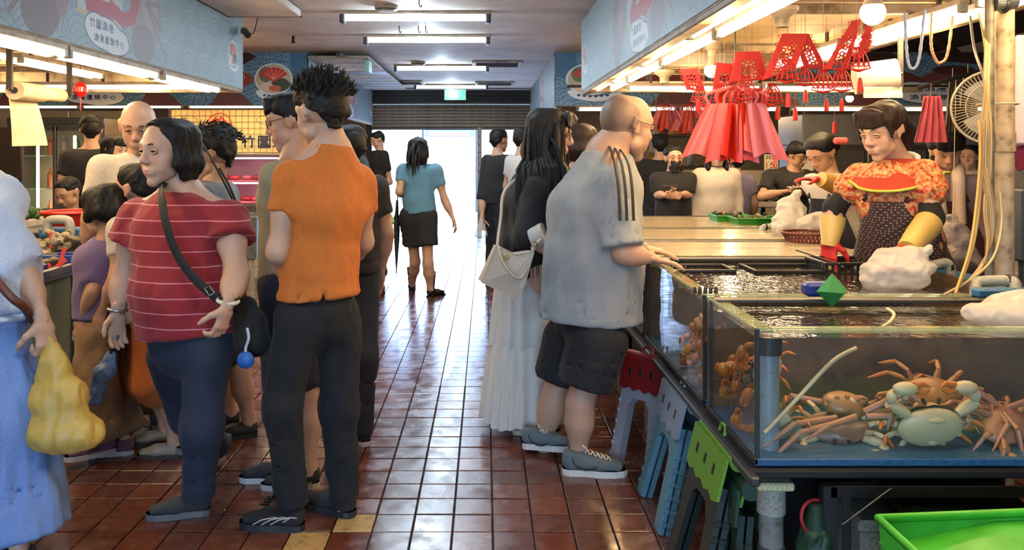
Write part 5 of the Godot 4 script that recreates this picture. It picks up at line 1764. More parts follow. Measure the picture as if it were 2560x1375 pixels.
# the other people
func bystander(label: String, x: float, top: float, d: float, f: Vector3, o: Dictionary) -> Dictionary:
	var p := J(x, top, d)
	var h: float = o.get("h", p.y - o.get("floor", 0.0) - o.get("hair_up", 0.02))
	o.merge({"label": label, "base": Vector3(p.x, 0, p.z), "h": h, "f": f, "cell": 0.017 if d < 5.5 else 0.023, "head_cell": 0.0075 if d < 5.5 else 0.01, "hand_cell": 0.008 if d < 5.5 else 0.011, "features": d < 9.0}, false)
	return human(o)
func build_crowd() -> void:
	var black := cloth(Color(0.06, 0.06, 0.068), 0.88)
	var navy := cloth(Color(0.08, 0.095, 0.14), 0.88)
	var white := cloth(Color(0.72, 0.69, 0.64), 0.9)
	var khaki := cloth(Color(0.50, 0.39, 0.27), 0.9)
	var dark_shoe := cloth(Color(0.07, 0.07, 0.075), 0.8)
	var pale_sole := mat(Color(0.62, 0.6, 0.57), 0.6)
	var short := {"m": hair_black, "vol": short_hair(0.012), "fold_scale": Vector3(4, 4, 4)}
	var tee := func(m: Material, extra := {}) -> Dictionary:
		var t := {"m": m, "name": "t_shirt", "loose": 0.02, "sleeve": 0.6, "hem_dy": -0.03}
		t.merge(extra, true)
		return t
	var lightblue := cloth(Color(0.42, 0.53, 0.72), 0.9, 5)
	var p := human({"label": "woman in a white t-shirt and wide light blue trousers carrying a yellow plastic bag", "base": Vector3(-1.72, 0, -2.95), "h": 1.66, "f": Vector3(-0.75, 0, 0.66), "cell": 0.016, "head_cell": 0.008, "hand_cell": 0.006, "skin": SKIN_PALE, "features": true,
		"j": {"head": J(-190, 330, 2.9), "neck": J(-170, 430, 2.92), "chest": J(-130, 600, 2.92), "shL": J(-8, 535, 2.9), "elL": J(66, 700, 2.9), "wrL": J(106, 800, 2.86), "knL": J(30, 1050, 2.9), "anL": J(48, 1370, 2.9), "hpL": J(-20, 850, 2.92)},
		"handL": {"d": Vector3(0.2, -1, 0.05), "n": Vector3(-0.8, 0, -0.4), "t": Vector3(-0.3, 0, 0.9), "curl": 1.7},
		"shirt": {"m": cloth(Color(0.7, 0.74, 0.8), 0.9), "name": "t_shirt", "loose": 0.03, "sleeve": 0.78, "sleeve_r": 0.085, "fold": 0.012, "hem_dy": -0.02},
		"lower": {"m": lightblue, "name": "wide_trousers", "r": Vector3(0.11, 0.125, 0.15), "loose": 0.015, "len": 1.86, "fold": 0.022, "fold_scale": Vector3(1.6, 0.25, 1.6)},
		"shoes": {"m": dark_shoe}, "hair": {"m": hair_black, "vol": bob_hair(-0.12)}})
	var brown := mat(Color(0.32, 0.16, 0.09), 0.5)
	part("bag_strap", m_tube(smooth_path([J(-60, 640, 2.8), J(20, 735, 2.76), J(62, 770, 2.8), J(80, 800, 2.9)]), 0.014, 6), brown, p.node, -p.base)
	bystander("girl in a purple t-shirt and beige wide trousers with a yellow hair clip", 268, 470, 4.02, Vector3(-0.85, 0, -0.5), {"hair_up": 0.03, "skin": SKIN, "head_s": 1.08, "face": Vector3(-0.8, -0.25, -0.55),
		"j": {"shL": J(238, 640, 3.95), "elL": J(232, 728, 3.88), "wrL": J(205, 800, 3.9), "shR": J(292, 622, 4.15), "hip": J(262, 805, 4.02), "waist": J(265, 720, 4.02), "hpL": J(245, 830, 3.95), "knL": J(235, 985, 3.92), "anL": J(240, 1120, 3.85), "hpR": J(275, 830, 4.1), "knR": J(275, 985, 4.1), "anR": J(300, 1110, 4.12)},
		"shirt": tee.call(cloth(Color(0.42, 0.36, 0.52)), {"sleeve": 0.75, "loose": 0.035, "hem": J(263, 790, 4.02)}), "lower": {"m": khaki, "r": Vector3(0.11, 0.13, 0.15), "len": 1.9, "fold": 0.014},
		"shoes": {"m": cloth(Color(0.42, 0.28, 0.33)), "sole": pale_sole, "heelL": G(290, 1150) + Vector3(0, 0.04, 0), "dL": Vector3(-0.9, 0, 0.7), "pitchL": 0.0, "heelR": G(335, 1135), "dR": Vector3(-1, 0, 0.2), "len": 0.23},
		"hair": {"m": hair_black, "vol": bob_hair(-0.02, 0.014, -0.02) + [[Vector3(0, 0.06, -0.1), Vector3(0, -0.01, -0.13), Vector2(0.03, 0.03), Vector2(0.03, 0.025)]], "front": Vector2(0.09, 0.07)}})
	bystander("elderly bald man in a white shirt and beige trousers behind the striped shirt", 345, 258, 4.45, Vector3(-0.35, 0, -0.9), {"hair_up": 0.0, "skin": SKIN, "face": Vector3(0.25, -0.35, 0.9), "head_s": 1.12,
		"j": {"head": J(345, 318, 4.4), "neck": J(352, 400, 4.45)}, "shirt": tee.call(white), "lower": {"m": cloth(Color(0.3, 0.23, 0.165)), "r": Vector3(0.1, 0.09, 0.085), "loose": 0.015, "fold": 0.012},
		"shoes": {"m": cloth(Color(0.3, 0.3, 0.3)), "sole": pale_sole}, "paints": [[Vector3(0, 0.02, -0.09), Vector3(0.1, 0.05, 0.05), Color(0.3, 0.26, 0.23)]]})
	bystander("boy in orange shorts and grey sandals between the striped shirt and the girl in purple", 352, 415, 4.05, Vector3(-0.95, 0, -0.3), {"skin": SKIN, "hair_up": 0.02, "head_s": 1.06,
		"j": {"hpL": J(388, 800, 3.98), "knL": J(398, 960, 3.95), "anL": J(430, 1118, 3.95), "hpR": J(378, 800, 4.12), "knR": J(375, 950, 4.1), "anR": J(405, 1085, 4.15), "hip": J(384, 770, 4.05)},
		"shirt": tee.call(white), "lower": {"m": cloth(Color(0.68, 0.36, 0.13)), "name": "shorts", "r": Vector3(0.115, 0.13, 0.05), "len": 1.02},
		"shoes": {"m": mat(Color(0.5, 0.46, 0.4), 0.6), "sole": mat(Color(0.16, 0.13, 0.11), 0.7), "heelL": G(455, 1145), "dL": Vector3(-1, 0, 0.05), "heelR": G(432, 1108), "dR": Vector3(-1, 0, 0.25), "len": 0.22, "name": "sandal"}, "hair": short.duplicate()})
	p = bystander("boy with glasses and a black camera strap behind the striped shirt", 528, 322, 4.3, Vector3(-0.97, 0, -0.15), {"skin": SKIN, "hair_up": 0.03, "face": Vector3(-0.95, -0.1, 0.1), "head_s": 1.1,
		"j": {"head": J(532, 388, 4.3), "anL": J(615, 1060, 4.22), "knL": J(598, 930, 4.22), "anR": J(570, 1040, 4.45), "knR": J(562, 920, 4.4)},
		"shirt": tee.call(cloth(Color(0.38, 0.4, 0.42)), {"neck_dy": 0.0}), "lower": {"m": navy, "name": "shorts", "r": Vector3(0.1, 0.1, 0.05), "len": 0.9},
		"shoes": {"m": mat(Color(0.09, 0.07, 0.065), 0.6), "sole": M.black, "heelL": G(645, 1090), "dL": Vector3(-1, 0, 0.35), "heelR": G(600, 1062), "dR": Vector3(-1, 0, 0.35), "name": "sandal"}, "glasses": M.black,
		"hair": {"m": hair_black, "vol": short_hair(0.03, 0.006), "locks": true, "n": 160, "length": 0.035, "segs": 4, "lift": 0.9, "fill": 1.25, "mess": 0.6, "line": 0.35, "tilt": 0.3, "width": 0.006, "seed": 12}})
	part("camera_strap", m_tube(smooth_path([J(498, 345, 4.2), J(530, 400, 4.16), J(565, 465, 4.18), J(582, 500, 4.2)]), 0.006, 6), M.black, p.node, -p.base)
	part("camera_strap", m_tube(smooth_path([J(548, 420, 4.18), J(572, 462, 4.2), J(590, 505, 4.22)]), 0.006, 6), M.black, p.node, -p.base)
	bystander("man with a dark fringe and glasses standing close behind the orange t-shirt", 725, 240, 3.72, Vector3(-0.98, 0, -0.1), {"skin": SKIN, "hair_up": 0.02, "face": Vector3(-0.96, -0.2, 0.05), "head_s": 1.05,
		"j": {"head": J(728, 305, 3.72), "anR": J(770, 1165, 3.7), "knR": J(770, 985, 3.68), "anL": J(700, 1150, 3.62), "knL": J(715, 985, 3.66), "elR": J(740, 600, 3.85), "elL": J(730, 610, 3.66), "wrL": J(740, 660, 3.6), "wrR": J(760, 660, 3.85)},
		"shirt": tee.call(cloth(Color(0.55, 0.52, 0.4))), "lower": {"m": navy, "name": "shorts", "r": Vector3(0.1, 0.095, 0.05), "len": 0.95},
		"shoes": {"m": dark_shoe, "sole": pale_sole, "heelR": G(800, 1218), "dR": Vector3(-1, 0, 0.1), "heelL": G(742, 1200), "dL": Vector3(-1, 0, 0.1)}, "glasses": M.black,
		"hair": {"m": hair_black, "vol": short_hair(0.015, 0.006) + fringe(0.05)}})
	bystander("person in a black top and navy trousers mostly hidden by the orange t-shirt", 872, 308, 4.35, Vector3(-0.6, 0, -0.8), {"skin": SKIN, "head_s": 1.0,
		"j": {"anR": J(905, 1085, 4.2), "knR": J(908, 900, 4.2), "anL": J(850, 1070, 4.3)}, "shirt": tee.call(black), "lower": {"m": navy, "r": Vector3(0.085, 0.065, 0.05)}, "shoes": {"m": dark_shoe, "sole": pale_sole}, "hair": short.duplicate()})
	p = bystander("person in a dark green headscarf and jacket bending over the meat stall counter", 912, 318, 8.6, Vector3(-0.9, 0, -0.3), {"skin": SKIN_TAN, "head_s": 1.1, "lean": Vector3(-0.12, 0, 0), "shirt": tee.call(cloth(Color(0.11, 0.135, 0.12)), {"sleeve": 1.9, "name": "jacket"}), "lower": {"m": cloth(Color(0.13, 0.15, 0.17)), "r": Vector3(0.1, 0.08, 0.075)}, "shoes": {"m": mat(Color(0.18, 0.08, 0.07), 0.6)},
		"j": {"anR": J(950, 690, 8.7), "knR": J(930, 600, 8.6)},
		"hair": {"m": cloth(Color(0.11, 0.14, 0.12)), "vol": bob_hair(-0.12, 0.024, 0.02) + [[Vector3(0, -0.1, 0.0), Vector3(0, -0.2, -0.02), Vector2(0.1, 0.09), Vector2(0.14, 0.1)]], "front": Vector2(0.1, 0.08)}})
	bystander("man in a black t-shirt looking down beside the shutter's edge", 948, 326, 12.7, Vector3(-0.85, 0, 0.5), {"skin": SKIN_PALE, "face": Vector3(-0.85, -0.35, 0.3), "shirt": tee.call(black), "lower": {"m": cloth(Color(0.07, 0.07, 0.08)), "name": "shorts", "r": Vector3(0.1, 0.1, 0.05), "len": 0.95}, "shoes": {"m": cloth(Color(0.3, 0.24, 0.24)), "sole": pale_sole},
		"j": {"elL": J(975, 455, 12.6), "wrL": J(935, 470, 12.4)}, "hair": short.duplicate()})
	p = bystander("woman in a light blue t-shirt, dark shorts and black rubber boots walking to the shutter", 1045, 343, 8.5, Vector3(0.1, 0, -1), {"skin": SKIN, "cell": 0.02,
		"j": {"shL": J(1008, 425, 8.5), "shR": J(1090, 425, 8.5), "elL": J(998, 480, 8.4), "wrL": J(1008, 490, 8.7), "elR": J(1112, 500, 8.5), "wrR": J(1132, 545, 8.45), "knL": J(1038, 655, 8.6), "anL": J(1034, 718, 8.8), "knR": J(1070, 660, 8.45), "anR": J(1072, 728, 8.5), "hip": J(1052, 545, 8.5)},
		"shirt": tee.call(cloth(Color(0.33, 0.5, 0.58)), {"hem": J(1050, 532, 8.5), "sleeve": 0.55}), "lower": {"m": cloth(Color(0.09, 0.085, 0.095)), "name": "shorts", "r": Vector3(0.1, 0.1, 0.05), "len": 0.62, "loose": 0.02},
		"shoes": {"m": mat(Color(0.035, 0.035, 0.04), 0.4), "kind": "boot", "name": "rubber_boot", "heelL": G(1030, 731), "heelR": G(1068, 744), "dL": Vector3(-0.1, 0, -1), "dR": Vector3(0.7, 0, -0.7)},
		"hair": {"m": hair_mat(Color(0.09, 0.075, 0.075)), "vol": bob_hair(-0.13, 0.016, -0.02), "locks": true, "n": 70, "length": 0.3, "fall": 0.6, "lift": 0.1, "width": 0.014, "segs": 8, "seed": 4}})
	bystander("man in a black t-shirt and dark trousers holding a plastic bag beside the door post", 1245, 320, 9.2, Vector3(0.75, 0, -0.65), {"skin": SKIN_PALE, "shirt": tee.call(cloth(Color(0.1, 0.1, 0.105)), {"sleeve": 1.0}), "lower": {"m": navy}, "shoes": {"m": dark_shoe}, "hair": short.duplicate(), "j": {"elL": J(1205, 500, 9.2), "wrL": J(1205, 545, 9.1)}})
	bystander("man in a white t-shirt with cropped hair behind the long-haired woman", 1305, 316, 8.7, Vector3(0.8, 0, -0.6), {"skin": SKIN_PALE, "shirt": tee.call(cloth(Color(0.74, 0.72, 0.7))), "lower": {"m": cloth(Color(0.6, 0.58, 0.55))}, "shoes": {"m": dark_shoe}, "hair": short.duplicate()})
	bystander("person with dark brown hair half hidden behind the grey t-shirt", 1452, 308, 5.4, Vector3(0.6, 0, -0.8), {"skin": SKIN, "shirt": tee.call(black), "lower": {"m": navy}, "shoes": {"m": dark_shoe}, "hair": {"m": hair_brown, "vol": bob_hair(-0.08, 0.02)}})
	bystander("person with dark curly hair half hidden behind the long-haired woman", 1408, 278, 6.6, Vector3(0.6, 0, -0.8), {"skin": SKIN, "shirt": tee.call(navy), "lower": {"m": navy}, "shoes": {"m": dark_shoe}, "hair": {"m": hair_mat(Color(0.1, 0.08, 0.07)), "vol": short_hair(0.03, 0.012), "fold": 0.016}})
	bystander("man in a black t-shirt seen from behind beyond the crab counter", 1650, 332, 9.0, Vector3(0.1, 0, -1), {"skin": SKIN, "shirt": tee.call(black), "lower": {"m": navy}, "shoes": {"m": dark_shoe}, "hair": short.duplicate()})
	p = bystander("boy in a black t-shirt and black face mask beyond the crab counter", 1683, 364, 7.95, Vector3(0.05, 0, 1), {"skin": SKIN, "mask": mat(Color(0.03, 0.03, 0.035), 0.8), "cell": 0.019, "head_cell": 0.008, "shirt": tee.call(black, {"sleeve": 0.85, "loose": 0.035}), "lower": {"m": navy}, "shoes": {"m": dark_shoe}, "hair": short.duplicate(),
		"j": {"elR": J(1645, 487, 7.9), "wrR": J(1668, 489, 7.68), "elL": J(1722, 487, 7.9), "wrL": J(1694, 487, 7.68)}, "handR": {"d": Vector3(1, 0, 0.2), "n": Vector3(0, 0, 1), "t": Vector3(0, 1, 0), "curl": 0.8}, "handL": {"d": Vector3(-1, 0, 0.2), "n": Vector3(0, 0, 1), "t": Vector3(0, 1, 0), "curl": 0.8}})
	part("shirt_print", m_box(Vector3(0.14, 0.008, 0.004), 0.001), mat(Color(0.25, 0.27, 0.3), 0.8), p.node, J(1675, 464, 7.79) - p.base)
	bystander("woman with long black hair in a white shirt behind the hanging red bags", 1790, 352, 8.0, Vector3(-0.05, 0, 1), {"skin": SKIN_PALE, "shirt": tee.call(white, {"sleeve": 1.85, "loose": 0.04, "hem_dy": -0.12}), "lower": {"m": white}, "shoes": {"m": dark_shoe}, "hair": {"m": hair_black, "vol": bob_hair(-0.32, 0.02, 0.01) + fringe()}, "mask": mat(Color(0.6, 0.5, 0.4), 0.8)})
	bystander("person in a lavender t-shirt behind the woman in the white shirt", 1838, 372, 8.35, Vector3(-0.2, 0, -1), {"skin": SKIN, "shirt": tee.call(cloth(Color(0.48, 0.46, 0.56))), "lower": {"m": navy}, "shoes": {"m": dark_shoe}, "hair": short.duplicate()})
	p = bystander("short-haired woman with glasses in a black t-shirt counting beyond the green trays", 1987, 355, 7.9, Vector3(0.55, 0, 0.8), {"skin": SKIN, "glasses": mat(Color(0.3, 0.25, 0.2), 0.4), "face": Vector3(0.6, -0.4, 0.7), "cell": 0.019, "head_cell": 0.008, "g": 1.15, "shirt": tee.call(black, {"sleeve": 0.75}), "lower": {"m": navy}, "shoes": {"m": dark_shoe}, "hair": {"m": hair_black, "vol": short_hair(0.015, 0.01) + fringe(0.06)},
		"j": {"elR": J(1905, 490, 7.7), "wrR": J(1968, 478, 7.55), "elL": J(2015, 480, 7.8), "wrL": J(1995, 472, 7.55), "shR": J(1925, 440, 7.95)}, "handR": {"d": Vector3(1, 0.1, 0.1), "n": Vector3(0, 1, 0), "t": Vector3(0, 0.5, -1), "curl": 0.7}})
	part("notepad", m_box(Vector3(0.12, 0.008, 0.09), 0.002), mat(Color(0.75, 0.73, 0.68), 0.8), p.node, J(1988, 468, 7.5) - p.base)
	p = bystander("vendor in a white t-shirt, dark apron and black cap reaching out a red glove", 2110, 330, 5.5, Vector3(-0.9, 0, 0.35), {"skin": SKIN, "hair_up": 0.03, "face": Vector3(-0.75, -0.55, 0.35), "lean": Vector3(-0.1, 0, 0), "shirt": tee.call(white), "lower": {"m": navy}, "shoes": {"m": mat(Color(0.05, 0.05, 0.05), 0.4), "kind": "boot", "name": "rubber_boot"},
		"j": {"elL": J(2085, 462, 5.3), "wrL": J(2045, 448, 5.25), "elR": J(2090, 470, 5.7), "wrR": J(2060, 470, 5.6)}, "handL": {"d": Vector3(-1, 0.05, 0), "n": Vector3(0, -1, 0), "t": Vector3(0, 0, 1), "curl": 0.4, "color": Color(0.32, 0.012, 0.02)}, "handR": {"color": Color(0.32, 0.012, 0.02)},
		"hair": {"m": hair_black, "vol": short_hair(0.012, 0.006) + [[Vector3(0, 0.05, -0.09), Vector3(0, 0.0, -0.14), Vector2(0.05, 0.04), Vector2(0.04, 0.035)]]}})
	part("glove_cuff", m_tube([J(2090, 462, 5.27), J(2052, 448, 5.22)], [0.062, 0.048], 14), mat(Color(0.7, 0.56, 0.3), 0.5), p.node, -p.base)
	part("hair_bow", m_box(Vector3(0.1, 0.045, 0.03), 0.014), mat(Color(0.75, 0.33, 0.35), 0.7), p.node, J(2102, 352, 5.37) - p.base)
	apron(p, navy, 0.5)
	p = bystander("vendor with a fringe in a floral scarf and dark red apron behind the puffed-sleeve vendor", 2362, 325, 5.1, Vector3(-0.25, 0, 0.97), {"skin": SKIN, "hair_up": 0.02, "face": Vector3(-0.25, -0.4, 0.9), "shut": 0.8, "shirt": tee.call(cloth(Color(0.5, 0.42, 0.42)), {"sleeve": 1.9}), "lower": {"m": navy}, "shoes": {"m": dark_shoe}, "hair": {"m": hair_black, "vol": short_hair(0.015, 0.012) + fringe(0.045)}})
	apron(p, cloth(Color(0.22, 0.05, 0.055)), 0.5)
	for q in [-1.0, 1.0]:
		part("scarf", m_tube(smooth_path([J(2360 + q * 34, 415, 5.12), J(2366 + q * 30, 445, 4.98), J(2372 + q * 24, 510, 4.94), J(2376 + q * 22, 560, 4.93)]), [0.03, 0.036, 0.04, 0.04], 8), grain(Color(0.74, 0.66, 0.6), M.speck, 5.0, 0.9), p.node, -p.base)
	bystander("person in a cream top far behind the vendors", 2425, 362, 8.3, Vector3(-0.7, 0, 0.7), {"skin": SKIN_PALE, "shirt": tee.call(white), "lower": {"m": navy}, "shoes": {"m": dark_shoe}, "hair": short.duplicate()})
	bystander("man in a black t-shirt turned away beside the glass-door fridge", 228, 280, 7.4, Vector3(-0.35, 0, -0.93), {"skin": SKIN, "shirt": tee.call(black), "lower": {"m": navy}, "shoes": {"m": dark_shoe}, "hair": {"m": hair_black, "vol": short_hair(0.03, 0.004)}, "h": 1.78})
	bystander("woman with long black hair, white face mask and white shirt near the fridge", 285, 338, 7.2, Vector3(0.85, 0, 0.4), {"skin": SKIN_PALE, "mask": mat(Color(0.72, 0.68, 0.62), 0.8), "face": Vector3(0.85, -0.1, 0.35), "cell": 0.02, "head_cell": 0.008, "shirt": tee.call(white, {"sleeve": 1.8, "loose": 0.03}), "lower": {"m": navy}, "shoes": {"m": dark_shoe}, "hair": {"m": hair_black, "vol": bob_hair(-0.3, 0.018, 0.0) + fringe(0.05)}})
	var sf := Vector3(-0.25, 0, 0.97)
	var sb := Vector3(J(172, 0, 7.0).x, 0, -7.0)
	var sr := sf.cross(Vector3.UP)
	human({"label": "seated man with cropped hair in a dark quilted jacket behind the seafood counter", "base": sb, "h": 1.66, "f": sf, "face": Vector3(-0.35, -0.5, 0.8), "skin": SKIN_TAN, "cell": 0.019, "head_cell": 0.008, "hand_cell": 0.009,
		"j": {"hip": sb + Vector3(0, 0.5, 0), "waist": sb + Vector3(0, 0.64, 0), "chest": sb + Vector3(0, 0.84, 0) + sf * 0.03, "neck": J(176, 535, 6.95), "head": J(172, 482, 6.88), "shL": sb + Vector3(0, 0.93, 0) - sr * 0.19 + sf * 0.05, "shR": sb + Vector3(0, 0.93, 0) + sr * 0.19 + sf * 0.05,
			"elL": sb + Vector3(0, 0.7, 0) - sr * 0.24 + sf * 0.08, "elR": sb + Vector3(0, 0.7, 0) + sr * 0.24 + sf * 0.08, "wrL": sb + Vector3(0, 0.62, 0) - sr * 0.12 + sf * 0.3, "wrR": sb + Vector3(0, 0.62, 0) + sr * 0.12 + sf * 0.3,
			"hpL": sb + Vector3(0, 0.48, 0) - sr * 0.09, "hpR": sb + Vector3(0, 0.48, 0) + sr * 0.09, "knL": sb + Vector3(0, 0.5, 0) - sr * 0.13 + sf * 0.42, "knR": sb + Vector3(0, 0.5, 0) + sr * 0.13 + sf * 0.42, "anL": sb + Vector3(0, 0.09, 0) - sr * 0.13 + sf * 0.4, "anR": sb + Vector3(0, 0.09, 0) + sr * 0.13 + sf * 0.4},
		"shirt": tee.call(cloth(Color(0.075, 0.075, 0.085)), {"sleeve": 1.8, "name": "quilted_jacket"}), "lower": {"m": navy}, "shoes": {"m": dark_shoe}, "hair": {"m": hair_black, "vol": short_hair(0.0, -0.008)}})
	var st := thing("stool", "low plastic stool under the seated man", "stool", sb)
	part("seat", m_box(Vector3(0.34, 0.04, 0.34), 0.012), mat(Color(0.5, 0.1, 0.08), 0.5), st, Vector3(0, 0.37, 0))
	for q in [[-1, -1], [1, -1], [-1, 1], [1, 1]]:
		part("leg", m_tube([Vector3(q[0] * 0.13, 0.36, q[1] * 0.13), Vector3(q[0] * 0.16, 0, q[1] * 0.16)], 0.018, 8), mat(Color(0.5, 0.1, 0.08), 0.5), st)
func apron(p: Dictionary, m: Material, len_: float) -> void:
	var j: Dictionary = p.j
	var f: Vector3 = p.f
	var r: Vector3 = p.r
	var k: float = p.k
	var rows := []
	for i in 12:
		var t := i / 11.0
		var row := []
		var c: Vector3 = (j.chest as Vector3).lerp(j.hip - Vector3(0, len_ * 0.5, 0), t)
		var w := lerpf(0.12, 0.24, minf(1.0, t * 2.2)) * k
		for s in 13:
			var a := lerpf(-1.0, 1.0, s / 12.0)
			row.append(c + r * w * sin(a * 1.35) + f * (0.175 * k * cos(a * 1.2) + 0.006 * sin(a * 9.0 + t * 3.0)) - p.base)
		rows.append(row)
	var b := MB.new()
	b.grid(rows)
	for q in [-1.0, 1.0]:
		b.tube([j.chest + r * 0.1 * q * k + f * 0.14 * k - p.base, j.neck + r * 0.07 * q * k + Vector3(0, 0.02, 0) - p.base], 0.012, 6)
	part("apron", b.done(), m, p.node)
# the crab stall: tanks on pipe legs
const TX0 := 0.80
const TX1 := 2.0
const TOP := 0.93
const BOT := 0.52
var water_mat: StandardMaterial3D
func build_crab_stall() -> void:
	M.glass = pane(Color(0.8, 0.84, 0.78), 0.015, 0.02)
	M.glass.metallic_specular = 0.32
	M.glass_edge = pane(Color(0.62, 0.66, 0.5), 0.45, 0.05)
	water_mat = pane(Color(0.24, 0.2, 0.11), 0.2, 0.03)
	water_mat.normal_enabled = true
	water_mat.normal_texture = noise_tex(41, 0.02, [], 256, 3, true, 3.0)
	water_mat.normal_scale = 0.35
	water_mat.uv1_triplanar = true
	water_mat.uv1_world_triplanar = true
	water_mat.uv1_scale = Vector3(3, 3, 3)
	M.blue_board = grain(Color(0.13, 0.32, 0.47), M.speck, 1.5, 0.45)
	M.lid = grain(Color(0.66, 0.61, 0.5), M.faint, 1.5, 0.22, 0.35)
	M.silicone = mat(Color(0.05, 0.052, 0.045), 0.5)
	M.murk = grain(Color(0.34, 0.24, 0.12), M.grime, 1.3, 0.7)
	M.bag = mat(Color(0.74, 0.72, 0.68, 0.62), 0.38)
	M.bag.transparency = BaseMaterial3D.TRANSPARENCY_ALPHA
	M.bag.backlight_enabled = true
	M.bag.backlight = Color(0.5, 0.5, 0.5)
	var spans := [[2.5, 3.04, "first crab tank of the row with blue floor and long-legged crabs"], [3.1, 4.22, "crab tank holding black baskets where the vendor works"], [4.28, 5.05, "water tank behind the black baskets"], [5.12, 5.92, "water tank under the white plastic bag"], [5.98, 7.05, "last water tank of the row beside the green trays"]]
	for i in spans.size():
		tank(i, spans[i][0], spans[i][1], spans[i][2])
	table()
	tank_life()
	baskets_and_bags()
	stools()
	under_table()
	overhead()
	behind_crab_stall()
func tank(i: int, d0: float, d1: float, label: String) -> void:
	var o := thing("glass_tank", label, "tank", Vector3((TX0 + TX1) * 0.5, BOT, -(d0 + d1) * 0.5))
	var w := TX1 - TX0
	var dd := d1 - d0
	var h := TOP - BOT
	part("floor_board", m_box(Vector3(w, 0.022, dd), 0.003), M.blue_board, o, Vector3(0, 0.011, 0))
	part("pane", m_box(Vector3(w, h, 0.01), 0.001), M.glass, o, Vector3(0, h * 0.5, dd * 0.5 - 0.006))
	part("pane", m_box(Vector3(0.01, h, dd - 0.02), 0.001), M.glass, o, Vector3(-w * 0.5 + 0.005, h * 0.5, 0))
	part("back_panel", m_box(Vector3(w, h * 0.9, 0.012), 0.002), M.murk, o, Vector3(0, h * 0.45, -dd * 0.5 + 0.008))
	part("side_panel", m_box(Vector3(0.012, h, dd - 0.02), 0.002), M.murk, o, Vector3(w * 0.5 - 0.006, h * 0.5, 0))
	part("brace", m_box(Vector3(w - 0.03, 0.01, 0.06), 0.002), M.glass_edge, o, Vector3(0, h - 0.012, dd * 0.5 - 0.045))
	part("brace", m_box(Vector3(w - 0.03, 0.012, 0.05), 0.002), M.steel_dull, o, Vector3(0, h - 0.004, -dd * 0.5 + 0.03))
	part("brace", m_box(Vector3(0.055, 0.01, dd - 0.05), 0.002), M.glass_edge, o, Vector3(-w * 0.5 + 0.04, h - 0.012, 0))
	part("corner_bead", m_box(Vector3(0.014, h, 0.014), 0.002), M.silicone, o, Vector3(-w * 0.5 + 0.012, h * 0.5, dd * 0.5 - 0.014))
	part("corner_bead", m_box(Vector3(0.012, h, 0.012), 0.002), M.silicone, o, Vector3(-w * 0.5 + 0.012, h * 0.5, -dd * 0.5 + 0.02))
	part("bottom_bead", m_box(Vector3(0.014, 0.02, dd), 0.002), M.silicone, o, Vector3(-w * 0.5 + 0.004, 0.014, 0))
	part("top_edge", m_box(Vector3(w, 0.006, 0.012), 0.001), M.glass_edge, o, Vector3(0, h, dd * 0.5 - 0.006))
	part("top_edge", m_box(Vector3(0.012, 0.006, dd), 0.001), M.glass_edge, o, Vector3(-w * 0.5 + 0.006, h, 0))
	var rows := []
	for q in 3:
		rows.append([Vector3(-w * 0.5 + 0.012, 0, -dd * 0.5 + 0.016 + q * (dd - 0.03) * 0.5), Vector3(0, 0, -dd * 0.5 + 0.016 + q * (dd - 0.03) * 0.5), Vector3(w * 0.5 - 0.014, 0, -dd * 0.5 + 0.016 + q * (dd - 0.03) * 0.5)])
	var b := MB.new()
	b.grid(rows)
	if i > 1:
		for q in 2:
			part("lid", m_box(Vector3(w - 0.04, 0.008, dd * 0.5 - 0.02), 0.002), M.lid, o, Vector3(0.01, h - 0.006, dd * (0.25 - 0.5 * q)))
	part("water", b.done(), water_mat, o, Vector3(0, h - 0.03, 0))
func table() -> void:
	var o := thing("tank_table", "dark table frame on grey pipe legs under the row of crab tanks", "table", Vector3(1.4, 0, -4.8))
	var z0 := -2.46 + 4.8
	part("top_plate", m_box(Vector3(1.24, 0.02, 4.6), 0.004), M.soot, o, Vector3(0, 0.505, 0.0))
	part("edge_rail", m_box(Vector3(0.03, 0.03, 4.68), 0.006), M.steel_dull, o, Vector3(-0.615, 0.495, 0.02))
	part("front_rail", m_box(Vector3(1.24, 0.025, 0.03), 0.005), M.soot, o, Vector3(0, 0.497, 2.29))
	var pipe := grain(Color(0.45, 0.46, 0.45), M.grime, 4.0, 0.5)
	for d in [2.56, 3.18, 3.6, 4.4, 5.3, 6.2, 7.0]:
		for x in [0.87, 1.92]:
			var lg := part("pipe_leg", m_tube([Vector3(x - 1.4, 0.46, 4.8 - d), Vector3(x - 1.4, 0, 4.8 - d)], 0.036, 14), pipe, o)
			part("collar", m_tube([Vector3(x - 1.4, 0.44, 4.8 - d), Vector3(x - 1.4, 0.36, 4.8 - d)], 0.043, 14), M.pvc, lg)
			part("collar", m_tube([Vector3(x - 1.4, 0.26, 4.8 - d), Vector3(x - 1.4, 0.2, 4.8 - d)], 0.041, 14), M.pvc_dark, lg)
	var cap := grain(Color(0.72, 0.7, 0.52), M.speck, 4.0, 0.6)
	for d in [2.56, 3.18, 3.6]:
		part("foam_pad", m_box(Vector3(0.11, 0.025, 0.1), 0.005), cap, o, Vector3(0.87 - 1.4, 0.452, 4.8 - d))
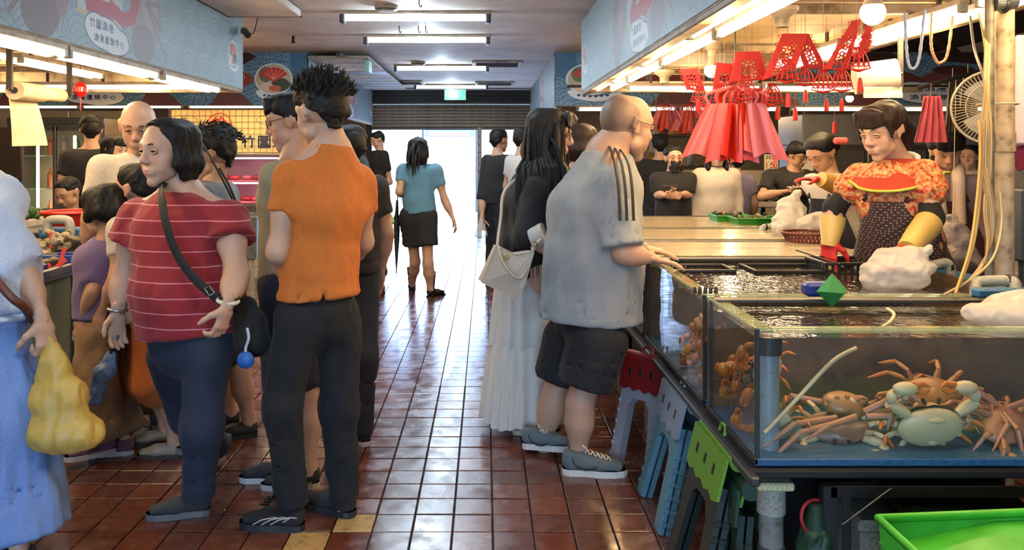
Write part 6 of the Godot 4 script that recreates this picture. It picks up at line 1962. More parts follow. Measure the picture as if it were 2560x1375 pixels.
# crabs
func crab(at: Vector3, bs: Basis, s: float, shell: Material, belly: Material, limb: Material, tip: Material, label: String, leg_len := 1.0, claws := true, group := "") -> void:
	var o := thing("crab", label, "crab", at, group)
	o.basis = bs
	var b := MB.new()
	var rows := []
	for j in 9:
		var row := []
		for i in 33:
			var a := TAU * i / 32.0
			var t := j / 8.0
			var rim := 1.0 + (0.06 if i % 2 == 0 and sin(a) > -0.1 else 0.0)
			var rx := 0.095 * s * sin(t * PI * 0.5) * rim
			var rz := (0.066 if sin(a) > 0 else 0.055) * s * sin(t * PI * 0.5) * rim
			row.append(Vector3(cos(a) * rx * (1.0 + 0.12 * (1.0 - absf(sin(a)))), cos(t * PI * 0.5) * 0.036 * s + 0.004 * s * sin(a * 5.0 + t * 9.0) * t, sin(a) * rz))
		rows.append(row)
	b.grid(rows)
	part("carapace", b.done(), shell, o)
	b = MB.new()
	b.ball(Vector3(0, -0.006 * s, 0), Vector3(0.094, 0.028, 0.06) * s, 18)
	for k in 5:
		b.ball(Vector3(0, -0.026 * s, (0.034 - k * 0.017) * s), Vector3(0.026 - k * 0.003, 0.008, 0.009) * s, 10)
	part("underside", b.done(), belly, o)
	b = MB.new()
	for q in [-1.0, 1.0]:
		b.tube([Vector3(0.018 * q, 0.006, 0.06) * s, Vector3(0.022 * q, 0.012, 0.072) * s], 0.005 * s, 6)
		b.ball(Vector3(0.023 * q, 0.014, 0.074) * s, Vector3(0.006, 0.006, 0.006) * s, 8)
	part("eyes", b.done(), M.black, o)
	for q in [-1.0, 1.0]:
		for k in 4:
			var a := 0.55 - k * 0.52
			var d := Vector3(cos(a) * q, 0.1, sin(a)).normalized()
			var root := Vector3(cos(a) * 0.078 * q, -0.006, sin(a) * 0.045) * s
			var L := leg_len * s * (0.1 - 0.008 * k)
			var kn := root + (d + Vector3(0, 0.75, 0)).normalized() * L * 0.62
			var md := kn + (d + Vector3(0, -0.15, 0)).normalized() * L * 0.5
			var tp := md + (d * 0.7 + Vector3(0, -1.0, 0)).normalized() * L * 0.75
			b = MB.new()
			b.tube([root, root.lerp(kn, 0.5) + Vector3(0, 0.004 * s, 0), kn], [0.009 * s, 0.0115 * s, 0.008 * s], 7, true, 0.6, Vector3.UP)
			b.tube([kn, kn.lerp(md, 0.5), md], [0.0075 * s, 0.0095 * s, 0.0065 * s], 7, true, 0.6, Vector3.UP)
			var leg := part("leg", b.done(), limb, o)
			part("leg_tip", m_tube([md, md.lerp(tp, 0.4), tp], [0.0065 * s, 0.007 * s, 0.0012 * s], 6), tip, leg)
		if claws:
			var root := Vector3(0.07 * q, -0.004, 0.04) * s
			var el := root + Vector3(0.055 * q, 0.01, 0.03) * s
			var wr := el + Vector3(-0.012 * q, 0.0, 0.035) * s
			b = MB.new()
			b.tube([root, root.lerp(el, 0.5), el], [0.012 * s, 0.017 * s, 0.014 * s], 8)
			b.ball(el.lerp(wr, 0.5), Vector3(0.016, 0.014, 0.02) * s, 10)
			b.ball(wr + Vector3(-0.028 * q, 0, 0.01) * s, Vector3(0.036, 0.02, 0.019) * s, 12)
			var cl := part("claw", b.done(), limb, o)
			b = MB.new()
			b.tube([wr + Vector3(-0.056 * q, 0.004, 0.016) * s, wr + Vector3(-0.082 * q, 0.006, 0.02) * s, wr + Vector3(-0.1 * q, 0.0, 0.012) * s], [0.01 * s, 0.008 * s, 0.002 * s], 7)
			b.tube([wr + Vector3(-0.056 * q, -0.004, 0.004) * s, wr + Vector3(-0.082 * q, -0.006, 0.0) * s, wr + Vector3(-0.098 * q, -0.002, 0.008) * s], [0.009 * s, 0.007 * s, 0.002 * s], 7)
			part("pincer", b.done(), tip, cl)
func tank_life() -> void:
	var brown := grain(Color(0.45, 0.31, 0.25), M.speck, 12.0, 0.4)
	var tan := grain(Color(0.6, 0.42, 0.24), M.speck, 12.0, 0.4)
	var gold := grain(Color(0.66, 0.4, 0.12), M.speck, 12.0, 0.4)
	var white := grain(Color(0.72, 0.66, 0.5), M.speck, 14.0, 0.4)
	var orange := grain(Color(0.68, 0.36, 0.08), M.speck, 12.0, 0.4)
	var pink := grain(Color(0.6, 0.4, 0.3), M.speck, 12.0, 0.4)
	crab(J(2092, 1066, 2.69), Basis.from_euler(Vector3(deg_to_rad(32), deg_to_rad(-8), 0.03)), 1.0, brown, white, white, orange, "brown-backed crab resting on the blue tank floor behind the front glass", 0.8)
	crab(J(2322, 1064, 2.585), Basis.from_euler(Vector3(deg_to_rad(-72), deg_to_rad(4), 0.0)), 1.12, tan, white, white, orange, "crab showing its white belly and orange claws to the front glass", 0.55)
	crab(J(2505, 1062, 2.66), Basis.from_euler(Vector3(deg_to_rad(30), deg_to_rad(40), 0.2)), 1.0, pink, white, tan, pink, "pinkish crab at the vendors' end of the front glass", 0.75)
	crab(J(2330, 985, 2.75), Basis.from_euler(Vector3(deg_to_rad(40), deg_to_rad(15), -0.1)), 1.1, tan, white, tan, gold, "tan crab propped behind the white-bellied crab")
	crab(J(2185, 1045, 2.72), Basis.from_euler(Vector3(deg_to_rad(-50), deg_to_rad(-30), 0.4)), 0.85, tan, white, white, gold, "small pale crab between the brown crab and the white-bellied crab", 0.6)
	crab(J(2420, 1000, 2.84), Basis.from_euler(Vector3(deg_to_rad(20), deg_to_rad(140), 0.2)), 1.0, brown, white, pink, gold, "dark crab lying deep behind the white-bellied crab")
	var o := thing("spider_crab", "long-legged pale spider crab standing over the brown crab", "crab", J(2110, 1015, 2.68))
	var q := -o.position
	var b := MB.new()
	b.ball(J(2112, 1012, 2.7), Vector3(0.075, 0.036, 0.05), 20, Basis.from_euler(Vector3(0.5, 0, -0.15)))
	for k in 12:
		var a := TAU * k / 12
		b.ball(J(2112, 1012, 2.7) + Vector3(cos(a) * 0.068, sin(a) * 0.026 + 0.006, 0.02), Vector3(0.009, 0.009, 0.009), 6)
	part("carapace", b.done(), tan, o, q)
	for l in [[[2090, 1045, 2.62], [1985, 1060, 2.58], [1908, 1118, 2.57]], [[2120, 1050, 2.61], [2000, 1082, 2.57], [1928, 1148, 2.56]], [[2140, 1042, 2.6], [2070, 1065, 2.58], [2015, 1100, 2.57]], [[2160, 1030, 2.62], [2270, 978, 2.6], [2302, 1010, 2.58]], [[2165, 1042, 2.6], [2226, 1040, 2.59], [2218, 1075, 2.58]], [[2150, 1020, 2.74], [2250, 985, 2.8], [2290, 1020, 2.8]], [[2080, 1010, 2.76], [1980, 990, 2.8], [1930, 1030, 2.82]]]:
		var pts := []
		for e in l:
			pts.append(J(e[0], e[1], e[2]))
		b = MB.new()
		b.tube([pts[0], pts[0].lerp(pts[1], 0.5), pts[1]], [0.011, 0.0105, 0.009], 8)
		b.tube([pts[1], pts[1].lerp(pts[2], 0.6), pts[2]], [0.0095, 0.0075, 0.002], 8)
		b.ball(pts[1], Vector3(0.0105, 0.0105, 0.0105), 8)
		part("leg", b.done(), pink, o, q)
	o = thing("spider_crab", "long-legged pink spider crab at the vendors' end of the first tank", "crab", J(2480, 1030, 2.7))
	q = -o.position
	b = MB.new()
	b.ball(J(2490, 1030, 2.76), Vector3(0.07, 0.035, 0.05), 20)
	part("carapace", b.done(), pink, o, q)
	for l in [[[2480, 1040, 2.66], [2400, 1010, 2.62], [2450, 1085, 2.6]], [[2500, 1035, 2.66], [2520, 1060, 2.6], [2480, 1130, 2.57]], [[2510, 1035, 2.66], [2545, 1075, 2.58], [2560, 1150, 2.56]], [[2470, 1020, 2.7], [2380, 1005, 2.66], [2340, 1030, 2.66]], [[2520, 1020, 2.7], [2600, 990, 2.64], [2620, 1060, 2.6]], [[2490, 1010, 2.7], [2420, 960, 2.72], [2360, 985, 2.74]]]:
		var pts := []
		for e in l:
			pts.append(J(e[0], e[1], e[2]))
		b = MB.new()
		b.tube([pts[0], pts[0].lerp(pts[1], 0.5), pts[1]], [0.01, 0.0095, 0.0085], 8)
		b.tube([pts[1], pts[1].lerp(pts[2], 0.6), pts[2]], [0.009, 0.007, 0.002], 8)
		part("leg", b.done(), pink, o, q)
	var r := RandomNumberGenerator.new()
	r.seed = 17
	for k in 7:
		var d := 2.66 + k * 0.075 + (0.1 if k > 4 else 0.0)
		var y := 0.6 + 0.05 * ((k * 3) % 4) + (0.04 if k > 2 else 0.0)
		crab(Vector3(TX0 + 0.115, y, -d), Basis.from_euler(Vector3(r.randf_range(-0.6, 0.6), -PI * 0.5 + r.randf_range(-0.5, 0.5), r.randf_range(0.6, 1.4))), r.randf_range(0.75, 0.95), gold if k % 2 else tan, white, gold, orange, "golden crab heaped against the aisle-side glass of the first two tanks", 0.7, true, "golden crabs heaped at the aisle-side glass")
	for k in 4:
		crab(Vector3(TX0 + 0.12, 0.64 + 0.06 * (k % 3), -3.2 - k * 0.1), Basis.from_euler(Vector3(r.randf_range(-0.6, 0.6), -PI * 0.5 + r.randf_range(-0.4, 0.4), r.randf_range(0.7, 1.4))), 0.85, tan, white, gold, gold, "golden crab heaped against the aisle-side glass of the first two tanks", 0.7, true, "golden crabs heaped at the aisle-side glass")
	o = thing("standpipe", "grey plastic standpipe with a black strainer in the tank corner", "pipe", Vector3(0.875, BOT + 0.022, -2.6))
	part("pipe", m_tube([Vector3.ZERO, Vector3(0, 0.3, 0)], 0.033, 16), grain(Color(0.42, 0.47, 0.5), M.speck, 4.0, 0.4), o)
	part("strainer", m_tube([Vector3(0, 0.29, 0), Vector3(0, 0.345, 0)], 0.04, 16), M.black, o)
	for k in 8:
		var a := TAU * k / 8
		part("rib", m_box(Vector3(0.006, 0.05, 0.006), 0.001), M.soot, o, Vector3(cos(a) * 0.041, 0.318, sin(a) * 0.041))
	single("crab_feeler", m_tube(smooth_path([J(1912, 1082, 2.56), J(1990, 1000, 2.57), J(2080, 905, 2.59), J(2140, 870, 2.62)]), 0.0065, 7), white, "long thin pale crab leg slanting up across the front glass", "crab leg")
	single("crab_feeler", m_tube(smooth_path([J(2200, 822, 2.6), J(2225, 805, 2.62), J(2235, 785, 2.66), J(2218, 772, 2.7)]), 0.0055, 7), white, "curved pale crab leg sticking out of the first tank's water", "crab leg")
# baskets, bags and pipes on the tanks
func slotted_basket(called: String, label: String, at: Vector3, size: Vector3, m: Material, turn := 0.0, slots := 9) -> Node3D:
	var o := thing(called, label, "basket", at, "", turn)
	part("base", m_box(Vector3(size.x * 0.94, 0.006, size.z * 0.94), 0.002), m, o, Vector3(0, 0.003, 0))
	for s in [-1.0, 1.0]:
		part("rim", m_box(Vector3(size.x + 0.02, 0.014, 0.016), 0.003), m, o, Vector3(0, size.y, s * size.z * 0.5))
		part("rim", m_box(Vector3(0.016, 0.014, size.z + 0.02), 0.003), m, o, Vector3(s * size.x * 0.5, size.y, 0))
		var b := MB.new()
		for k in slots + 1:
			b.box(Vector3(-size.x * 0.5 + size.x * k / slots, size.y * 0.5, s * size.z * 0.49), Vector3(size.x / slots * 0.45, size.y, 0.004), Basis.IDENTITY, 0.0)
		b.box(Vector3(0, size.y * 0.45, s * size.z * 0.49), Vector3(size.x, size.y * 0.18, 0.005), Basis.IDENTITY, 0.0)
		part("slotted_side", b.done(), m, o)
		b = MB.new()
		for k in slots + 1:
			b.box(Vector3(s * size.x * 0.49, size.y * 0.5, -size.z * 0.5 + size.z * k / slots), Vector3(0.004, size.y, size.z / slots * 0.45), Basis.IDENTITY, 0.0)
		b.box(Vector3(s * size.x * 0.49, size.y * 0.45, 0), Vector3(0.005, size.y * 0.18, size.z), Basis.IDENTITY, 0.0)
		part("slotted_end", b.done(), m, o)
	return o
func plastic_bag(label: String, at: Vector3, bones: Array, m: Material, fold := 0.02, fs := Vector3(0.9, 0.9, 0.9), cell := 0.009) -> Node3D:
	var o := thing("plastic_bag", label, "bag", at)
	part("bag_body", soft(bones, cell, 0.014, at, {"fold": fold, "fold_scale": fs, "crease": true}), m, o)
	return o
func baskets_and_bags() -> void:
	var black := mat(Color(0.035, 0.037, 0.035), 0.45)
	var shell := grain(Color(0.2, 0.19, 0.15), M.speck, 9.0, 0.5)
	var shell2 := grain(Color(0.45, 0.42, 0.33), M.speck, 9.0, 0.5)
	var r := RandomNumberGenerator.new()
	r.seed = 23
	var where := [[1742, 655, 4.0, 0.3, 0.2, "black slotted basket of shellfish set in the tank beside the grey man's hands"], [1960, 652, 4.0, 0.34, 0.24, "black slotted basket of shellfish in the middle of the second tank"], [2110, 650, 3.98, 0.26, 0.24, "deep black slotted basket under the vendor's red glove"]]
	for i in where.size():
		var w: Array = where[i]
		var p := J(w[0], w[1], w[2])
		p.y = 0.822 if i < 2 else 0.86
		slotted_basket("basket", w[5], p, Vector3(w[3], 0.085, w[4]), black)
		for k in 12:
			var s := r.randf_range(0.016, 0.03)
			single("shellfish", m_ball(Vector3(s, s * 0.55, s * 0.8), 10), shell if k % 3 else shell2, "small dark shellfish lying in the %s black basket" % ["first", "second", "vendor's"][i], "shellfish", p + Vector3(r.randf_range(-0.4, 0.4) * w[3], 0.012 + s * 0.4 + 0.03 * (k % 2), r.randf_range(-0.38, 0.38) * w[4]), "shellfish in the black baskets").rotation = Vector3(r.randf(), r.randf() * 6.0, r.randf())
	single("wire_net", m_tube(smooth_path([J(1990, 625, 4.05), J(2060, 648, 3.9), J(2100, 660, 3.85)]), 0.004, 6), M.steel_dull, "thin metal net handle lying across the black baskets", "handle")
	for e in [[1690, 675, 3.95], [1760, 729, 3.13]]:
		var o := thing("shell_comb", "dark ribbed clam half out of the water at the tank rim" + (" by the hands" if e[1] < 700 else " of the first tank"), "shellfish", J(e[0], e[1], e[2]))
		for k in 5:
			part("rib", m_tube(smooth_path([Vector3(-0.04 + k * 0.02, -0.01, 0.01), Vector3(-0.035 + k * 0.02, 0.014, 0.0), Vector3(-0.03 + k * 0.02, -0.006, -0.015)]), 0.006, 6), black, o)
	var fl := thing("float_block", "blue foam float at the back of the first tank", "float", J(2050, 722, 3.0))
	part("block", m_box(Vector3(0.12, 0.05, 0.06), 0.012), mat(Color(0.04, 0.14, 0.42), 0.5), fl)
	part("cord", torus(Vector3(0.06, 0.02, 0), Vector3(0, 0, 1), 0.012, 0.002), M.white_paint, fl)
	var b := MB.new()
	var apex := Vector3(0, 0.06, 0)
	var ring := []
	for k in 6:
		ring.append(Vector3(cos(TAU * k / 6) * 0.055, -0.004 * (k % 2), sin(TAU * k / 6) * 0.045))
	for k in 6:
		b.tri(apex, ring[k], ring[(k + 1) % 6])
		b.tri(Vector3(0, -0.06, 0), ring[(k + 1) % 6], ring[k])
	single("folded_net", b.done(), mat(Color(0.08, 0.42, 0.2), 0.6), "bright green folded plastic net afloat in the first tank", "net", J(2080, 726, 2.92))
	var at := J(2235, 690, 3.45)
	var bag := plastic_bag("translucent knotted plastic bag at the vendor's gloved hand on the tanks", at, [bone(J(2185, 690, 3.5), J(2290, 685, 3.42), Vector2(0.06, 0.055), Vector2(0.06, 0.06), Vector3.UP), bone(J(2215, 650, 3.5), J(2275, 645, 3.46), Vector2(0.05, 0.045), Vector2(0.045, 0.045), Vector3.UP), bone(J(2285, 640, 3.45), J(2322, 622, 3.45), Vector2(0.03, 0.03), Vector2(0.012, 0.012)), bone(J(2290, 655, 3.44), J(2330, 670, 3.42), Vector2(0.02, 0.02), Vector2(0.006, 0.012))], M.bag)
	part("knot", soft([bone(J(2316, 630, 3.44), J(2324, 620, 3.44), Vector2(0.018, 0.018), Vector2(0.016, 0.016))], 0.007, 0.006, at, {"fold": 0.008, "fold_scale": Vector3(4, 4, 4)}), M.bag, bag)
	plastic_bag("crumpled white plastic bag on the first tank's corner beside the pipes", J(2500, 770, 2.78), [bone(J(2440, 785, 2.8), J(2590, 790, 2.72), Vector2(0.035, 0.06), Vector2(0.05, 0.08), Vector3.UP), bone(J(2500, 760, 2.82), J(2570, 745, 2.8), Vector2(0.03, 0.05), Vector2(0.03, 0.05), Vector3.UP)], M.bag)
	plastic_bag("large upright white plastic bag on the tanks beside the red woven basket", J(1990, 580, 5.3), [bone(J(1975, 575, 5.4), J(1980, 510, 5.5), Vector2(0.12, 0.07), Vector2(0.07, 0.04)), bone(J(1980, 510, 5.5), J(1998, 482, 5.5), Vector2(0.06, 0.04), Vector2(0.02, 0.03)), bone(J(2020, 575, 5.2), J(2050, 555, 5.2), Vector2(0.09, 0.06), Vector2(0.06, 0.06))], M.bag, 0.035, Vector3(0.6, 0.6, 0.6), 0.012)
	plastic_bag("clear bag of wrapped goods hanging behind the puffed-sleeve vendor", J(2390, 625, 4.5), [bone(J(2385, 590, 4.5), J(2392, 660, 4.45), Vector2(0.07, 0.06), Vector2(0.12, 0.09)), bone(J(2380, 545, 4.5), J(2385, 590, 4.5), Vector2(0.02, 0.02), Vector2(0.07, 0.06))], pane_bag(), 0.025, Vector3(0.8, 0.8, 0.8))
	part("string", m_tube([J(2382, 548, 4.5) - Vector3(0, 0.02, 0), J(2390, 200, 4.85)], 0.002, 5), M.white_paint, get_child(get_child_count() - 1), -J(2390, 625, 4.5))
	var o := thing("woven_basket", "shallow red-brown woven basket beside the upright white bag", "basket", J(2020, 604, 5.0))
	var red := mat(Color(0.34, 0.1, 0.06), 0.55)
	part("rim", torus(Vector3(0, 0.055, 0), Vector3.UP, 0.15, 0.008, 28), red, o)
	part("rim", torus(Vector3(0, 0.0, 0), Vector3.UP, 0.12, 0.008, 28), red, o)
	b = MB.new()
	for k in 36:
		var a := TAU * k / 36
		for s in [-1.0, 1.0]:
			b.tube([Vector3(cos(a) * 0.12, 0, sin(a) * 0.12), Vector3(cos(a + 0.25 * s) * 0.15, 0.055, sin(a + 0.25 * s) * 0.15)], 0.004, 4, false)
	part("lattice", b.done(), red, o)
	part("base", m_lathe([Vector2(0.0, 0.0), Vector2(0.12, 0.0), Vector2(0.12, 0.006), Vector2(0, 0.006)], 24), red, o)
	var green := mat(Color(0.12, 0.45, 0.1), 0.5)
	for e in [[1822, 548, 6.6, 0.26], [1888, 556, 6.3, 0.34]]:
		var c := J(e[0], e[1] + 18, e[2])
		o = thing("green_tray", "bright green plastic tray heaped with shellfish" + (", the smaller of two" if e[3] < 0.3 else ", the larger of two"), "tray", c)
		var w: float = e[3]
		b = MB.new()
		var lo := [Vector3(-w * 0.42, 0, -0.1), Vector3(w * 0.42, 0, -0.1), Vector3(w * 0.42, 0, 0.1), Vector3(-w * 0.42, 0, 0.1)]
		var hi := [Vector3(-w * 0.5, 0.09, -0.13), Vector3(w * 0.5, 0.09, -0.13), Vector3(w * 0.5, 0.09, 0.13), Vector3(-w * 0.5, 0.09, 0.13)]
		for k in 4:
			var n := (k + 1) % 4
			b.quad(lo[n], lo[k], hi[k], hi[n])
			b.tube([hi[k], hi[n]], 0.008, 6)
		b.quad(lo[3], lo[2], lo[1], lo[0])
		part("tub", b.done(), green, o)
		for k in 16:
			var s := r.randf_range(0.02, 0.036)
			var q := single("shellfish", m_ball(Vector3(s, s * 0.5, s * 0.7), 10), [shell, shell2, grain(Color(0.5, 0.3, 0.16), M.speck, 8.0, 0.5)][k % 3] if k < 3 else (shell if k % 2 else shell2), "shellfish heaped in the %s green tray" % ["smaller", "larger"][0 if w < 0.3 else 1], "shellfish", c + Vector3(r.randf_range(-0.42, 0.42) * w, 0.075 + 0.035 * r.randf(), r.randf_range(-0.1, 0.1)), "shellfish in the green trays")
			q.rotation = Vector3(r.randf(), r.randf() * 6.0, r.randf())
	var pts := [[[2440, 745, 3.12], [2440, 715, 3.15], [2452, 704, 3.16], [2520, 702, 3.12], [2538, 712, 3.1], [2538, 745, 3.08]], [[2325, 665, 3.65], [2362, 657, 3.66], [2375, 668, 3.66], [2378, 690, 3.66]], [[2155, 652, 4.1], [2158, 633, 4.12], [2170, 626, 4.13], [2215, 622, 4.13], [2225, 634, 4.13]], [[1905, 588, 5.7], [1906, 572, 5.72], [1915, 567, 5.72], [1940, 566, 5.7]]]
	var lab := ["looped grey pipe over the vendors' rim of the first tank", "grey pipe elbow behind the knotted plastic bag", "grey pipe bend under the vendor's apron", "grey pipe elbow beside the green trays"]
	for i in 4:
		var pp := []
		for e in pts[i]:
			pp.append(J(e[0], e[1], e[2]))
		o = thing("drain_pipe", lab[i], "pipe", pp[0])
		part("pipe", m_tube(smooth_path(pp, 5), 0.021, 12), M.pvc, o, -pp[0])
		var mid: Vector3 = pp[pp.size() / 2]
		part("joint_ring", m_tube([mid - Vector3(0.006, 0, 0), mid + Vector3(0.006, 0, 0)], 0.0235, 12), M.black, o, -pp[0])
	var blue := mat(Color(0.12, 0.34, 0.5), 0.5)
	single("blue_trough", m_box(Vector3(0.12, 0.05, 1.9), 0.01), blue, "blue plastic gutter along the vendors' rim of the tanks", "gutter", Vector3(2.07, 0.9, -3.7))
	single("blue_block", m_box(Vector3(0.16, 0.035, 0.05), 0.008), blue, "small blue plastic block inside the looped grey pipe", "block", J(2490, 732, 3.05))
func m_ball(r: Vector3, seg := 12) -> ArrayMesh:
	var b := MB.new()
	b.ball(Vector3.ZERO, r, seg)
	return b.done()
func pane_bag() -> StandardMaterial3D:
	var m := mat(Color(0.55, 0.5, 0.48, 0.55), 0.35)
	m.transparency = BaseMaterial3D.TRANSPARENCY_ALPHA
	return m
# folded step stools leaning on the table
func stools() -> void:
	var defs := [
		[3.86, 0.26, 0.5, Color(0.5, 0.5, 0.52), Color(0.42, 0.04, 0.04), "folded grey step stool with a red top leaning under the tanks"],
		[3.4, 0.44, 0.5, Color(0.3, 0.47, 0.52), Color(0.45, 0.5, 0.56), "folded teal step stool with a pale top leaning under the tanks"],
		[2.82, 0.42, 0.5, Color(0.075, 0.125, 0.1), Color(0.36, 0.55, 0.12), "folded dark green step stool with a lime top leaning under the tanks"],
		[2.66, 0.2, 0.42, Color(0.06, 0.14, 0.11), Color(0.1, 0.22, 0.14), "second dark green step stool standing behind the lime-topped one"],
	]
	var sets := [Vector3(0.68, 0.7, 0.2), Vector3(0.675, 0.0, 0.24), Vector3(0.67, 0.0, 0.24), Vector3(0.765, 0.0, 0.1)]
	for i in 4:
		var d: Array = defs[i]
		var w: float = d[1]
		var h: float = d[2]
		var o := thing("step_stool", d[5], "stool", Vector3(sets[i].x, 0.004, -d[0]))
		var lean: float = sets[i].z
		o.basis = Basis(Vector3.UP, sets[i].y) * Basis(Vector3(0, 0, 1), Vector3(sin(lean), cos(lean), 0), Vector3(-cos(lean), sin(lean), 0))
		var leg := grain(d[3], M.speck, 5.0, 0.5)
		var topm := grain(d[4], M.speck, 5.0, 0.5)
		for q in 2:
			var z0 := 0.012 - q * 0.028
			var side := "front_leg" if q == 0 else "rear_leg"
			var b := MB.new()
			var wb := w * 0.5
			var wt := w * 0.42
			for s in [-1.0, 1.0]:
				b.prism(PackedVector2Array([Vector2(s * wb, 0), Vector2(s * wb * 0.62, 0), Vector2(s * wt * 0.55, h * 0.55), Vector2(s * wt, h * 0.72)]), z0 - 0.01, z0 + 0.01)
				for k in 6:
					b.box(Vector3(s * lerpf(wb, wt, k / 6.0), h * (0.08 + 0.1 * k), z0), Vector3(0.012, 0.02, 0.026), Basis.IDENTITY, 0.003)
			b.prism(PackedVector2Array([Vector2(-wt, h * 0.72), Vector2(-wt * 0.55, h * 0.55), Vector2(-wt * 0.3, h * 0.62), Vector2(wt * 0.3, h * 0.62), Vector2(wt * 0.55, h * 0.55), Vector2(wt, h * 0.72), Vector2(wt, h * 0.8), Vector2(-wt, h * 0.8)]), z0 - 0.01, z0 + 0.01)
			part(side, b.done(), leg, o)
		var t := MB.new()
		var poly := PackedVector2Array([Vector2(-w * 0.46, h * 0.99), Vector2(-w * 0.46, h * 0.74)])
		for k in 9:
			var x := lerpf(-w * 0.46, w * 0.46, k / 8.0)
			poly.append(Vector2(x, h * (0.69 if k % 2 else 0.72)))
		poly.append(Vector2(w * 0.46, h * 0.74))
		poly.append(Vector2(w * 0.46, h * 0.99))
		t.prism(poly, 0.026, 0.036)
		part("seat_half", t.done(), topm, o)
		t = MB.new()
		t.prism(poly, -0.048, -0.038)
		part("seat_half", t.done(), topm, o)
		part("hinge_edge", m_tube([Vector3(-w * 0.46, h * 0.99, -0.006), Vector3(w * 0.46, h * 0.99, -0.006)], 0.03, 12), topm, o)
		part("carry_handle", m_tube(smooth_path([Vector3(-0.03, h + 0.02, 0.0), Vector3(-0.02, h + 0.05, 0), Vector3(0.02, h + 0.05, 0), Vector3(0.03, h + 0.02, 0)]), 0.007, 8), topm, o)
		for k in 3:
			part("grip_slot", m_box(Vector3(0.018, 0.034, 0.003), 0.001), M.black, o, Vector3((k - 1) * w * 0.24, h * 0.86, 0.037))
func under_table() -> void:
	var o := thing("angle_frame", "black slotted angle-iron frame under the first tank", "frame", Vector3(1.15, 0, -2.5))
	var fx := J(2076, 1290, 2.5).x - 1.15
	part("post", m_box(Vector3(0.04, 0.46, 0.006), 0.001), M.soot, o, Vector3(fx, 0.23, 0))
	part("post_flange", m_box(Vector3(0.006, 0.46, 0.04), 0.001), M.soot, o, Vector3(fx - 0.018, 0.23, -0.02))
	part("cross_rail", m_box(Vector3(0.72, 0.035, 0.006), 0.001), M.soot, o, Vector3(fx + 0.36, 0.445, 0))
	part("inner_post", m_box(Vector3(0.025, 0.2, 0.006), 0.001), M.soot, o, Vector3(fx + 0.045, 0.35, 0.008))
	single("metal_rod", m_tube([J(2106, 1312, 2.48), J(2232, 1218, 2.5)], 0.0035, 6), M.steel, "thin metal rod slanting from the black angle frame", "rod")
	var foam := grain(Color(0.62, 0.62, 0.58), M.speck, 3.0, 0.8)
	o = thing("foam_box", "white foam box standing under the first tank", "box", Vector3(1.4, 0, -2.72))
	part("box", m_box(Vector3(0.5, 0.3, 0.3), 0.012), foam, o, Vector3(0, 0.17, 0))
	part("lid", m_box(Vector3(0.52, 0.04, 0.32), 0.01), foam, o, Vector3(0, 0.31, 0))
	o = thing("grey_board", "worn grey board lying on the foam box under the first tank", "board", Vector3(1.48, 0.36, -2.68))
	part("board", m_box(Vector3(0.42, 0.03, 0.2), 0.006, Vector3.ZERO, Basis.from_euler(Vector3(0.16, 0, -0.04))), grain(Color(0.3, 0.31, 0.31), M.grime, 5.0, 0.7), o)
	var green := grain(Color(0.28, 0.72, 0.2), M.faint, 2.0, 0.35)
	green.backlight_enabled = true
	green.backlight = Color(0.3, 0.6, 0.25)
	o = thing("green_basin", "bright lime green plastic crate standing in front of the first tank", "crate", Vector3(1.4, 0, -1.85))
	var b := MB.new()
	var x0 := J(2196, 1290, 2.2).x - 1.4
	var lo := [Vector3(x0 + 0.03, 0.0, 0.3), Vector3(0.42, 0.0, 0.3), Vector3(0.42, 0.0, -0.32), Vector3(x0 + 0.03, 0.0, -0.32)]
	var hi := [Vector3(x0, 0.495, 0.34), Vector3(0.46, 0.51, 0.34), Vector3(0.46, 0.52, -0.37), Vector3(x0, 0.495, -0.35)]
	for k in 4:
		b.quad(lo[k], lo[(k + 1) % 4], hi[(k + 1) % 4], hi[k])
	part("sides", b.done(), green, o)
	part("rolled_rim", m_tube([hi[0], hi[1], hi[2], hi[3], hi[0]], 0.012, 8), green, o)
	b = MB.new()
	var rows := []
	for j in 7:
		var row := []
		for i in 9:
			var u := i / 8.0
			var v := j / 6.0
			row.append(hi[0].lerp(hi[1], u).lerp(hi[3].lerp(hi[2], u), v) + Vector3(0, -0.03 - 0.02 * sin(u * 3.0 + v * 2.0) - 0.012 * sin(u * 9.0 - v * 5.0), 0))
		rows.append(row)
	b.grid(rows)
	part("wet_sheet", b.done(), green, o)
	o = thing("net_sack", "dark green net sack tied with a red string beside the front pipe leg", "sack", Vector3(0.99, 0, -2.52))
	part("sack", soft([bone(Vector3(0.99, 0.05, -2.52), Vector3(0.99, 0.3, -2.52), Vector2(0.07, 0.06), Vector2(0.05, 0.045))], 0.01, 0.01, o.position, {"fold": 0.014, "fold_scale": Vector3(3, 3, 3)}), grain(Color(0.06, 0.2, 0.1), M.speck, 14.0, 0.6), o)
	part("red_string", torus(Vector3(0, 0.36, 0), Vector3(0.3, 0.2, 1), 0.05, 0.006), mat(Color(0.5, 0.03, 0.06), 0.6), o)
	part("neck", m_tube([Vector3(0, 0.29, 0), Vector3(0, 0.4, 0)], [0.045, 0.02], 10), grain(Color(0.06, 0.2, 0.1), M.speck, 14.0, 0.6), o)
	for k in 4:  # added black boxes stand in for the deep shade under the table
		o = thing("dark_filler_box", "added black box number %s that darkens the space under the tanks" % ["one", "two", "three", "four"][k], "crate", Vector3(1.35, 0, -3.3 - k * 0.95), "added dark boxes under the tanks")
		part("body", m_box(Vector3(0.75, 0.34, 0.8), 0.01), M.soot, o, Vector3(0, 0.17, 0))
		part("rim", m_box(Vector3(0.8, 0.03, 0.84), 0.006), M.black, o, Vector3(0, 0.35, 0))
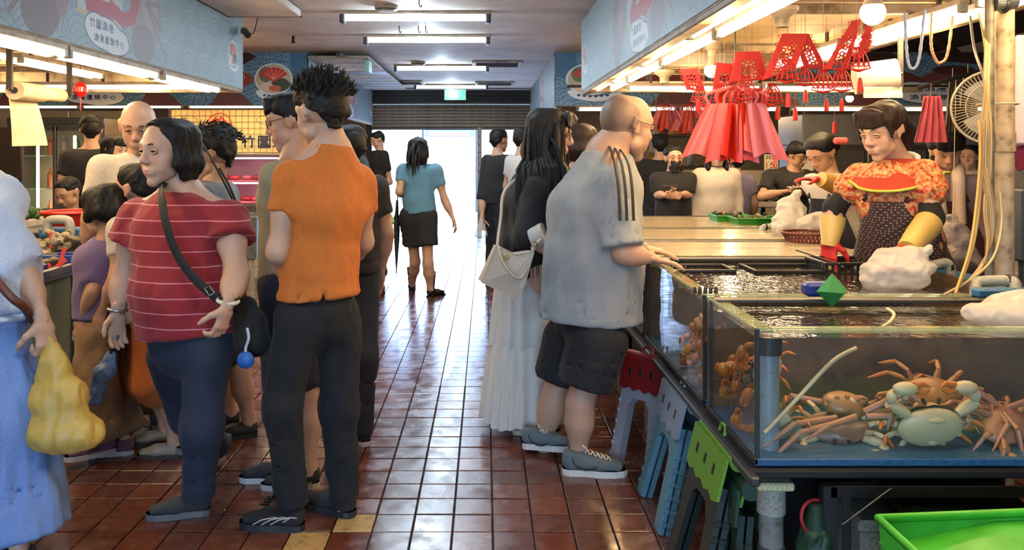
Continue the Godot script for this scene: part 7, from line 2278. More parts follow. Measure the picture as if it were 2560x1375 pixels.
# things hanging over and behind the crab stall
func bulb(label: String, at: Vector3, r: float, lit: bool) -> void:
	var o := thing("light_bulb", label, "light bulb", at)
	part("globe", m_ball(Vector3(r, r * 1.02, r), 18), glow(Color(1.0, 0.93, 0.78), 2.6) if lit else mat(Color(0.7, 0.66, 0.58), 0.4), o)
	part("neck", m_lathe([Vector2(r * 0.82, r * 0.5), Vector2(r * 0.5, r * 1.5), Vector2(r * 0.42, r * 2.1), Vector2(0, r * 2.1)], 16), M.white_paint, o)
	part("socket", m_lathe([Vector2(r * 0.5, r * 1.9), Vector2(r * 0.55, r * 2.7), Vector2(r * 0.9, r * 2.9), Vector2(r * 0.9, 2.2 - at.y), Vector2(0, 2.2 - at.y)], 16), M.white_paint, o)
	if lit:
		var l := OmniLight3D.new()
		l.name = "bulb_light"
		l.light_color = Color(1.0, 0.86, 0.64)
		l.light_energy = 0.35
		l.light_size = r
		l.omni_range = 30.0
		l.omni_attenuation = 2.0
		l.shadow_enabled = true
		l.position = at
		add_child(l, true)
func overhead() -> void:
	bulb("big glowing bulb hanging over the puffed-sleeve vendor", J(2182, 32, 3.1), 0.046, true)
	bulb("glowing bulb hanging behind the red paper ornaments", J(1779, 176, 5.0), 0.044, true)
	bulb("small glowing bulb far behind the red tassels", J(2124, 246, 9.3), 0.044, true)
	for e in [[1955, 50, 4.0, "pale ceramic lamp socket on the stall ceiling before the red ornaments"], [1661, 196, 6.2, "funnel-shaped lamp socket near the canopy's far corner"]]:
		var at := J(e[0], e[1], e[2])
		var o := thing("lamp_socket", e[3], "lamp socket", at)
		part("cup", m_lathe([Vector2(0.0, -0.035), Vector2(0.032, -0.035), Vector2(0.036, 0.01), Vector2(0.075, 0.04), Vector2(0.078, 0.06), Vector2(0.0, 0.06)], 22), M.white_paint, o)
		part("stem", m_tube([Vector3(0, 0.055, 0), Vector3(0, 2.215 - at.y, 0)], 0.02, 10), M.white_paint, o)
	paper_ornaments()
	bag_bunch("bunch of pink and red plastic carrier bags hanging over the tanks", J(1838, 250, 4.35), 1.0, 13)
	bag_bunch("small bunch of pink carrier bags hanging far behind the mask boy", J(1668, 272, 9.3), 0.8, 6)
	bag_bunch("small bunch of pink carrier bags next to another far behind the tanks", J(1728, 272, 9.3), 0.88, 7)
	var at := J(2190, 192, 4.6)
	var o := thing("paper_roll", "white paper towel roll on a metal bracket over the vendors", "paper roll", at)
	part("roll", m_tube([Vector3(-0.11, -0.012, -0.02), Vector3(0.1, 0.012, 0.03)], 0.085, 26), grain(Color(0.78, 0.74, 0.68), M.faint, 2.0, 0.9), o)
	part("core", m_tube([Vector3(0.1, 0.012, 0.03), Vector3(0.106, 0.013, 0.031)], 0.022, 14), M.dark, o)
	part("bracket", m_box(Vector3(0.03, 0.27, 0.01), 0.002), M.steel_dull, o, Vector3(0.115, 0.075, 0.04))
	part("bracket_bolt", m_tube([Vector3(0.1, 0.012, 0.03), Vector3(0.125, 0.015, 0.05)], 0.008, 10), M.steel, o)
	var rows := []
	for j in 6:
		var row := []
		for i in 4:
			row.append(Vector3(lerpf(-0.1, 0.11, i / 3.0), -0.06 - 0.012 * j, 0.07 + 0.004 * sin(j * 1.3 + i)))
		rows.append(row)
	var b := MB.new()
	b.grid(rows)
	part("loose_sheet", b.done(), grain(Color(0.78, 0.74, 0.68), M.faint, 2.0, 0.9), o)
	for e in [["blue beaded cord looped from the vendors' lamp rail", [[2262, 85], [2268, 140], [2280, 172], [2298, 145], [2312, 75]], Color(0.5, 0.55, 0.68)], ["tan beaded cord looped from the vendors' lamp rail", [[2332, 65], [2328, 110], [2340, 150], [2352, 157], [2370, 130], [2386, 55]], Color(0.6, 0.46, 0.34)]]:
		var pts := []
		for q in e[1]:
			pts.append(J(q[0], q[1], 4.0))
		pts[0] += Vector3(0, 0.1, 0)
		pts[pts.size() - 1] += Vector3(0, 0.1, 0)
		pts = smooth_path(pts, 9)
		var rr := []
		for k in pts.size():
			rr.append(0.008 if k % 2 else 0.0055)
		single("beaded_cord", m_tube(pts, rr, 7), mat(e[2], 0.6), e[0], "cord", Vector3.ZERO)
	var post := grain(Color(0.66, 0.6, 0.5), M.grime, 2.2, 0.6)
	o = thing("post", "cream painted pipe post at the vendors' side of the crab stall", "post", Vector3(J(2512, 600, 3.55).x, 0, -3.55))
	part("shaft", m_tube([Vector3.ZERO, Vector3(0.0, 2.2, 0)], 0.036, 18), post, o)
	part("joint_ring", m_tube([Vector3(0, 1.46, 0), Vector3(0, 1.54, 0)], 0.041, 18), post, o)
	part("tie", torus(Vector3(-0.03, 1.66, 0), Vector3.UP, 0.075, 0.004), M.white_paint, o)
	o = thing("post", "slim grey conduit pipe beside the cream post", "pipe", Vector3(J(2474, 600, 3.5).x, 0, -3.5))
	part("shaft", m_tube([Vector3.ZERO, Vector3(0, 2.16, 0)], 0.018, 14), grain(Color(0.42, 0.4, 0.35), M.grime, 3.0, 0.5), o)
	part("coupling", m_tube([Vector3(0, 1.46, 0), Vector3(0, 1.54, 0)], 0.0215, 14), grain(Color(0.42, 0.4, 0.35), M.grime, 3.0, 0.5), o)
	o = thing("pipe_clamp", "dark grey clamp box on the lamp rail at the post's head", "clamp", J(2508, 5, 3.5))
	part("body", m_tube([Vector3(-0.045, 0, 0), Vector3(0.045, 0.01, 0)], 0.04, 16), M.pvc_dark, o)
	part("band", torus(Vector3.ZERO, Vector3(1, 0.1, 0), 0.041, 0.008), M.black, o)
	var hose := [mat(Color(0.62, 0.5, 0.24), 0.4), mat(Color(0.58, 0.53, 0.42), 0.35), mat(Color(0.5, 0.42, 0.28), 0.4)]
	for k in 9:
		var x := k * 4.0
		var pts := [J(2440 + k * 3, 35, 3.62), J(2452 + k * 3, 100, 3.5), J(2462 + (k % 4) * 3, 200, 3.44), J(2456 + (k % 5) * 5, 300, 3.43), J(2452 + (k % 5) * 6, 420, 3.42), J(2446 + x * 1.2, 520, 3.41), J(2462 + x * 0.6, 600, 3.4), J(2470 - k * 2, 660, 3.38)]
		if k == 0:
			pts = [J(2448, 300, 3.4), J(2450, 400, 3.38), J(2440, 520, 3.33), J(2425, 620, 3.25), J(2395, 715, 3.1), J(2388, 735, 3.0)]
		elif k == 1:
			pts = [J(2500, 480, 3.42), J(2504, 560, 3.38), J(2485, 640, 3.3), J(2440, 690, 3.2), J(2360, 738, 3.04)]
		elif k == 2:
			pts = [J(2460, 300, 3.41), J(2456, 420, 3.38), J(2446, 540, 3.34), J(2430, 625, 3.26), J(2400, 712, 3.12)]
		elif k > 5:
			pts.append(J(2452 - k * 4, 705, 3.3))
		single("air_hose", m_tube(smooth_path(pts), 0.0055, 7), hose[k % 3], "thin yellowish air hose bundled along the grey conduit", "hose", Vector3.ZERO, "air hoses along the conduit")
	single("power_cable", m_tube(smooth_path([J(2425, 40, 3.8), J(2436, 120, 3.75), J(2452, 170, 3.6), J(2466, 200, 3.53)]), 0.006, 7), mat(Color(0.4, 0.37, 0.34), 0.5), "grey power cable dropping from the lamp rail to the conduit", "cable")
	at = J(2482, 268, 4.6)
	o = thing("fan", "white wall fan with a round wire guard behind the posts", "fan", at)
	var fb := Basis.from_euler(Vector3(0, -0.5, 0))
	var white := mat(Color(0.55, 0.53, 0.5), 0.45)
	b = MB.new()
	for k in 64:
		var a := TAU * k / 64
		b.tube([fb * Vector3(cos(a) * 0.05, sin(a) * 0.05, 0.05), fb * Vector3(cos(a) * 0.13, sin(a) * 0.13, 0.045), fb * Vector3(cos(a) * 0.195, sin(a) * 0.195, 0.0)], 0.0022, 4, false)
	part("wire_guard", b.done(), white, o)
	for r_ in [[0.2, 0.0, 0.008], [0.13, 0.045, 0.003], [0.05, 0.05, 0.004]]:
		part("guard_ring", torus(fb * Vector3(0, 0, r_[1]), fb * Vector3(0, 0, 1), r_[0], r_[2], 36), white, o)
	for k in 3:
		var a := TAU * k / 3
		var rows2 := []
		for j in 5:
			var row := []
			for i in 5:
				var aa := a + lerpf(-0.55, 0.55, i / 4.0)
				row.append(fb * Vector3(cos(aa) * lerpf(0.03, 0.16, j / 4.0), sin(aa) * lerpf(0.03, 0.16, j / 4.0), -0.02 + 0.03 * (i / 4.0)))
			rows2.append(row)
		b = MB.new()
		b.grid(rows2)
		part("blade", b.done(), mat(Color(0.5, 0.52, 0.54), 0.4), o)
	part("motor", m_tube([fb * Vector3(0, 0, -0.12), fb * Vector3(0, 0, 0.02)], 0.045, 16), white, o)
	part("mount", m_box(Vector3(0.06, 0.3, 0.05), 0.01), white, o, fb * Vector3(0, 0.02, -0.14))
	single("hanging_board", m_box(Vector3(0.16, 0.47, 0.02), 0.008), mat(Color(0.72, 0.68, 0.7), 0.4), "white plastic board hanging beside the cream post", "board", J(2585, 225, 3.6))
	single("hanging_cloth", m_box(Vector3(0.09, 0.1, 0.012), 0.004, Vector3.ZERO, Basis.from_euler(Vector3(0, 0, 0.45))), mat(Color(0.36, 0.05, 0.16), 0.9), "crimson dotted cloth hanging under the white board", "cloth", J(2556, 392, 3.62))
	var hung := [[2328, 240, 356, 0.10, Color(0.62, 0.24, 0.3), "pink plastic apron hanging behind the vendors", 4.7], [2382, 200, 330, 0.05, Color(0.24, 0.2, 0.16), "brown folded awning cloth hanging behind the vendors", 4.9], [2420, 190, 330, 0.07, Color(0.48, 0.44, 0.36), "pale sack cloth hanging beside the fan", 4.95]]
	for e in hung:
		var h: float = (e[2] - e[1]) * e[6] / F
		at = J(e[0], e[1], e[6])
		var rr := []
		for j in 9:
			var row := []
			for i in 17:
				var t := j / 8.0
				row.append(Vector3((i / 16.0 - 0.5) * 2.0 * e[3] * lerpf(0.45, 1.0, t), -t * h, 0.02 * sin(i * 1.7 + j * 0.3)))
			rr.append(row)
		b = MB.new()
		b.grid(rr)
		o = thing("hanging_cloth", e[5], "cloth", at)
		part("cloth", b.done(), cloth(e[4]), o)
		part("hook", m_tube([Vector3.ZERO, Vector3(0, 0.07, 0)], 0.003, 6), M.steel_dull, o)
	single("hanging_rail", m_tube([J(2290, 222, 4.7), J(2480, 170, 4.95)], 0.012, 8), M.dark, "dark rail carrying the cloths behind the vendors", "rail")
func paper_ornaments() -> void:
	var red := mat(Color(0.62, 0.05, 0.035), 0.6)
	red.backlight_enabled = true
	red.backlight = Color(0.5, 0.1, 0.08)
	var pens := [
		[1700, 172, 1743, 170, 1716, 222, 1762, 226, 4.5], [1792, 156, 1830, 160, 1780, 232, 1842, 236, 4.4], [1842, 130, 1899, 128, 1822, 205, 1922, 196, 4.25],
		[1956, 84, 2020, 84, 1905, 200, 1990, 168, 4.1], [1985, 90, 2022, 86, 2010, 168, 2066, 170, 4.15], [2130, 52, 2152, 48, 2060, 172, 2120, 172, 4.0], [2166, 62, 2180, 70, 2140, 150, 2168, 128, 4.0]]
	for i in pens.size():
		var e: Array = pens[i]
		var c := J((e[0] + e[2]) * 0.5, e[1], e[8])
		var o := thing("paper_ornament", "red paper-cut ornament strip with looped edges hanging from the stall ceiling", "ornament", c, "red paper-cut strips over the tanks")
		var A := J(e[0], e[1], e[8]) - c
		var B := J(e[2], e[3], e[8]) - c
		var C := J(e[4], e[5], e[8]) - c
		var D := J(e[6], e[7], e[8]) - c
		var b := MB.new()
		var zf := Vector3(0, 0, 0.0015)
		var A2 := A.lerp(C, 0.3)
		var B2 := B.lerp(D, 0.3)
		b.quad(A2 + zf, B2 + zf, B + zf, A + zf)
		b.quad(B2 - zf, A2 - zf, A - zf, B - zf)
		for s in [[A2, A2.lerp(B2, 0.24), C, C.lerp(D, 0.3)], [B2.lerp(A2, 0.24), B2, D.lerp(C, 0.3), D]]:
			b.quad(s[2] + zf, s[3] + zf, s[1] + zf, s[0] + zf)
			b.quad(s[3] - zf, s[2] - zf, s[0] - zf, s[1] - zf)
		part("cut_sheet", b.done(), red, o)
		b = MB.new()
		for k in 6:
			for s in [[A, C], [B, D]]:
				var p: Vector3 = (s[0] as Vector3).lerp(s[1], (k + 0.5) / 6.0)
				b.tube(ring_pts(p + (p - (A + B + C + D) * 0.25).normalized() * 0.006, 0.008), 0.0018, 4, false)
		for k in 20:
			var u := 0.14 + 0.18 * (k % 5)
			var p := A2.lerp(B2, u).lerp(C.lerp(D, u), 0.08 + 0.24 * (k / 5) + 0.05 * (k % 2))
			b.tube(ring_pts(p, 0.0105), 0.004, 4, false)
		b.tube([C, D], 0.005, 4)
		part("cut_loops", b.done(), red, o).set_meta("kind", "stuff")
		var top := (A + B) * 0.5
		part("thread", m_tube([top, top + Vector3(0, maxf(0.01, 2.2 - (c.y + top.y)), 0)], 0.0012, 4), M.white_paint, o)
	var bells := [[1748, 238, 4.5, 0.9], [1800, 240, 4.4, 1.1], [1862, 222, 4.25, 1.2], [1895, 250, 4.3, 1.1], [1930, 238, 4.25, 1.1], [1968, 180, 4.1, 1.1], [2012, 192, 4.15, 0.95], [2058, 205, 4.05, 1.1], [2104, 202, 4.0, 1.1], [2146, 150, 3.95, 1.1], [1760, 280, 4.5, 0.8], [1845, 265, 4.35, 1.0]]
	for e in bells:
		var c := J(e[0], e[1], e[2])
		var s: float = e[3]
		var o := thing("paper_bell", "small openwork red paper bell hanging among the paper-cut strips", "ornament", c, "red paper bells over the tanks")
		var b := MB.new()
		for k in 5:
			var x := (k - 2) * 0.019 * s
			b.tube(smooth_path([Vector3(x * 0.3, 0.05 * s, 0), Vector3(x * 0.9, 0.015 * s, 0.004), Vector3(x * 1.3, -0.035 * s, 0)], 3), 0.0032 * s, 4, false)
		for k in 4:
			b.tube(ring_pts(Vector3((k - 1.5) * 0.023 * s, -0.018 * s, 0), 0.009 * s), 0.0032 * s, 4, false)
		for k in 2:
			b.tube(ring_pts(Vector3((k - 0.5) * 0.024 * s, 0.018 * s, 0), 0.009 * s), 0.0034 * s, 4, false)
		b.tube([Vector3(-0.056, -0.034, 0) * s, Vector3(0, -0.046, 0) * s, Vector3(0.056, -0.034, 0) * s], [0.001, 0.007 * s, 0.001], 4)
		b.tube([Vector3(-0.02, 0.05, 0) * s, Vector3(0.02, 0.05, 0) * s], 0.006 * s, 4)
		part("cut_work", b.done(), red, o)
		part("thread", m_tube([Vector3(0, 0.05 * s, 0), Vector3(0, 2.2 - c.y, 0)], 0.001, 4), M.white_paint, o)
	for e in [[1970, 250, 4.1], [2014, 240, 4.6], [2066, 262, 4.6], [2104, 262, 4.6], [2150, 212, 4.0], [1944, 282, 4.3], [1880, 285, 4.3], [2086, 318, 4.9], [1745, 262, 4.4], [1988, 285, 4.4]]:
		var c := J(e[0], e[1], e[2])
		var o := thing("tassel", "little red paper tassel on a thread below the paper ornaments", "ornament", c, "red tassels below the paper ornaments")
		part("skirt", m_lathe([Vector2(0, 0.035), Vector2(0.008, 0.032), Vector2(0.012, 0.01), Vector2(0.014, -0.035), Vector2(0.0, -0.035)], 8), red, o)
		part("thread", m_tube([Vector3(0, 0.03, 0), Vector3(0, 2.2 - c.y, 0)], 0.0011, 4), red, o)
func ring_pts(c: Vector3, r: float) -> Array:
	var out := []
	for k in 9:
		out.append(c + Vector3(cos(TAU * k / 8) * r, sin(TAU * k / 8) * r, 0))
	return out
func bag_bunch(label: String, at: Vector3, s: float, n: int) -> void:
	var o := thing("carrier_bag_bunch", label, "bags", at)
	var cols := [Color(0.74, 0.33, 0.33), Color(0.70, 0.13, 0.05), Color(0.72, 0.14, 0.06), Color(0.64, 0.1, 0.05), Color(0.76, 0.34, 0.33), Color(0.74, 0.3, 0.32), Color(0.6, 0.3, 0.36), Color(0.66, 0.33, 0.38)]
	for k in n:
		var t := k / float(n - 1)
		var x := lerpf(-0.16, 0.17, t) * s
		var m := mat(cols[int(t * 7.99)], 0.42)
		m.backlight_enabled = true
		m.backlight = cols[int(t * 7.99)] * 0.6
		var yaw := 1.1 * sin(k * 2.3)
		var bs := Basis(Vector3.UP, yaw)
		var len_ := (0.27 + 0.03 * sin(k * 1.7)) * s
		var rows := []
		for j in 10:
			var q := j / 9.0
			var row := []
			for i in 9:
				var u := i / 8.0 - 0.5
				var w := lerpf(0.1, 0.15, pow(q, 0.6)) * s
				row.append(Vector3(x * (0.62 + 0.38 * q) + (-0.05 * q * s if k == 0 else (0.06 * q * s if k == n - 1 else 0.0)), -0.02 * s - q * len_, 0.05 * sin(k * 1.3) * s) + bs * Vector3(u * w, 0.012 * s * cos(u * 6.0) * q, (0.016 * sin(u * 8.0 + k) + 0.02 * (1.0 - 4.0 * u * u)) * s))
			rows.append(row)
		var b := MB.new()
		b.grid(rows)
		for h in [-1.0, 1.0]:
			b.tube(smooth_path([rows[0][1 if h < 0 else 7], rows[0][1 if h < 0 else 7] + bs * Vector3(h * 0.012 * s, 0, 0) + Vector3(0, 0.05 * s, 0), Vector3(0, 0.07 * s, 0)], 3), 0.009 * s, 5, false, 0.3, bs * Vector3(0, 0, 1))
		part("carrier_bag", b.done(), m, o)
	part("hook", m_tube([Vector3(0, 0.06 * s, 0), Vector3(0, 2.2 - at.y, 0)], 0.004, 6), M.steel_dull, o)
# background of the crab stall
func behind_crab_stall() -> void:
	var o := thing("steel_fridge", "large stainless steel fridge with grey top panel behind the vendors", "fridge", Vector3(4.2, 0, -8.95))
	part("cabinet", m_box(Vector3(1.9, 1.55, 0.7), 0.01), M.steel_dull, o, Vector3(0, 0.78, 0))
	part("top_panel", m_box(Vector3(1.92, 0.32, 0.72), 0.01), grain(Color(0.36, 0.36, 0.37), M.faint, 1.0, 0.5), o, Vector3(0, 1.7, 0))
	for k in 3:
		var dr := part("door", m_box(Vector3(0.6, 1.4, 0.03), 0.008), M.steel, o, Vector3(-0.63 + k * 0.63, 0.8, 0.365))
		part("handle", m_tube([Vector3(0.25, -0.15, 0.04), Vector3(0.25, 0.15, 0.04)], 0.012, 8), M.soot, dr)
	single("notice_sheet", m_box(Vector3(0.12, 0.16, 0.003), 0.001), mat(Color(0.72, 0.7, 0.66), 0.8), "small white notice on the steel fridge door", "notice", Vector3(3.28, 1.36, -8.55))
	o = thing("shelf_rack", "dark shelf rack crowded with boxes behind the crowd", "shelf", Vector3(2.0, 0, -9.45))
	for x in [-0.5, 0.5]:
		for z in [-0.18, 0.18]:
			part("upright", m_box(Vector3(0.035, 1.75, 0.035), 0.004), M.soot, o, Vector3(x, 0.875, z))
	for y in [0.5, 0.9, 1.3, 1.65]:
		part("shelf_board", m_box(Vector3(1.1, 0.025, 0.42), 0.004), M.dark_wood, o, Vector3(0, y, 0))
	var r := RandomNumberGenerator.new()
	r.seed = 31
	var tones := [Color(0.5, 0.36, 0.14), Color(0.44, 0.4, 0.34), Color(0.3, 0.26, 0.2), Color(0.55, 0.5, 0.42), Color(0.35, 0.12, 0.1)]
	var words := ["mustard yellow", "grey", "brown", "cream", "dull red"]
	for k in 12:
		var c := k % 5
		var w := r.randf_range(0.14, 0.24)
		var h := r.randf_range(0.12, 0.26)
		single("storage_box", m_box(Vector3(w, h, 0.3), 0.008), grain(tones[c], M.grime, 3.0, 0.8), "%s box on the %s shelf of the dark rack" % [words[c], ["second", "third", "top"][k / 4]], "box", Vector3(1.6 + (k % 4) * 0.27, [0.913, 1.313, 1.663][k / 4] + h * 0.5, -9.45), "boxes on the dark rack")
	o = thing("display_table", "white display table of oysters beyond the crab counter", "table", Vector3(2.6, 0, -9.0))
	part("table_top", m_box(Vector3(1.0, 0.05, 0.6), 0.008), mat(Color(0.66, 0.62, 0.54), 0.5), o, Vector3(0, 0.92, 0))
	part("back_panel", m_box(Vector3(1.0, 0.34, 0.02), 0.004), mat(Color(0.7, 0.64, 0.52), 0.6), o, Vector3(0, 1.1, -0.28))
	for x in [-0.45, 0.45]:
		for z in [-0.25, 0.25]:
			part("leg", m_box(Vector3(0.05, 0.9, 0.05), 0.005), M.steel_dull, o, Vector3(x, 0.45, z))
	var oy := [grain(Color(0.42, 0.34, 0.18), M.speck, 9.0, 0.7), grain(Color(0.3, 0.24, 0.13), M.speck, 9.0, 0.7), grain(Color(0.5, 0.43, 0.27), M.speck, 9.0, 0.7)]
	var om := rough_shell(0.045)
	for k in 70:
		var a := single("oyster", om, oy[k % 3], "rough brown oyster in the heap beyond the crab counter", "oyster", Vector3(2.6 + r.randf_range(-0.42, 0.42), 0.965 + 0.05 * int(k / 24) + r.randf() * 0.02, -9.0 + r.randf_range(-0.22, 0.24)), "oysters heaped beyond the crab counter")
		a.rotation = Vector3(r.randf_range(-0.7, 0.7), r.randf() * TAU, r.randf_range(-0.7, 0.7))
	var card := Paint.new(96, 112, Color(0.82, 0.76, 0.62))
	for k in 4:
		card.line([Vector2(10 + k * 20, 14), Vector2(24 + k * 20, 14)], 5, Color(0.2, 0.15, 0.12))
		card.line([Vector2(17 + k * 20, 10), Vector2(17 + k * 20, 34)], 4, Color(0.2, 0.15, 0.12))
		card.line([Vector2(10 + k * 20, 28), Vector2(24 + k * 20, 28)], 4, Color(0.2, 0.15, 0.12))
	glyph(card, "5", Vector2(34, 56), 40, 6, Color(0.7, 0.1, 0.08))
	card.ell(Vector2(78, 78), 12, 20, Color(0.7, 0.1, 0.08))
	card.ell(Vector2(78, 78), 6, 13, Color(0.82, 0.76, 0.62))
	card.line([Vector2(16, 56), Vector2(14, 98)], 5, Color(0.7, 0.1, 0.08))
	var cm := mat(Color.WHITE, 0.8)
	cm.albedo_texture = card.tex()
	o = thing("price_card", "cream price card with red numbers standing over the oysters", "sign", J(1928, 406, 8.9))
	part("backing", m_box(Vector3(0.15, 0.17, 0.006), 0.001), mat(Color(0.7, 0.65, 0.55), 0.8), o)
	var b := MB.new()
	b.quad(Vector3(-0.073, -0.083, 0.004), Vector3(0.073, -0.083, 0.004), Vector3(0.073, 0.083, 0.004), Vector3(-0.073, 0.083, 0.004))
	part("printed_face", b.done(), cm, o)
	part("stick", m_tube([Vector3(0, -0.08, -0.005), Vector3(0, -o.position.y + 0.97, -0.005)], 0.006, 6), M.dark_wood, o)
	o = thing("goods_rail", "metal rail over the cross aisle carrying bags and bundles", "rail", Vector3(3.4, 2.2, -9.3))
	part("rail", m_tube([Vector3(-2.5, 0, 0), Vector3(2.6, 0, 0)], 0.015, 8), M.steel_dull, o)
	for x in [-2.3, -1.2]:
		part("drop_rod", m_tube([Vector3(x, 0, 0), Vector3(x, 0.47, 0)], 0.008, 6), M.steel_dull, o)
	for e in [[1880, 330, 9.3, Color(0.4, 0.36, 0.34)], [1975, 320, 9.3, Color(0.36, 0.33, 0.4)], [2010, 330, 9.3, Color(0.6, 0.56, 0.5)], [1640, 330, 9.3, Color(0.55, 0.5, 0.42)]]:
		var c := J(e[0], e[1], e[2])
		o = thing("hanging_sack", "drooping bundle of bags hanging from the far lamp rail", "bag", c, "bundles hanging from the far lamp rail")
		part("sack", soft([bone(c, c + Vector3(0, -0.2, 0), Vector2(0.05, 0.04), Vector2(0.09, 0.06))], 0.018, 0.014, c, {"fold": 0.03, "fold_scale": Vector3(2, 1, 2)}), cloth(e[3]), o)
		part("string", m_tube([Vector3(0, 0.03, 0), Vector3(0, 2.2 - c.y, 0)], 0.004, 5), M.white_paint, o)
	o = thing("side_counter", "dark red side counter with piled packages behind the posts", "counter", Vector3(3.1, 0, -4.6))
	part("body", m_box(Vector3(0.6, 0.8, 1.2), 0.01), mat(Color(0.3, 0.06, 0.08), 0.6), o, Vector3(0, 0.4, 0))
	part("top", m_box(Vector3(0.66, 0.03, 1.26), 0.005), mat(Color(0.5, 0.48, 0.45), 0.5), o, Vector3(0, 0.815, 0))
	for k in 5:
		single("package", m_box(Vector3(0.3, 0.06, 0.34), 0.015), grain([Color(0.45, 0.06, 0.08), Color(0.55, 0.36, 0.12), Color(0.5, 0.5, 0.5), Color(0.3, 0.12, 0.2), Color(0.6, 0.58, 0.54)][k], M.speck, 4.0, 0.5), "%s package in the pile on the red side counter" % ["red", "ochre", "grey", "plum", "white"][k], "package", Vector3(3.05 + 0.02 * k, 0.865 + 0.065 * k, -4.4))
	o = thing("side_panel_box", "dark blue-grey equipment box at the frame's edge behind the post", "box", J(2560, 560, 4.0))
	part("case", m_box(Vector3(0.14, 0.34, 0.2), 0.01), mat(Color(0.12, 0.15, 0.17), 0.5), o)
	part("leg", m_tube([Vector3(0, -0.16, 0), Vector3(0, -o.position.y, 0)], 0.025, 10), M.steel_dull, o)
	o = thing("far_counter", "long pale counter of the far stall behind the crowd", "counter", Vector3(4.0, 0, -11.2))
	part("body", m_box(Vector3(6.0, 0.85, 0.7), 0.01), grain(Color(0.5, 0.46, 0.38), M.grime, 1.0, 0.6), o, Vector3(0, 0.425, 0))
	part("top", m_box(Vector3(6.1, 0.04, 0.8), 0.006), M.steel_dull, o, Vector3(0, 0.87, 0))
	for k in 7:
		part("panel_seam", m_box(Vector3(0.02, 0.8, 0.01), 0.001), M.soot, o, Vector3(-2.6 + k * 0.87, 0.42, 0.352))
func rough_shell(s: float) -> ArrayMesh:
	var b := MB.new()
	var rows := []
	for j in 7:
		var row := []
		for i in 13:
			var a := TAU * i / 12.0
			var t := PI * j / 6.0
			var w := 1.0 + 0.16 * sin(a * 3.0 + j) + 0.1 * sin(a * 5.0 + j * 2.0)
			row.append(Vector3(sin(t) * cos(a) * s * w, cos(t) * s * 0.42 + 0.12 * s * sin(a * 2.0 + j), sin(t) * sin(a) * s * 0.7 * w))
		rows.append(row)
	b.grid(rows)
	return b.done()
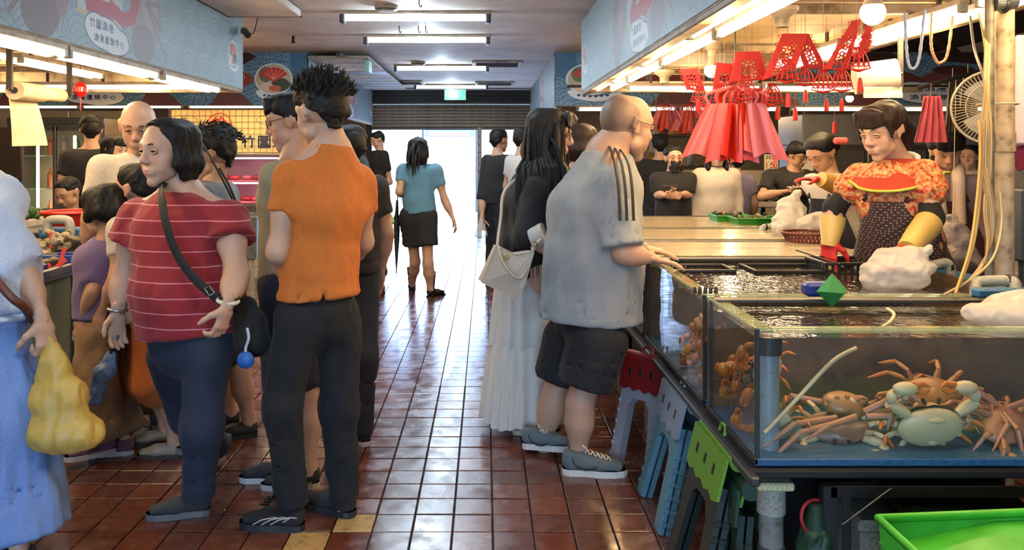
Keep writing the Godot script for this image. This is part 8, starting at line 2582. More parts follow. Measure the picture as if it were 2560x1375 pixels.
# the seafood stall and what stands behind it
func build_seafood_stall() -> void:
	var r := RandomNumberGenerator.new()
	r.seed = 77
	var o := thing("seafood_counter", "steel seafood counter with dark glass tank front beside the aisle", "counter", Vector3(-2.72, 0, -4.5))
	part("base", m_box(Vector3(1.0, 0.3, 4.0), 0.01), M.soot, o, Vector3(0, 0.15, 0))
	part("inner_wall", m_box(Vector3(0.9, 0.5, 3.9), 0.01), grain(Color(0.36, 0.35, 0.3), M.grime, 1.5, 0.5), o, Vector3(-0.04, 0.56, 0))
	part("top_tray", m_box(Vector3(1.06, 0.03, 4.06), 0.006), M.steel, o, Vector3(0, 0.82, 0))
	for k in 4:
		part("glass_front", m_box(Vector3(0.008, 0.5, 0.96), 0.001), M.glass_edge, o, Vector3(0.505, 0.56, -1.5 + k * 1.0))
		part("steel_post", m_box(Vector3(0.03, 0.52, 0.03), 0.004), M.steel_dull, o, Vector3(0.505, 0.56, -2.0 + k * 1.0))
	part("steel_rim", m_box(Vector3(0.03, 0.04, 4.06), 0.004), M.steel, o, Vector3(0.525, 0.85, 0))
	var sh := [grain(Color(0.46, 0.41, 0.31), M.speck, 9.0, 0.7), grain(Color(0.34, 0.3, 0.22), M.speck, 9.0, 0.7), grain(Color(0.56, 0.5, 0.4), M.speck, 9.0, 0.7)]
	var om := rough_shell(0.05)
	for k in 64:
		var d := r.randf_range(4.3, 5.25)
		var a := single("oyster", om, sh[k % 3], "grey-brown oyster in the heap on the seafood counter", "oyster", Vector3(r.randf_range(-2.95, -2.25), 0.86 + 0.045 * (k / 24) + 0.02 * r.randf(), -d), "oysters heaped on the seafood counter")
		a.rotation = Vector3(r.randf_range(-0.6, 0.6), r.randf() * TAU, r.randf_range(-0.6, 0.6))
	var blue := mat(Color(0.07, 0.2, 0.5), 0.45)
	for e in [[-2.42, 4.12, 0.34, "first"], [-2.4, 3.62, 0.36, "second"], [-2.3, 4.72, 0.14, "third"]]:
		o = thing("blue_tray", "%s shallow blue plastic tray along the seafood counter's edge" % e[3], "tray", Vector3(e[0], 0.836, -e[1]))
		part("base", m_box(Vector3(0.34, 0.012, e[2]), 0.003), blue, o, Vector3(0, 0.006, 0))
		for s in [-1.0, 1.0]:
			part("side", m_box(Vector3(0.36, 0.05, 0.012), 0.003), blue, o, Vector3(0, 0.028, s * e[2] * 0.5))
			part("end", m_box(Vector3(0.012, 0.05, e[2]), 0.003), blue, o, Vector3(s * 0.175, 0.028, 0))
	var fishm := [grain(Color(0.62, 0.44, 0.18), M.speck, 6.0, 0.4), grain(Color(0.6, 0.55, 0.46), M.speck, 6.0, 0.35), grain(Color(0.5, 0.24, 0.17), M.speck, 6.0, 0.4)]
	for k in 10:
		var at := Vector3(-2.42 + r.randf_range(-0.1, 0.1), 0.875 + 0.012 * (k % 2), -[4.05, 4.18, 3.55, 3.7, 4.12][k % 5] + r.randf_range(-0.05, 0.05))
		o = thing("fish", "%s fish lying in a blue tray on the seafood counter" % ["golden", "silvery", "reddish"][k % 3], "fish", at, "fish in the blue trays")
		o.rotation.y = r.randf_range(-0.7, 0.7)
		part("body", m_ball(Vector3(0.1, 0.02, 0.034), 14), fishm[k % 3], o)
		var b := MB.new()
		b.tri(Vector3(-0.09, 0.002, 0), Vector3(-0.14, 0.002, 0.035), Vector3(-0.14, 0.002, -0.035))
		part("tail", b.done(), fishm[k % 3], o)
	for k in 4:
		var at: Vector3 = [J(128, 600, 4.8), J(156, 640, 4.4), J(112, 678, 4.3), J(148, 662, 4.35)][k]
		single("price_tag", m_box(Vector3(0.022, 0.09, 0.004), 0.001, Vector3.ZERO, Basis.from_euler(Vector3(0, 0, -0.3 * k))), mat(Color(0.7, 0.2, 0.18), 0.7), "narrow red paper tag stuck among the shells and trays", "tag", at, "red tags on the seafood counter")
	o = thing("drain_pipe", "grey pipe loop over a blue gutter on the seafood counter", "pipe", J(148, 580, 5.3))
	part("pipe", m_tube(smooth_path([J(118, 585, 5.3), J(119, 560, 5.3), J(128, 550, 5.3), J(165, 550, 5.3), J(174, 560, 5.3), J(175, 585, 5.3)], 5), 0.028, 12), M.pvc, o, -o.position)
	part("gutter", m_box(Vector3(0.3, 0.06, 0.14), 0.01), mat(Color(0.14, 0.34, 0.5), 0.5), o, Vector3(0, -0.01, -0.1))
	o = thing("red_basket", "round red plastic colander with white fish on the seafood counter", "basket", J(180, 570, 5.7))
	var red := mat(Color(0.66, 0.1, 0.05), 0.45)
	part("bowl", m_lathe([Vector2(0.0, 0.0), Vector2(0.13, 0.0), Vector2(0.19, 0.11), Vector2(0.185, 0.11), Vector2(0.125, 0.01), Vector2(0, 0.01)], 28), red, o)
	part("rim", torus(Vector3(0, 0.11, 0), Vector3.UP, 0.19, 0.011, 30), red, o)
	for k in 16:
		part("slot", m_box(Vector3(0.012, 0.05, 0.004), 0.001, Vector3.ZERO, Basis(Vector3.UP, PI * 0.5 - TAU * k / 16)), mat(Color(0.25, 0.03, 0.02), 0.6), o, Vector3(cos(TAU * k / 16) * 0.166, 0.06, sin(TAU * k / 16) * 0.166))
	single("white_fillet", m_ball(Vector3(0.12, 0.03, 0.09), 14), grain(Color(0.74, 0.64, 0.54), M.speck, 6.0, 0.5), "white fish heaped in the red colander", "fish", o.position + Vector3(0, 0.08, 0))
	o = thing("counter_riser", "low steel riser carrying the colander on the seafood counter", "stand", Vector3(-2.85, 0.836, -5.75))
	part("plate", m_box(Vector3(0.7, 0.02, 0.7), 0.004), M.steel_dull, o, Vector3(0, 0.1, 0))
	for q in [[-1, -1], [1, -1], [-1, 1], [1, 1]]:
		part("leg", m_box(Vector3(0.03, 0.1, 0.03), 0.003), M.steel_dull, o, Vector3(q[0] * 0.3, 0.05, q[1] * 0.3))
	var foam := grain(Color(0.62, 0.57, 0.48), M.faint, 2.0, 0.8)
	for e in [[Vector3(-3.45, 0, -5.9), Vector3(0.55, 1.0, 0.5), "tall stack of cream foam boxes beside the seafood counter"], [Vector3(-3.5, 0, -5.1), Vector3(0.45, 0.94, 0.5), "cream foam box tower with shellfish on it beside the seafood counter"]]:
		o = thing("foam_box", e[2], "box", e[0])
		for k in 3:
			part("box", m_box(Vector3(e[1].x, e[1].y / 3.0 - 0.012, e[1].z), 0.012), foam, o, Vector3(0, e[1].y * (k + 0.5) / 3.0, 0))
	var leaf := mat(Color(0.16, 0.28, 0.08), 0.7)
	for k in 26:
		var a := single("leaf_bundle", rough_shell(0.06), leaf if k % 3 else mat(Color(0.22, 0.32, 0.1), 0.7), "dark green leafy seaweed clump on the foam boxes", "seaweed", Vector3(-3.45 + r.randf_range(-0.26, 0.26), 1.02 + 0.03 * r.randf(), -5.9 + r.randf_range(-0.22, 0.22)), "seaweed clumps on the foam boxes")
		a.rotation = Vector3(r.randf(), r.randf() * 6.0, r.randf())
	for k in 12:
		single("prawn", m_tube(smooth_path([Vector3(-0.05, 0, 0), Vector3(-0.02, 0.018, 0.005), Vector3(0.02, 0.015, 0.01), Vector3(0.05, -0.004, 0)], 3), [0.006, 0.012, 0.014, 0.013, 0.012, 0.012, 0.01, 0.008, 0.003], 7), grain(Color(0.66, 0.4, 0.3), M.speck, 6.0, 0.4), "pink prawn piled on the shellfish foam boxes", "prawn", Vector3(-3.5 + r.randf_range(-0.18, 0.18), 0.955 + 0.02 * (k % 3), -5.1 + r.randf_range(-0.2, 0.2)), "prawns on the foam boxes").rotation.y = r.randf() * 6.0
	o = thing("display_fridge", "silver glass-door display fridge lit inside behind the seafood stall", "fridge", Vector3(-4.6, 0, -9.3))
	part("cabinet", m_box(Vector3(1.0, 1.75, 0.06), 0.008), mat(Color(0.7, 0.66, 0.56), 0.5), o, Vector3(0, 0.9, -0.3))
	for s in [-1.0, 1.0]:
		part("side_wall", m_box(Vector3(0.05, 1.75, 0.6), 0.006), M.steel, o, Vector3(s * 0.5, 0.9, 0))
		part("light_strip", m_box(Vector3(0.03, 1.5, 0.02), 0.004), glow(Color(1.0, 0.96, 0.84), 4.0), o, Vector3(s * 0.2 - 0.05, 0.9, 0.2))
	part("roof", m_box(Vector3(1.05, 0.08, 0.64), 0.008), M.steel, o, Vector3(0, 1.8, 0))
	part("plinth", m_box(Vector3(1.05, 0.1, 0.62), 0.008), M.steel_dull, o, Vector3(0, 0.05, 0))
	for k in 4:
		part("shelf", m_box(Vector3(0.94, 0.015, 0.4), 0.002), M.glass_edge, o, Vector3(0, 0.35 + k * 0.36, -0.05))
	for k in 2:
		var d := part("glass_door", m_box(Vector3(0.46, 1.62, 0.012), 0.001), M.glass, o, Vector3(-0.24 + k * 0.48, 0.92, 0.31))
		for s in [-1.0, 1.0]:
			part("stile", m_box(Vector3(0.03, 1.64, 0.025), 0.003), M.steel, d, Vector3(s * 0.225, 0, 0))
			part("door_rail", m_box(Vector3(0.46, 0.04, 0.025), 0.003), M.steel, d, Vector3(0, s * 0.8, 0))
	var fl := OmniLight3D.new()
	fl.name = "fridge_light"
	fl.light_color = Color(1.0, 0.95, 0.85)
	fl.light_energy = 0.5
	fl.light_size = 0.2
	fl.omni_range = 30.0
	fl.omni_attenuation = 2.0
	fl.shadow_enabled = true
	fl.position = o.position + Vector3(0, 1.0, 0.05)
	add_child(fl, true)
	var bt := [mat(Color(0.2, 0.4, 0.2), 0.3), mat(Color(0.6, 0.3, 0.1), 0.3), mat(Color(0.6, 0.6, 0.62), 0.3)]
	for k in 24:
		single("bottle", m_lathe([Vector2(0, 0), Vector2(0.03, 0), Vector2(0.03, 0.14), Vector2(0.012, 0.18), Vector2(0.012, 0.22), Vector2(0, 0.22)], 10), bt[(k * 7) % 3], "%s bottle on a shelf of the glass-door fridge" % ["green", "amber", "clear"][(k * 7) % 3], "bottle", Vector3(-4.98 + (k % 6) * 0.15, 0.36 + (k / 6) * 0.36, -9.32), "bottles in the glass-door fridge")
	o = thing("partition", "cream panelled partition behind the seafood stall", "partition", Vector3(-4.9, 0, -9.85))
	for k in 3:
		part("panel", m_box(Vector3(0.86, 1.95, 0.03), 0.006), grain(Color(0.62, 0.55, 0.42), M.faint, 1.0, 0.7), o, Vector3(-1.3 + k * 0.88, 0.98, 0))
	single("poster", m_box(Vector3(0.16, 0.26, 0.01), 0.002), grain(Color(0.55, 0.42, 0.32), M.grime, 6.0, 0.8), "small brown framed notice on the cream partition", "poster", Vector3(-4.33, 1.72, -9.8))
	o = thing("wall_screen", "dark screen on a stand behind the seafood stall", "screen", Vector3(-4.6, 0, -7.9))
	part("screen", m_box(Vector3(0.5, 0.5, 0.05), 0.01), mat(Color(0.13, 0.1, 0.075), 0.3), o, Vector3(0, 1.45, 0))
	part("stand", m_tube([Vector3(0.2, 1.25, 0), Vector3(0.2, 0, 0)], 0.03, 10), M.soot, o)
	part("foot", m_box(Vector3(0.4, 0.03, 0.3), 0.006), M.soot, o, Vector3(0.1, 0.015, 0))
	o = thing("back_table", "table with brown cartons behind the seafood stall", "table", Vector3(-4.5, 0, -7.0))
	part("table_top", m_box(Vector3(1.0, 0.04, 0.6), 0.006), M.white_paint, o, Vector3(0, 1.0, 0))
	for q in [[-1, -1], [1, -1], [-1, 1], [1, 1]]:
		part("leg", m_box(Vector3(0.04, 1.0, 0.04), 0.004), M.steel_dull, o, Vector3(q[0] * 0.46, 0.5, q[1] * 0.26))
	single("carton", m_box(Vector3(0.34, 0.16, 0.3), 0.008), grain(Color(0.4, 0.26, 0.15), M.grime, 3.0, 0.8), "open brown carton on the table behind the seafood stall", "carton", Vector3(-4.35, 1.1, -7.0))
	single("carton", m_box(Vector3(0.24, 0.1, 0.26), 0.008), grain(Color(0.62, 0.56, 0.46), M.grime, 3.0, 0.8), "pale low carton on the table behind the seafood stall", "carton", Vector3(-4.75, 1.07, -7.0))
	o = thing("paper_roll", "two cream paper rolls on one rod with a sheet hanging under the seafood stall's canopy", "paper roll", J(40, 225, 4.5))
	var pap := grain(Color(0.74, 0.66, 0.52), M.faint, 2.0, 0.9)
	var p0 := J(36, 226, 4.5)
	var p1 := J(105, 234, 4.85)
	var p2 := J(152, 239, 5.15)
	part("roll", m_tube([p0, p1], 0.05, 24), pap, o, -o.position)
	part("roll", m_tube([p1.lerp(p2, 0.06), p2], 0.042, 24), pap, o, -o.position)
	part("core", m_tube([p0 + (p0 - p1) * 0.02, p0], 0.018, 12), M.dark_wood, o, -o.position)
	part("rod", m_tube([p0 + (p0 - p1) * 0.2, p2 + (p2 - p1) * 0.6], 0.006, 8), M.steel_dull, o, -o.position)
	for e in [p0 + (p0 - p1) * 0.16, p2 + (p2 - p1) * 0.5]:
		part("hanger", m_box(Vector3(0.03, 2.2 - e.y, 0.02), 0.002), M.dark_wood, o, Vector3(e.x, (e.y + 2.2) * 0.5, e.z) - o.position)
	var rows := []
	for j in 9:
		var t := j / 8.0
		var a := p0 + Vector3(-0.02, -0.04, 0.02)
		var c := p1 + Vector3(-0.02, -0.04, 0.02)
		rows.append([a + Vector3(0.035 * t, -0.26 * t, 0.03 * t * t), a.lerp(c, 0.5) + Vector3(0.05 * t, -0.26 * t, 0.04 * t * t), c + Vector3(0.08 * t, -0.26 * t, 0.03 * t * t)])
	var b2 := MB.new()
	b2.grid(rows)
	part("hanging_sheet", b2.done(), pap, o, -o.position)
	o = thing("red_lantern", "small glossy red lantern hanging under the seafood stall's canopy", "lantern", J(201, 224, 5.2))
	part("body", m_lathe([Vector2(0.0, 0.045), Vector2(0.02, 0.045), Vector2(0.04, 0.015), Vector2(0.04, -0.015), Vector2(0.02, -0.045), Vector2(0, -0.045)], 12), mat(Color(0.6, 0.06, 0.03), 0.25), o)
	part("tassel", m_tube([Vector3(0, -0.04, 0), Vector3(0, -0.13, 0)], 0.004, 6), mat(Color(0.6, 0.06, 0.03), 0.5), o)
	part("string", m_tube([Vector3(0, 0.04, 0), Vector3(0, 2.2 - o.position.y, 0)], 0.002, 5), M.black, o)
	meat_stall()
	steel_tank_stand()
func meat_stall() -> void:
	var p := Paint.new(1024, 330, Color(0.78, 0.66, 0.44))
	var red := Color(0.72, 0.16, 0.1)
	p.ell(Vector2(350, 110), 86, 86, red)
	p.ell(Vector2(350, 110), 78, 78, Color(0.78, 0.66, 0.44))
	glyph(p, "徐", Vector2(296, 54), 108, 15, red)
	var ink := Color(0.07, 0.08, 0.22)
	var k := 0
	for ch in ["竹", "圍", "港", "鮮"]:
		glyph(p, ch, Vector2(500 + k * 112, 196), 98, 20, Color(0.85, 0.78, 0.66))
		glyph(p, ch, Vector2(500 + k * 112, 196), 98, 14, ink)
		k += 1
	for e in [[100, "鮮"], [700, "塔"]]:
		p.ell(Vector2(e[0], 78), 96, 38, Color(0.3, 0.3, 0.2))
		p.ell(Vector2(e[0], 78), 92, 35, Color(0.78, 0.66, 0.44))
		glyph(p, e[1], Vector2(e[0] - 24, 54), 46, 6, Color(0.3, 0.32, 0.2))
	p.ell(Vector2(440, 250), 30, 24, ink)
	var o := thing("shop_sign", "cream shop sign with red circled character behind a wire grid at the meat stall", "sign", Vector3(-3.1, 1.74, -10.74))
	part("board", m_box(Vector3(1.9, 0.56, 0.02), 0.003), mat(Color(0.7, 0.6, 0.42), 0.6), o)
	var b := MB.new()
	b.quad(Vector3(-0.94, -0.275, 0.0115), Vector3(0.94, -0.275, 0.0115), Vector3(0.94, 0.275, 0.0115), Vector3(-0.94, 0.275, 0.0115))
	var m := mat(Color.WHITE, 0.6)
	m.albedo_texture = p.tex()
	part("printed_face", b.done(), m, o)
	o = thing("wire_grid", "thin dark wire grid in front of the cream shop sign", "grid", Vector3(-3.1, 1.74, -10.69))
	for i in 25:
		part("wire", m_tube([Vector3(-0.93 + i * 0.0775, -0.275, 0), Vector3(-0.93 + i * 0.0775, 0.275, 0)], 0.0025, 5), M.soot, o)
	for i in 8:
		part("wire", m_tube([Vector3(-0.93, -0.27 + i * 0.0775, 0), Vector3(0.93, -0.27 + i * 0.0775, 0)], 0.0025, 5), M.soot, o)
	for x in [-0.93, 0.93]:
		part("post", m_tube([Vector3(x, -1.72, -0.02), Vector3(x, 0.3, -0.02)], 0.015, 8), M.steel_dull, o)
	o = thing("meat_display", "glass display case of pink meat lit from inside under the shop sign", "display case", Vector3(-2.95, 0, -10.35))
	part("base", m_box(Vector3(1.6, 0.62, 0.6), 0.01), grain(Color(0.5, 0.48, 0.44), M.faint, 1.0, 0.5), o, Vector3(0, 0.42, 0))
	part("steel_front", m_box(Vector3(1.62, 0.12, 0.04), 0.004), M.steel, o, Vector3(0, 0.78, 0.31))
	for y in [0.86, 1.12]:
		part("shelf", m_box(Vector3(1.56, 0.02, 0.5), 0.003), mat(Color(0.75, 0.4, 0.44), 0.5), o, Vector3(0, y, 0))
	for y in [1.1, 1.4]:
		part("lamp_strip", m_box(Vector3(1.5, 0.02, 0.025), 0.004), glow(Color(1.0, 0.88, 0.92), 4.0), o, Vector3(0, y, 0.24))
		area(o.position + Vector3(0, y - 0.02, 0.22), Vector2(1.4, 0.03), Vector3(1, 0, 0), Color(1.0, 0.62, 0.7), 0.35)
	part("glass", m_box(Vector3(1.58, 0.56, 0.01), 0.001), M.glass, o, Vector3(0, 1.14, 0.3))
	part("roof", m_box(Vector3(1.6, 0.03, 0.6), 0.004), M.steel, o, Vector3(0, 1.44, 0))
	part("back", m_box(Vector3(1.6, 0.6, 0.02), 0.004), mat(Color(0.5, 0.4, 0.44), 0.4), o, Vector3(0, 1.14, -0.29))
	var r := RandomNumberGenerator.new()
	r.seed = 5
	for i in 22:
		single("meat_piece", m_ball(Vector3(r.randf_range(0.05, 0.09), 0.03, 0.06), 10), mat([Color(0.62, 0.22, 0.24), Color(0.72, 0.4, 0.4), Color(0.5, 0.14, 0.16)][i % 3], 0.45), "piece of pink meat on the %s shelf of the lit display case" % ["lower", "upper"][i / 11], "meat", o.position + Vector3(-0.7 + (i % 11) * 0.14, [0.9, 1.16][i / 11], r.randf_range(-0.1, 0.14)), "meat pieces in the display case")
	o = thing("tiled_plinth", "low white tiled plinth in front of the meat display", "plinth", Vector3(-2.75, 0, -9.92))
	part("core", m_box(Vector3(1.25, 0.4, 0.2), 0.004), M.grout, o, Vector3(0, 0.2, 0))
	var tm := m_box(Vector3(0.148, 0.128, 0.012), 0.002)
	var wt := [mat(Color(0.7, 0.66, 0.6), 0.3), mat(Color(0.66, 0.62, 0.56), 0.3)]
	for i in 24:
		part("tile", tm, wt[(i * 5) % 2], o, Vector3(-0.54 + (i % 8) * 0.154, 0.066 + (i / 8) * 0.134, 0.104))
func steel_tank_stand() -> void:
	var o := thing("steel_tank", "grey steel water tank on grey pipe legs at the end of the seafood counter", "tank", Vector3(-2.08, 0, -6.95))
	var gm := grain(Color(0.34, 0.38, 0.4), M.grime, 2.0, 0.4)
	part("front", m_box(Vector3(0.5, 0.34, 0.015), 0.003), gm, o, Vector3(0, 0.78, 0.25))
	part("back", m_box(Vector3(0.5, 0.34, 0.015), 0.003), gm, o, Vector3(0, 0.78, -0.25))
	for s in [-1.0, 1.0]:
		part("side", m_box(Vector3(0.015, 0.34, 0.5), 0.003), gm, o, Vector3(0.245 * s, 0.78, 0))
		for z in [-0.22, 0.22]:
			var l := part("leg", m_tube([Vector3(0.2 * s, 0.62, z), Vector3(0.2 * s, 0, z)], 0.028, 12), M.pvc, o)
			part("collar", m_tube([Vector3(0.2 * s, 0.34, z), Vector3(0.2 * s, 0.28, z)], 0.034, 12), M.pvc, l)
	part("floor", m_box(Vector3(0.5, 0.02, 0.5), 0.003), gm, o, Vector3(0, 0.62, 0))
	part("water", m_box(Vector3(0.47, 0.005, 0.47), 0.001), water_mat, o, Vector3(0, 0.9, 0))
	o = thing("low_bench", "low black bench behind the striped-shirt shopper", "bench", Vector3(-2.0, 0, -5.9))
	part("top", m_box(Vector3(0.5, 0.04, 0.5), 0.006), M.soot, o, Vector3(0, 0.4, 0))
	for q in [[-1, -1], [1, -1], [-1, 1], [1, 1]]:
		part("leg", m_box(Vector3(0.035, 0.38, 0.035), 0.003), M.soot, o, Vector3(q[0] * 0.22, 0.19, q[1] * 0.22))
# things people carry, and fittings of the hall
func build_held() -> void:
	var ym := mat(Color(0.72, 0.6, 0.28, 0.9), 0.5)
	ym.transparency = BaseMaterial3D.TRANSPARENCY_ALPHA
	ym.backlight_enabled = true
	ym.backlight = Color(0.5, 0.42, 0.2)
	var at := J(160, 1010, 2.86)
	var o := plastic_bag("full yellow plastic carrier bag held by the woman in light blue trousers", at, [bone(J(124, 866, 2.86), J(146, 990, 2.86), Vector2(0.03, 0.025), Vector2(0.08, 0.05)), bone(J(146, 990, 2.86), J(164, 1080, 2.86), Vector2(0.08, 0.05), Vector2(0.098, 0.07)), bone(J(112, 1080, 2.86), J(222, 1084, 2.86), Vector2(0.05, 0.06), Vector2(0.045, 0.06), Vector3.UP)], ym, 0.015, Vector3(1.1, 0.35, 1.1))
	for q in [-1.0, 1.0]:
		part("handle", m_tube(smooth_path([J(128 + q * 12, 890, 2.86), J(124 + q * 7, 858, 2.86), J(120, 842, 2.86)]), [0.02, 0.012, 0.01], 8), ym, o, -at)
	at = J(285, 850, 3.34)
	o = thing("folding_umbrella", "folded silver-blue umbrella hanging from the striped-shirt woman's hand", "umbrella", at)
	var um := cloth(Color(0.36, 0.42, 0.52), 0.5)
	part("grip", m_tube([J(291, 838, 3.35), J(284, 872, 3.33)], 0.014, 12), mat(Color(0.3, 0.33, 0.4), 0.5), o, -at)
	part("strap_ring", m_tube([J(284, 872, 3.33), J(282, 882, 3.33)], 0.017, 12), M.black, o, -at)
	part("folded_canopy", soft([bone(J(281, 884, 3.33), J(262, 930, 3.31), Vector2(0.02, 0.02), Vector2(0.034, 0.03)), bone(J(262, 930, 3.31), J(238, 1000, 3.3), Vector2(0.034, 0.03), Vector2(0.026, 0.024))], 0.008, 0.01, at, {"fold": 0.012, "fold_scale": Vector3(5, 1.5, 5)}), um, o)
	at = J(628, 820, 3.22)
	o = thing("crossbody_bag", "black crossbody bag with a blue ball charm at the striped-shirt woman's hip", "bag", at)
	part("pouch", soft([bone(J(612, 770, 3.3), J(628, 850, 3.24), Vector2(0.05, 0.06), Vector2(0.07, 0.06)), bone(J(640, 800, 3.26), J(645, 870, 3.24), Vector2(0.035, 0.05), Vector2(0.03, 0.03))], 0.012, 0.012, at, {"fold": 0.01}), cloth(Color(0.025, 0.027, 0.035)), o)
	part("strap", strap_mesh([J(402, 468, 3.26), J(404, 495, 3.18), J(415, 560, 3.135), J(440, 630, 3.125), J(480, 690, 3.11), J(530, 735, 3.09), J(575, 770, 3.12), J(608, 790, 3.2)], 0.02, Vector3(-0.35, 0.1, 0.93)), mat(Color(0.05, 0.052, 0.05), 0.75), o, -at)
	part("strap", strap_mesh([J(402, 468, 3.26), J(424, 452, 3.42), J(500, 470, 3.55)], 0.02, Vector3(0, 1, 0.1)), mat(Color(0.05, 0.052, 0.05), 0.75), o, -at)
	var bk := MB.new()
	bk.tube([J(512, 722, 3.07), J(524, 716, 3.07), J(536, 732, 3.065), J(524, 740, 3.065), J(512, 722, 3.07)], 0.004, 5)
	part("buckle", bk.done(), M.steel, o, -at)
	part("chain", m_tube(smooth_path([J(618, 820, 3.15), J(622, 845, 3.14), J(615, 868, 3.14), J(614, 882, 3.14)]), 0.006, 6), mat(Color(0.6, 0.62, 0.66), 0.35), o, -at)
	part("ball_charm", m_ball(Vector3(0.033, 0.033, 0.02), 18), mat(Color(0.08, 0.3, 0.58), 0.5), o, J(614, 900, 3.14) - at)
	o = thing("long_umbrella", "long closed black umbrella beside the light blue t-shirt", "umbrella", J(992, 580, 8.6))
	part("canopy", m_tube([J(993, 500, 8.6), J(992, 535, 8.6), J(992, 545, 8.6), J(992, 600, 8.6), J(991, 675, 8.6)], [0.012, 0.02, 0.034, 0.028, 0.006], 10), M.black, o, -o.position)
	part("shaft", m_tube([J(994, 485, 8.6), J(991, 684, 8.6)], 0.006, 6), M.black, o, -o.position)
	plastic_bag("pale green shopping bag held by the person in the headscarf", J(965, 545, 8.3), [bone(J(962, 520, 8.3), J(966, 555, 8.3), Vector2(0.03, 0.03), Vector2(0.08, 0.05))], mat(Color(0.6, 0.62, 0.42), 0.6), 0.012, Vector3(2, 1, 2), 0.014)
	plastic_bag("small clear plastic bag held by the man at the door post", J(1203, 575, 9.0), [bone(J(1204, 550, 9.0), J(1202, 585, 9.0), Vector2(0.02, 0.02), Vector2(0.07, 0.05))], M.bag, 0.012, Vector3(2, 1, 2), 0.014)
	single("hair_clip", m_box(Vector3(0.012, 0.05, 0.02), 0.005), mat(Color(0.7, 0.6, 0.15), 0.4), "yellow clip in the hair of the girl in purple", "hair clip", J(224, 508, 3.93))
	fittings()
func strap_mesh(p: Array, w: float, face: Vector3) -> ArrayMesh:
	var b := MB.new()
	b.tube(smooth_path(p, 5), w, 6, true, 0.18, face)
	return b.done()
func fittings() -> void:
	var o := thing("exit_sign", "glowing green exit sign above the shutter", "sign", J(1138, 237, 14.9))
	var p := Paint.new(128, 64, Color(0.06, 0.5, 0.22))
	p.im.fill_rect(Rect2i(52, 8, 26, 48), Color(0.85, 0.95, 0.88))
	p.ell(Vector2(62, 18), 5, 5, Color(0.06, 0.5, 0.22))
	p.line([Vector2(62, 22), Vector2(66, 36), Vector2(58, 52)], 5, Color(0.06, 0.5, 0.22))
	p.line([Vector2(56, 28), Vector2(72, 30)], 4, Color(0.06, 0.5, 0.22))
	p.line([Vector2(66, 36), Vector2(74, 50)], 4, Color(0.06, 0.5, 0.22))
	var m := mat(Color.WHITE, 0.5)
	m.albedo_texture = p.tex()
	m.emission_enabled = true
	m.emission_texture = p.tex()
	m.emission = Color.BLACK
	m.emission_energy_multiplier = 0.9
	part("case", m_box(Vector3(0.38, 0.19, 0.05), 0.005), M.white_paint, o)
	var b := MB.new()
	b.quad(Vector3(-0.185, -0.09, 0.027), Vector3(0.185, -0.09, 0.027), Vector3(0.185, 0.09, 0.027), Vector3(-0.185, 0.09, 0.027))
	part("lit_face", b.done(), m, o)
	for x in [-0.12, 0.12]:
		part("rod", m_tube([Vector3(x, 0.09, 0), Vector3(x, CEIL - o.position.y, 0)], 0.008, 6), M.steel_dull, o)
	o = thing("hanging_sign", "narrow pale green sign seen edge-on under the ceiling of the meat stall side", "sign", J(921, 165, 10.3))
	part("case", m_box(Vector3(0.05, 0.17, 0.3), 0.005), mat(Color(0.5, 0.72, 0.66), 0.5), o)
	part("rod", m_tube([Vector3(0, 0.08, 0), Vector3(0, CEIL - o.position.y, 0)], 0.008, 6), M.steel_dull, o)
	for e in [[1243, 157, 11.3], [1237, 210, 14.4], [1010, 206, 14.2]]:
		var at := J(e[0], e[1], e[2])
		at.y = CEIL - 0.012
		o = thing("ceiling_vent", "square white ceiling vent with dark slats %s" % {1243: "beside the fifth lamp", 1237: "beside the exit sign", 1010: "on the meat stall's side of the exit sign"}[e[0]], "vent", at)
		for q in [[0, 0.31, 0.66, 0.05], [0, -0.31, 0.66, 0.05], [0.31, 0, 0.05, 0.6], [-0.31, 0, 0.05, 0.6]]:
			part("frame", m_box(Vector3(q[2], 0.025, q[3]), 0.004), M.white_paint, o, Vector3(q[0], 0, q[1]))
		for k in 6:
			part("slat", m_box(Vector3(0.55, 0.02, 0.012), 0.002, Vector3.ZERO, Basis.from_euler(Vector3(0.6, 0, 0))), M.steel_dull, o, Vector3(0, -0.002, -0.24 + k * 0.095))
	for e in [[966, 4, 6.9, "round white smoke detector by the third ceiling lamp"], [1046, 157, 11.1, "round white smoke detector by the fifth ceiling lamp"], [1205, 205, 14.3, "round white smoke detector by the sixth ceiling lamp"]]:
		var at := J(e[0], e[1], e[2])
		at.y = CEIL
		o = thing("smoke_detector", e[3], "smoke detector", at)
		part("cover", m_lathe([Vector2(0, -0.05), Vector2(0.07, -0.05), Vector2(0.095, -0.03), Vector2(0.1, 0.0), Vector2(0, 0)], 24), M.white_paint, o)
		part("ring", torus(Vector3(0, -0.035, 0), Vector3.UP, 0.09, 0.005), M.steel_dull, o)
	o = thing("sprinkler", "small dark sprinkler head on the ceiling over the cross aisle", "sprinkler", Vector3(J(733, 100, 8.7).x, CEIL, -8.7))
	part("stem", m_tube([Vector3.ZERO, Vector3(0, -0.06, 0)], 0.014, 8), M.soot, o)
	part("plate", m_lathe([Vector2(0, -0.075), Vector2(0.03, -0.07), Vector2(0.012, -0.05), Vector2(0, -0.05)], 12), M.steel_dull, o)
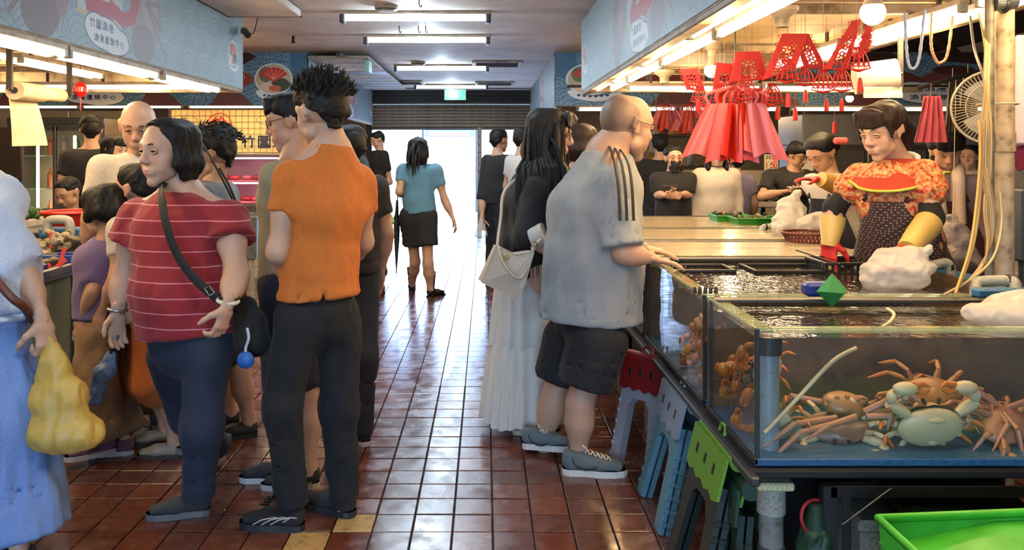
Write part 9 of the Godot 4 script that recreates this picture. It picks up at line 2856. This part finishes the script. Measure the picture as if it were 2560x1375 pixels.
	for e in [[998, 85, 8.0], [1046, 85, 8.0], [1064, 88, 8.0], [1048, 2, 6.6]]:
		var at := Vector3(J(e[0], e[1], e[2]).x, CEIL, -e[2])
		single("ceiling_hook", m_tube(smooth_path([Vector3.ZERO, Vector3(0, -0.05, 0), Vector3(0.012, -0.065, 0), Vector3(0.02, -0.05, 0)], 3), 0.005, 6), M.soot, "small dark hook screwed into the ceiling between the lamps", "hook", at, "hooks in the ceiling")
	o = thing("security_camera", "white bullet camera with a loose cable on the seafood canopy's corner", "camera", J(612, 78, 7.35))
	part("mount", m_tube([Vector3(-0.03, 0.01, 0), Vector3(0.02, 0, 0)], 0.03, 12), M.white_paint, o)
	part("body", m_tube([Vector3(0.0, 0.0, 0.0), Vector3(0.06, -0.05, 0.12)], 0.03, 14), M.steel_dull, o)
	part("lens", m_tube([Vector3(0.06, -0.05, 0.12), Vector3(0.062, -0.052, 0.124)], 0.022, 12), M.black, o)
	part("cable", m_tube(smooth_path([Vector3(0.03, -0.03, 0.03), Vector3(0.08, -0.02, 0.02), Vector3(0.1, 0.06, 0.0), Vector3(0.12, CEIL - o.position.y, 0.0)]), 0.005, 6), M.black, o)
	o = thing("slatted_soffit", "grey slatted soffit panel on the ceiling beside the meat stall", "ceiling panel", Vector3(-1.75, 2.6, -12.4))
	for k in 9:
		part("slat", m_box(Vector3(0.72, 0.03, 0.5), 0.006), M.steel_dull if k % 4 == 3 else M.white_paint, o, Vector3(0, 0, 2.2 - k * 0.53))
	part("carrier", m_box(Vector3(0.05, 0.05, 4.8), 0.005), M.steel_dull, o, Vector3(0, 0.038, 0.05))
	o = thing("drop_panel", "shallow dropped ceiling panel over the seafood stall's corner", "ceiling panel", Vector3(-1.85, 2.63, -6.4))
	part("panel", m_box(Vector3(0.6, 0.06, 1.3), 0.006), M.ceiling, o)
	part("edge_strip", m_box(Vector3(0.62, 0.012, 0.02), 0.002), M.soot, o, Vector3(0, -0.026, -0.65))
func build_everything() -> void:
	var t := Time.get_ticks_msec()
	build_near_people()
	print("near people ", Time.get_ticks_msec() - t)
	t = Time.get_ticks_msec()
	build_crowd()
	build_crab_stall()
	build_seafood_stall()
	build_held()
	print("crowd ", Time.get_ticks_msec() - t)
	t = Time.get_ticks_msec()
	run_jobs()
	print("jobs ", Time.get_ticks_msec() - t)
